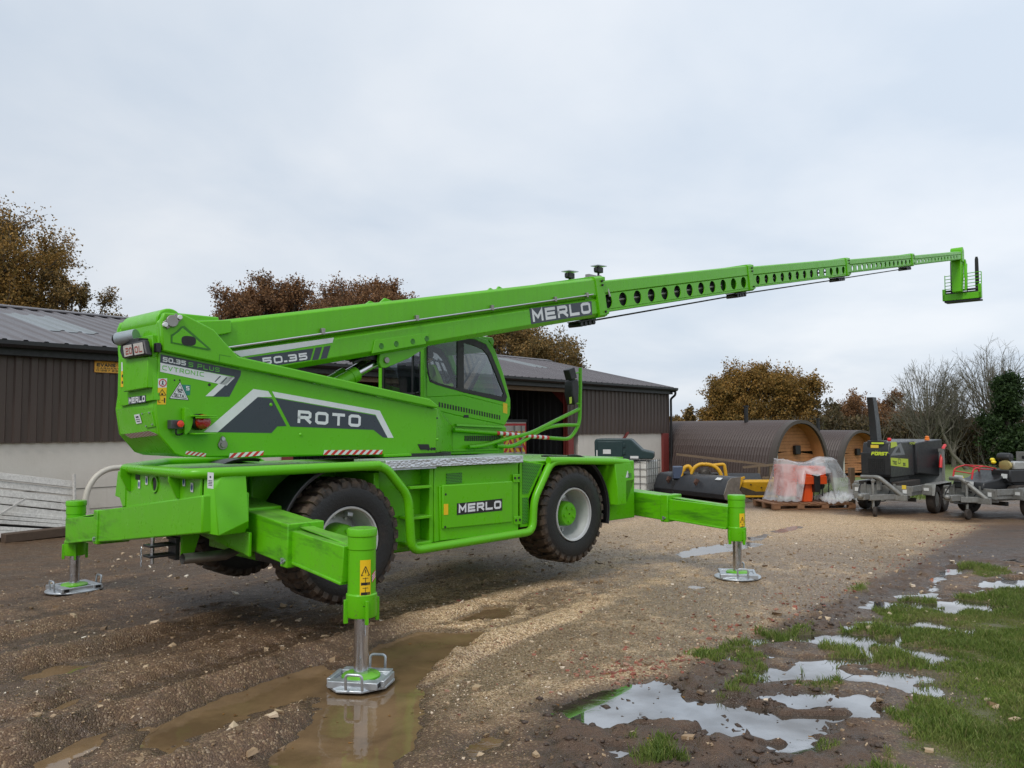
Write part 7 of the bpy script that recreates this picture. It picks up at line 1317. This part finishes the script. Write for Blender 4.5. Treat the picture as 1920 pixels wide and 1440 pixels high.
# slanted panel between side plate and pedestal
mb = MB(SM); mb._a([(.10, -.44, 1.575), (.10, -.44, 2.09), (.93, .42, 2.08), (1.15, .42, 1.88), (1.15, .42, 1.545), (.12, -.40, 1.575), (.12, -.40, 2.08), (.93, .46, 2.07), (1.17, .46, 1.87), (1.17, .46, 1.545)], [(0, 1, 2, 3, 4), (5, 9, 8, 7, 6), (0, 5, 6, 1), (1, 6, 7, 2), (2, 7, 8, 3), (3, 8, 9, 4), (4, 9, 5, 0)]); part(mb, 'slant_panel', M_GREEN, bevel=.006)
mb = MB(SM); mb.prism([(-.65, -.46), (.16, -.46), (1.0, .40), (2.0, .40), (2.0, 1.3), (-.65, 1.3)], 'z', 1.545, 1.575); part(mb, 'turntable_plate', M_GREEN, bevel=.006)
mb = MB(SM)
for px_ in ([(-0.177, 1.676), (-0.02, 1.673), (0.004, 1.612), (-0.138, 1.615)], [(0.523, 1.66), (0.654, 1.658), (0.69, 1.593), (0.55, 1.596)]): mb.prism(px_, 'y', -.448, -.4395) if px_[0][0] < .1 else None
for x_ in (-.02, .03, .07): mb.cyl((x_, -.445, 1.62), (x_, -.4395, 1.62), .018, n=12)
part(mb, 'hose_ports', M_INK, bevel=0)
# handrails and mirror
RY = .38
def rail(pts, r=.028, name='guard_rail', mat=M_GREEN): mb = MB(SM); mb.tube(fillet(pts, .14), r, 10); return part(mb, name, mat, bevel=0)
def R3(pts, y0, y1): n = len(pts)-1; return [(x, y0+(y1-y0)*i/n, z) for i, (x, z) in enumerate(pts)]
r1 = rail(R3([(1.125, 1.83), (1.92, 1.782), (3.01, 1.704), (3.518, 1.674), (3.753, 1.909), (3.772, 2.445), (3.776, 2.776)], RY, RY))
rail(R3([(1.375, 1.603), (1.653, 1.612), (2.122, 1.707), (2.622, 1.777), (3.219, 1.972), (3.743, 2.139)], RY-.02, RY)); rail(R3([(1.941, 1.606), (2.252, 1.585), (2.508, 1.679), (2.915, 1.845), (3.28, 1.892), (3.727, 1.892)], RY+.02, RY))
mb = MB(SM); (x0, z0), (x1, z1) = [(1.91, 1.782), (3.01, 1.704)]; n = 19; A = Vector((x0, RY, z0)); B_ = Vector((x1, RY, z1))
for k in range(n):
    mb.m = k % 2; P0 = A+(B_-A)*(k/n); P1 = A+(B_-A)*((k+1)/n); mb.tube([P0, P1], .0295, 12, cap=False)
part(mb, 'hazard_tape', HAZ, bevel=0)
(x0, z0), (x1, z1) = [(3.644, 2.703), (3.639, 2.227)]
mb = MB(SM); mb.tube(fillet([(x0+.16, RY, z0), (x0-.02, RY, z0-.01), (x1-.02, RY, z1), (x1+.16, RY, z1-.01)], .08), .012, 8); part(mb, 'mirror_bracket', M_GREEN, bevel=0)
q = [(3.462, 2.564), (3.591, 2.594), (3.628, 2.481), (3.6, 2.235), (3.51, 2.192), (3.447, 2.369)]
mb = MB(SM); mb.prism(q, 'y', RY-.10, RY+.06); mm_ = part(mb, 'door_mirror', M_BLACK, bevel=.02, seg=3)
decal([(3.376, 2.308), (3.439, 2.318), (3.438, 2.221), (3.387, 2.212)], simple('lime_sticker', (.45, .6, .03), .4), yv=RY-.101, parent=mm_)
q = [(3.412, 2.725), (3.554, 2.772), (3.617, 2.612), (3.475, 2.573)]; mb = MB(SM); mb.prism(q, 'y', RY-.07, RY+.05); part(mb, 'front_camera', M_BLACK, bevel=.012)
# ---------------------------------------------------------------- boom
def sect_frame(t0, t1):
    p0 = Vector((t0[0], 0, t0[1])); p1 = Vector((t1[0], 0, t1[1])); d = (p1-p0).normalized(); return p0, p1, d, Vector((-d.z, 0, d.x))
def boxsec(mb, p0, p1, hw, zt, zb, up, ch=.03):
    """box between two top points; offsets zt..zb below top along up, chamfered"""
    prof = [(-hw, zt+ch), (-hw+ch, zt), (hw-ch, zt), (hw, zt+ch), (hw, zb-ch), (hw-ch, zb), (-hw+ch, zb), (-hw, zb-ch)]
    mb.loft([[p+Vector((0, y, 0))-up*o for y, o in prof] for p in (p0, p1)])
def hole_plate(mb, p0, p1, up, o0, o1, yv, th, n, rad, lead=.1, tail=.1, half=0):
    """plate between offsets o0..o1 below the top edge from p0 to p1 with n round holes"""
    d = (p1-p0); Ln = d.length; d = d.normalized(); cell = (Ln-lead-tail)/n; m = 28; mid = (o0+o1)/2; hh = (o1-o0)/2
    def pt(s, o, y): q = p0+d*s-up*o; return (q.x, y, q.z)
    segs = [(0, lead), (Ln-tail, Ln)]
    for s0, s1 in segs: mb.hexa([pt(s0, o1, yv), pt(s1, o1, yv), pt(s1, o1, yv+th), pt(s0, o1, yv+th), pt(s0, o0, yv), pt(s1, o0, yv), pt(s1, o0, yv+th), pt(s0, o0, yv+th)])
    for k in range(n):
        cs = lead+cell*(k+.5); ins = []; outs = []
        for j in range(m):
            a = 2*math.pi*j/m; c_, s_ = math.cos(a), math.sin(a); ins.append((cs+rad*c_, mid+rad*s_))
            t = min((cell/2)/max(abs(c_), 1e-6), hh/max(abs(s_), 1e-6)); outs.append((cs+t*c_, mid+t*s_))
        # snap nearest samples to the corners
        for sx_ in (-1, 1):
            for sy_ in (-1, 1):
                cx_, cy_ = cs+sx_*cell/2, mid+sy_*hh; i = min(range(m), key=lambda q: (outs[q][0]-cx_)**2+(outs[q][1]-cy_)**2); outs[i] = (cx_, cy_)
        P_ = [pt(a, b_, y) for y in (yv, yv+th) for a, b_ in ins]+[pt(a, b_, y) for y in (yv, yv+th) for a, b_ in outs]; fs = []
        for j in range(m):
            q = (j+1) % m; fs += [(j, q, 2*m+q, 2*m+j), (m+j, 3*m+j, 3*m+q, m+q), (j, m+j, m+q, q)]
        mb._a(P_, fs)
BS = [((-2.62, 2.835), (3.42, 4.062), .30, .585, .555), ((3.05, 3.935), (8.2, 4.94), .262, .455, .49), ((8.0, 4.875), (13.18, 5.83), .224, .405, .405), ((13.0, 5.77), (18.08, 6.70), .190, .325, .32), ((17.7, 6.585), (23.22, 7.60), .160, .255, .29)]
BO = []
for k, (t0_, t1_, hw, h0_, h1_) in enumerate(BS):
    p0, p1, d, up_ = sect_frame(t0_, t1_); hm = (h0_+h1_)/2; L_ = (p1-p0).length
    nm = 'boom_section'
    if k == 0:
        mb = MB(SM); boxsec(mb, p0, p1, hw, 0, hm*.50, up_); boxsec(mb, p0+d*.15, p1-d*.01, hw-.012, hm*.49, hm, up_, .05)
        o = part(mb, nm, M_BOOM, bevel=.008)
    else:
        mb = MB(SM); boxsec(mb, p0, p1, hw, 0, hm*.42, up_, .02)
        th = .014; o0, o1 = hm*.42, hm*.90
        nh = {1: 12, 2: 13, 3: 14, 4: 14}[k]; rad = {1: .105, 2: .088, 3: .07, 4: .055}[k]; lead = .35
        hole_plate(mb, p0, p1, up_, o0, o1, -hw+.006, th, nh, rad, lead, .16 if k < 4 else .5); hole_plate(mb, p0, p1, up_, o0, o1, hw-.006-th, th, nh, rad, lead, .16 if k < 4 else .5)
        boxsec(mb, p0, p1, hw-.006, o1, hm, up_, .012)
        o = part(mb, nm, M_BOOM, bevel=0, angle=30)
        if k in (1, 2):
            mb = MB(SM); boxsec(mb, p0+d*.1, p0+d*(L_*(.80 if k == 1 else .66)), hw-.07, hm*.40, hm*.94, up_, .03); part(mb, 'inner_duct', M_DARK, o, bevel=0)
            mb = MB(SM); [mb.cyl(tuple(p0+d*(.6+j*.5)-up_*(hm*.66)+Vector((0, -hw+.06, 0))), tuple(p0+d*(1.1+j*.5)-up_*(hm*.66)+Vector((0, -hw+.06, 0))), .02, n=8) for j in range(int(L_/.5)-3)]; part(mb, 'inner_pipe', M_STEEL, o, bevel=0)
    BO.append((o, p0, p1, d, up_, hm, hw))
    if k < 4:   # end collar, wear pads and guide rollers
        mb = MB(SM); boxsec(mb, p1-d*.16, p1+d*.0, hw+.018, -.018, hm+.018, up_, .03); boxsec(mb, p1-d*.02, p1+d*.05, hw+.004, -.012, hm+.008, up_, .02)
        for sy_ in (-1, 1):
            for of in (.03, hm-.05): q = p1+d*.055-up_*of; mb.box(q.x-.03, q.x+.03, sy_*(hw-.02)-.03, sy_*(hw-.02)+.03, q.z-.03, q.z+.03)
        part(mb, 'end_collar', M_BOOM, o, bevel=.006)
        mb = MB(SM); q = p1-up_*(hm+.02); mb.hexa([tuple(v) for v in (q-d*.42+Vector((0, -.10, 0)), q+d*.02+Vector((0, -.10, 0)), q+d*.02+Vector((0, .10, 0)), q-d*.42+Vector((0, .10, 0)))][:0] or [tuple(q-d*.34-up_*.06+Vector((0, -.1, 0))), tuple(q-d*.02-up_*.06+Vector((0, -.1, 0))), tuple(q-d*.02-up_*.06+Vector((0, .1, 0))), tuple(q-d*.34-up_*.06+Vector((0, .1, 0))), tuple(q-d*.44+Vector((0, -.1, 0))), tuple(q+d*.03+Vector((0, -.1, 0))), tuple(q+d*.03+Vector((0, .1, 0))), tuple(q-d*.44+Vector((0, .1, 0)))])
        for j in range(4): c_ = q-d*(.36-j*.10)-up_*.055; mb.cyl((c_.x, -.12, c_.z), (c_.x, .12, c_.z), .035, n=10)
        part(mb, 'roller_block', M_BLACK, o, bevel=.004)
        mb = MB(SM); [mb.cyl((c_.x, -hw-.02, c_.z), (c_.x, -hw-.045, c_.z), .016, n=8) for c_ in (p1-d*.03-up_*.06, p1-d*.03-up_*(hm-.06), p1-d*.03-up_*(.12))]; part(mb, 'collar_bolts', M_BLACK, o, bevel=0)
# hose and pipe runs
(q1, q2) = [(-2.401, 2.612), (3.202, 3.777)]
o1_, p0, p1, d1, up1_, hm1, hw1 = BO[0]
mb = MB(SM); mb.cyl((q1[0], -.322, q1[1]), (q2[0], -.322, q2[1]), .011, n=8); part(mb, 'steel_pipe', M_CHROME, o1_, bevel=0)
for x_, z_ in [(-1.351, 2.851), (-0.095, 3.11), (1.127, 3.359), (2.356, 3.607), (3.059, 3.748)]: mb = MB(SM); mb.box(x_-.022, x_+.022, -.338, -.30, z_-.03, z_+.035); part(mb, 'pipe_clip', M_STEEL, o1_, bevel=.003)
for a_, b_ in ((0, 1), (1, 2), (2, 3)):
    A_ = BO[a_]; B2 = BO[b_]; s_ = A_[2]-A_[4]*(A_[5]+.05); e_ = B2[2]-B2[4]*(B2[5]+.06)-B2[3]*.1
    mb = MB(SM); mb.cyl((s_.x, -.06, s_.z), (e_.x, -.06, e_.z), .013, n=8); part(mb, 'extension_cable', M_BLACK, B2[0], bevel=0)
# boom graphics
def bdecal(pts, mat, off=.001, y=-.289, nm='decal'): mb = MB(SM); mb.poly([(x, y-off, z) for x, z in pts]); return part(mb, nm, mat, o1_, bevel=0, smooth=False)
bdecal([(1.86, 3.433), (3.202, 3.683), (3.219, 3.487), (1.896, 3.227)], M_GRAPH)
part(wtext('MERLO', 'S', -.2918, [(1.928, 3.258), (3.194, 3.507), (1.897, 3.419)], .25, .15, SM), 'lettering', M_WHITE, o1_, bevel=0, smooth=False)
bdecal([(-2.321, 2.584), (-1.193, 2.805), (-1.209, 2.75), (-2.234, 2.539)], M_WHITE)
bdecal([(-2.19, 2.532), (-1.437, 2.676), (-1.473, 2.553), (-1.848, 2.479), (-2.021, 2.485)], M_GRAPH); bdecal([(-1.412, 2.683), (-1.335, 2.697), (-1.379, 2.564), (-1.454, 2.552)], M_GRAPH); bdecal([(-1.31, 2.701), (-1.232, 2.718), (-1.276, 2.584), (-1.353, 2.569)], M_GRAPH)
part(wtext('50.35', 'S', -.2918, [(-2.004, 2.473), (-1.505, 2.557), (-2.016, 2.542)], .24, .2, SM), 'lettering', M_WHITE, o1_, bevel=0, smooth=False)
mb = MB(SM); mb.prism([(-0.67, 2.816), (0.103, 2.963), (0.055, 2.828), (-0.712, 2.667)], 'y', -.305, -.29); rp_ = part(mb, 'doubler_plate', M_BOOM, o1_, bevel=.004)
for x_, z_ in [(-0.586, 2.76), (-0.379, 2.799), (-0.141, 2.844), (0.067, 2.891)]: mb = MB(SM); mb.lathe([(.034, 0), (.030, .006), (.022, .004), (0, .004)], (x_, -.304, z_), (0, -1, 0), 16); part(mb, 'plug_weld', M_SEAM, o1_, bevel=0)
# boom foot, cylinder bracket, lift cylinders
mb = MB(SM); mb.prism([(-2.727, 2.833), (-2.368, 2.877), (-2.355, 2.753), (-2.548, 2.702), (-2.65, 2.714), (-2.741, 2.779)], 'y', -.345, .345); mb.cyl((-2.965, -.39, 2.795), (-2.965, .39, 2.795), .12, n=24); mb.box(-2.98, -2.45, -.27, .27, 2.62, 2.90); part(mb, 'boom_foot', M_BOOM, o1_, bevel=.012)
mb = MB(SM); q = [(-0.549, 2.583), (-0.519, 2.525), (-0.452, 2.529), (-0.123, 2.656), (0.157, 2.811), (0.157, 2.874), (-0.542, 2.679)]; mb.prism(q, 'y', -.22, -.17); mb.prism(q, 'y', .17, .22); part(mb, 'cylinder_bracket', M_BOOM, o1_, bevel=.006)
(xa, za), = [(-0.453, 2.614)]; mb = MB(SM); mb.cyl((xa, -.24, za), (xa, .24, za), .035, n=16); part(mb, 'bracket_pin', M_STEEL, o1_, bevel=.004)
(xb, zb), (xc_, zc) = [(-0.783, 2.441), (-1.473, 2.095)]
for yy in (-.10, .12):
    A_ = Vector((xc_, yy, zc)); B_ = Vector((xb, yy, zb)); C_ = Vector((xa, yy, za)); D = (C_-A_).normalized(); e = A_+D*((B_-A_).length)
    mb = MB(SM); mb.cyl(tuple(A_), tuple(e), .078, n=22); mb.cyl(tuple(e-D*.07), tuple(e+D*.02), .084, n=22); lc = part(mb, 'lift_cylinder', M_GREEN, bevel=.003)
    mb = MB(SM); mb.cyl(tuple(e), tuple(C_), .046, n=18); part(mb, 'cylinder_rod', M_CHROME, lc, bevel=0)
mb = MB(SM); mb.tube([(xb-.1, -.2, zb+.12), (xb+.35, -.16, zb+.30), (xa, -.1, za+.05)], .016, 8); mb.tube([(xb, .0, zb+.16), (xb+.35, .0, zb+.30), (xa, .0, za+.09)], .02, 8); mb.box(xa-.28, xa-.05, -.16, .16, za+.0, za+.09); part(mb, 'hose_bundle', M_BLACK, bevel=0)
# lugs and cameras on the boom top
for px0, px1, px2, r_ in (([(-0.742, 3.212), (-0.678, 3.257), (-0.598, 3.24)], 0, 0, 0), ([(-0.554, 3.244), (-0.473, 3.314), (-0.36, 3.29)], 0, 0, 0), ([(1.138, 3.584), (1.205, 3.637), (1.283, 3.615)], 0, 0, 0), ([(1.312, 3.622), (1.361, 3.677), (1.44, 3.655)], 0, 0, 0)):
    mb = MB(SM); mb.prism(px0, 'y', -.22, -.19); part(mb, 'lifting_lug', M_BOOM, o1_, bevel=.004)
(xa, za), (xb, zb) = [(2.939, 4.042), (3.624, 4.22)]
for x_, z_ in ((xa, za), (xb, zb)):
    mb = MB(SM); mb.box(x_-.055, x_+.07, -.14, -.06, z_-.04, z_+.04); mb.cyl((x_, -.1, z_-.2), (x_, -.1, z_), .018, n=8); mb.box(x_-.08, x_-.05, -.13, -.07, z_-.03, z_+.03); cmo = part(mb, 'boom_camera', M_BLACK, o1_, bevel=.006)
    mb = MB(SM); mb.hexa([(x_-.10, -.17, z_+.05), (x_+.12, -.17, z_+.06), (x_+.12, -.03, z_+.06), (x_-.10, -.03, z_+.05), (x_-.10, -.17, z_+.062), (x_+.12, -.17, z_+.072), (x_+.12, -.03, z_+.072), (x_-.10, -.03, z_+.062)]); part(mb, 'camera_hood', M_GALV, o1_, bevel=0)
mb = MB(SM); mb.tube([(xa+.1, -.1, za-.10), ((xa+xb)/2, -.12, (za+zb)/2-.08), (xb, -.14, zb-.10), (xb+.03, -.24, zb-.28), (xb+.04, -.28, zb-.42)], .018, 8); mb.box(xb-.32, xb-.12, -.17, -.10, zb-.17, zb-.11); part(mb, 'camera_cable', M_STEEL, o1_, bevel=0)
mb = MB(SM); (x0, z0), (x1, z1) = [(2.25, 3.818), (3.361, 4.062)]; mb.beam((x0, 0, z0), (x1, 0, z1), .40, .03); part(mb, 'cover_strip', M_BOOM, o1_, bevel=.004)
# boom head and fork carriage
HX = 23.2
mb = MB(SM); mb.box(HX-.10, HX+.18, -.175, .175, 7.24, 7.66); mb.cyl((HX+.02, -.18, 7.63), (HX+.02, .18, 7.63), .10, n=16); mb.hexa([(HX-.12, -.13, 6.25), (HX+.14, -.13, 6.25), (HX+.14, .15, 6.25), (HX-.12, .15, 6.25), (HX-.12, -.14, 7.35), (HX+.28, -.14, 7.35), (HX+.28, .16, 7.35), (HX-.12, .16, 7.35)]); hd = part(mb, 'boom_head', M_GREEN, bevel=.02)
mb = MB(SM); mb.prism([(HX+.15, 6.75), (HX+.38, 6.62), (HX+.42, 6.8), (HX+.30, 7.3), (HX+.2, 7.35)], 'y', -.20, -.15); mb.cyl((HX+.1, -.20, 6.3), (HX+.25, -.20, 7.2), .04, n=10); part(mb, 'head_link', M_GREEN, hd, bevel=.006)
mb = MB(SM); XF = HX+.25
mb.box(XF-.05, XF+.07, -.62, .52, 6.03, 6.24); mb.box(XF-.05, XF+.08, .44, .53, 6.03, 6.42); mb.box(XF-.05, XF+.08, -.63, -.54, 6.03, 6.50); fc = part(mb, 'fork_carriage', M_GREEN, bevel=.01)
mb = MB(SM); mb.box(XF-.02, XF+.35, -.58, .48, 5.97, 6.03); mb.cyl((XF+.1, -.6, 6.36), (XF+.1, .5, 6.36), .035, n=10); mb.box(XF+.03, XF+.12, -.56, .46, 6.26, 6.30); part(mb, 'carriage_bar', M_BLACK, fc, bevel=.006)
mb = MB(SM)
for j in range(5): z_ = 6.46+j*.11; mb.cyl((XF+.15, -.60, z_+.02), (XF+.15, .49, z_-.02), .012, n=6)
for y_ in (-.60, -.18, .14, .49): mb.cyl((XF+.13, y_, 6.2), (XF+.15, y_, 6.91), .014, n=6)
part(mb, 'load_guard', M_GREEN, fc, bevel=0)
for y_ in (-.44, .30):
    mb = MB(SM); mb.loft([[(XF+.30-w_, y_-.055*s_, z_), (XF+.30+w_, y_-.055*s_, z_), (XF+.30+w_, y_+.055*s_, z_), (XF+.30-w_, y_+.055*s_, z_)] for z_, w_, s_ in ((6.02, .03, 1), (6.9, .026, 1), (7.36, .014, .95), (7.45, .010, .6))]); mb.box(XF+.02, XF+.30, y_-.055, y_+.055, 6.04, 6.10); part(mb, 'fork', M_BLACK, fc, bevel=.004)
# ---------------------------------------------------------------- operator in the cab
def person_seated():
    J = {'pelvis': (1.13, .90, 2.26), 'waist': (1.08, .90, 2.42), 'chest': (1.06, .90, 2.60), 'neck': (1.07, .90, 2.72), 'head': (1.10, .90, 2.80), 'crown': (1.11, .90, 2.885),
         'hipl': (1.15, 1.0, 2.25), 'kneel': (1.55, 1.02, 2.27), 'anklel': (1.62, 1.02, 1.92), 'toel': (1.76, 1.02, 1.89), 'hipr': (1.15, .80, 2.25), 'kneer': (1.55, .78, 2.27), 'ankler': (1.62, .78, 1.92), 'toer': (1.76, .78, 1.89),
         'shl': (1.05, 1.08, 2.64), 'ell': (1.16, 1.13, 2.40), 'wrl': (1.40, 1.02, 2.42), 'hal': (1.48, 1.00, 2.45), 'shr': (1.05, .72, 2.64), 'elr': (1.16, .67, 2.40), 'wrr': (1.40, .78, 2.42), 'har': (1.48, .80, 2.45)}
    Rr = {'pelvis': .15, 'waist': .14, 'chest': .155, 'neck': .055, 'head': .082, 'crown': .06, 'hipl': .09, 'kneel': .065, 'anklel': .045, 'toel': .035, 'shl': .075, 'ell': .052, 'wrl': .036, 'hal': .032}
    E_ = [('pelvis', 'waist'), ('waist', 'chest'), ('chest', 'neck'), ('neck', 'head'), ('head', 'crown'), ('pelvis', 'hipl'), ('hipl', 'kneel'), ('kneel', 'anklel'), ('anklel', 'toel'), ('pelvis', 'hipr'), ('hipr', 'kneer'), ('kneer', 'ankler'), ('ankler', 'toer'), ('chest', 'shl'), ('shl', 'ell'), ('ell', 'wrl'), ('wrl', 'hal'), ('chest', 'shr'), ('shr', 'elr'), ('elr', 'wrr'), ('wrr', 'har')]
    ks = list(J); me = bpy.data.meshes.new('person'); M_ = Matrix.Translation((SL[0], SL[1], 0)) @ Matrix.Rotation(SY, 4, 'Z')
    base = Vector((1.15, .90, 2.2)); loc = M_ @ base
    me.from_pydata([tuple(Vector(J[k])-base) for k in ks], [(ks.index(a), ks.index(b_)) for a, b_ in E_], [])
    o = bpy.data.objects.new('person', me); COL.objects.link(o); o.location = loc; o.rotation_euler = (0, 0, SY)
    m = o.modifiers.new('skin', 'SKIN'); sv = me.skin_vertices[0].data
    for i, k in enumerate(ks):
        r_ = Rr.get(k, Rr.get(k[:-1]+'l', .05)); sv[i].radius = (r_, r_); sv[i].use_root = (k == 'pelvis')
    o.modifiers.new('sub', 'SUBSURF').levels = 2; o.modifiers['sub'].render_levels = 2
    b = NB('hi_vis_clothing_and_skin'); oc = b.coords('Object'); s_ = b.new('ShaderNodeSeparateXYZ'); b.l.new(oc, s_.inputs[0])
    trou = b.math('LESS_THAN', s_.outputs[2], 0.12); skin = b.math('GREATER_THAN', s_.outputs[2], 0.515)
    c = b.mix(trou, (0.28, 0.50, 0.05), (0.02, 0.025, 0.04)); c = b.mix(skin, c, (0.42, 0.24, 0.17)); b.l.new(c, b.bsdf.inputs['Base Color']); b.P(Roughness=0.8); me.materials.append(b.m)
    for p in me.polygons: p.use_smooth = True
    mb = MB(); h_ = Vector((1.105, .90, 2.80))-base
    mb.sphere((h_.x-.01, h_.y, h_.z+.045), .105, 8, (1.02, .9, .72)); cp_ = mb.build('beanie_hat', M_SEAT, o)
    mb = MB(); mb.sphere((h_.x+.088, h_.y, h_.z-.005), .016, 5, (1.2, .8, 1.3)); mb.box(h_.x+.07, h_.x+.082, h_.y-.02, h_.y+.02, h_.z-.045, h_.z-.04); mb.build('nose', simple('skin', (.42, .24, .17), .6), o)
    return tag(o, 'person in a lime hi-vis jacket and dark hat sitting in the green cab', 'person')
person_seated()


# small joined details that are too fine to pick apart
for o in bpy.data.objects:
    if o.parent is not None and o.name.split('.')[0] in ('louvre_slots', 'pictogram', 'hatch_bolts', 'pad_slots', 'collar_bolts', 'fixing_bolts', 'print', 'hose_ports', 'bolt_pair', 'pivot_bolts', 'ramp_holes', 'hoses', 'chain', 'load_guard', 'guard_bars', 'pad_slots', 'door_bars', 'lettering', 'hazard_stripe', 'chevron_board', 'wall_joint', 'hose_bundle'):
        o['kind'] = 'stuff'
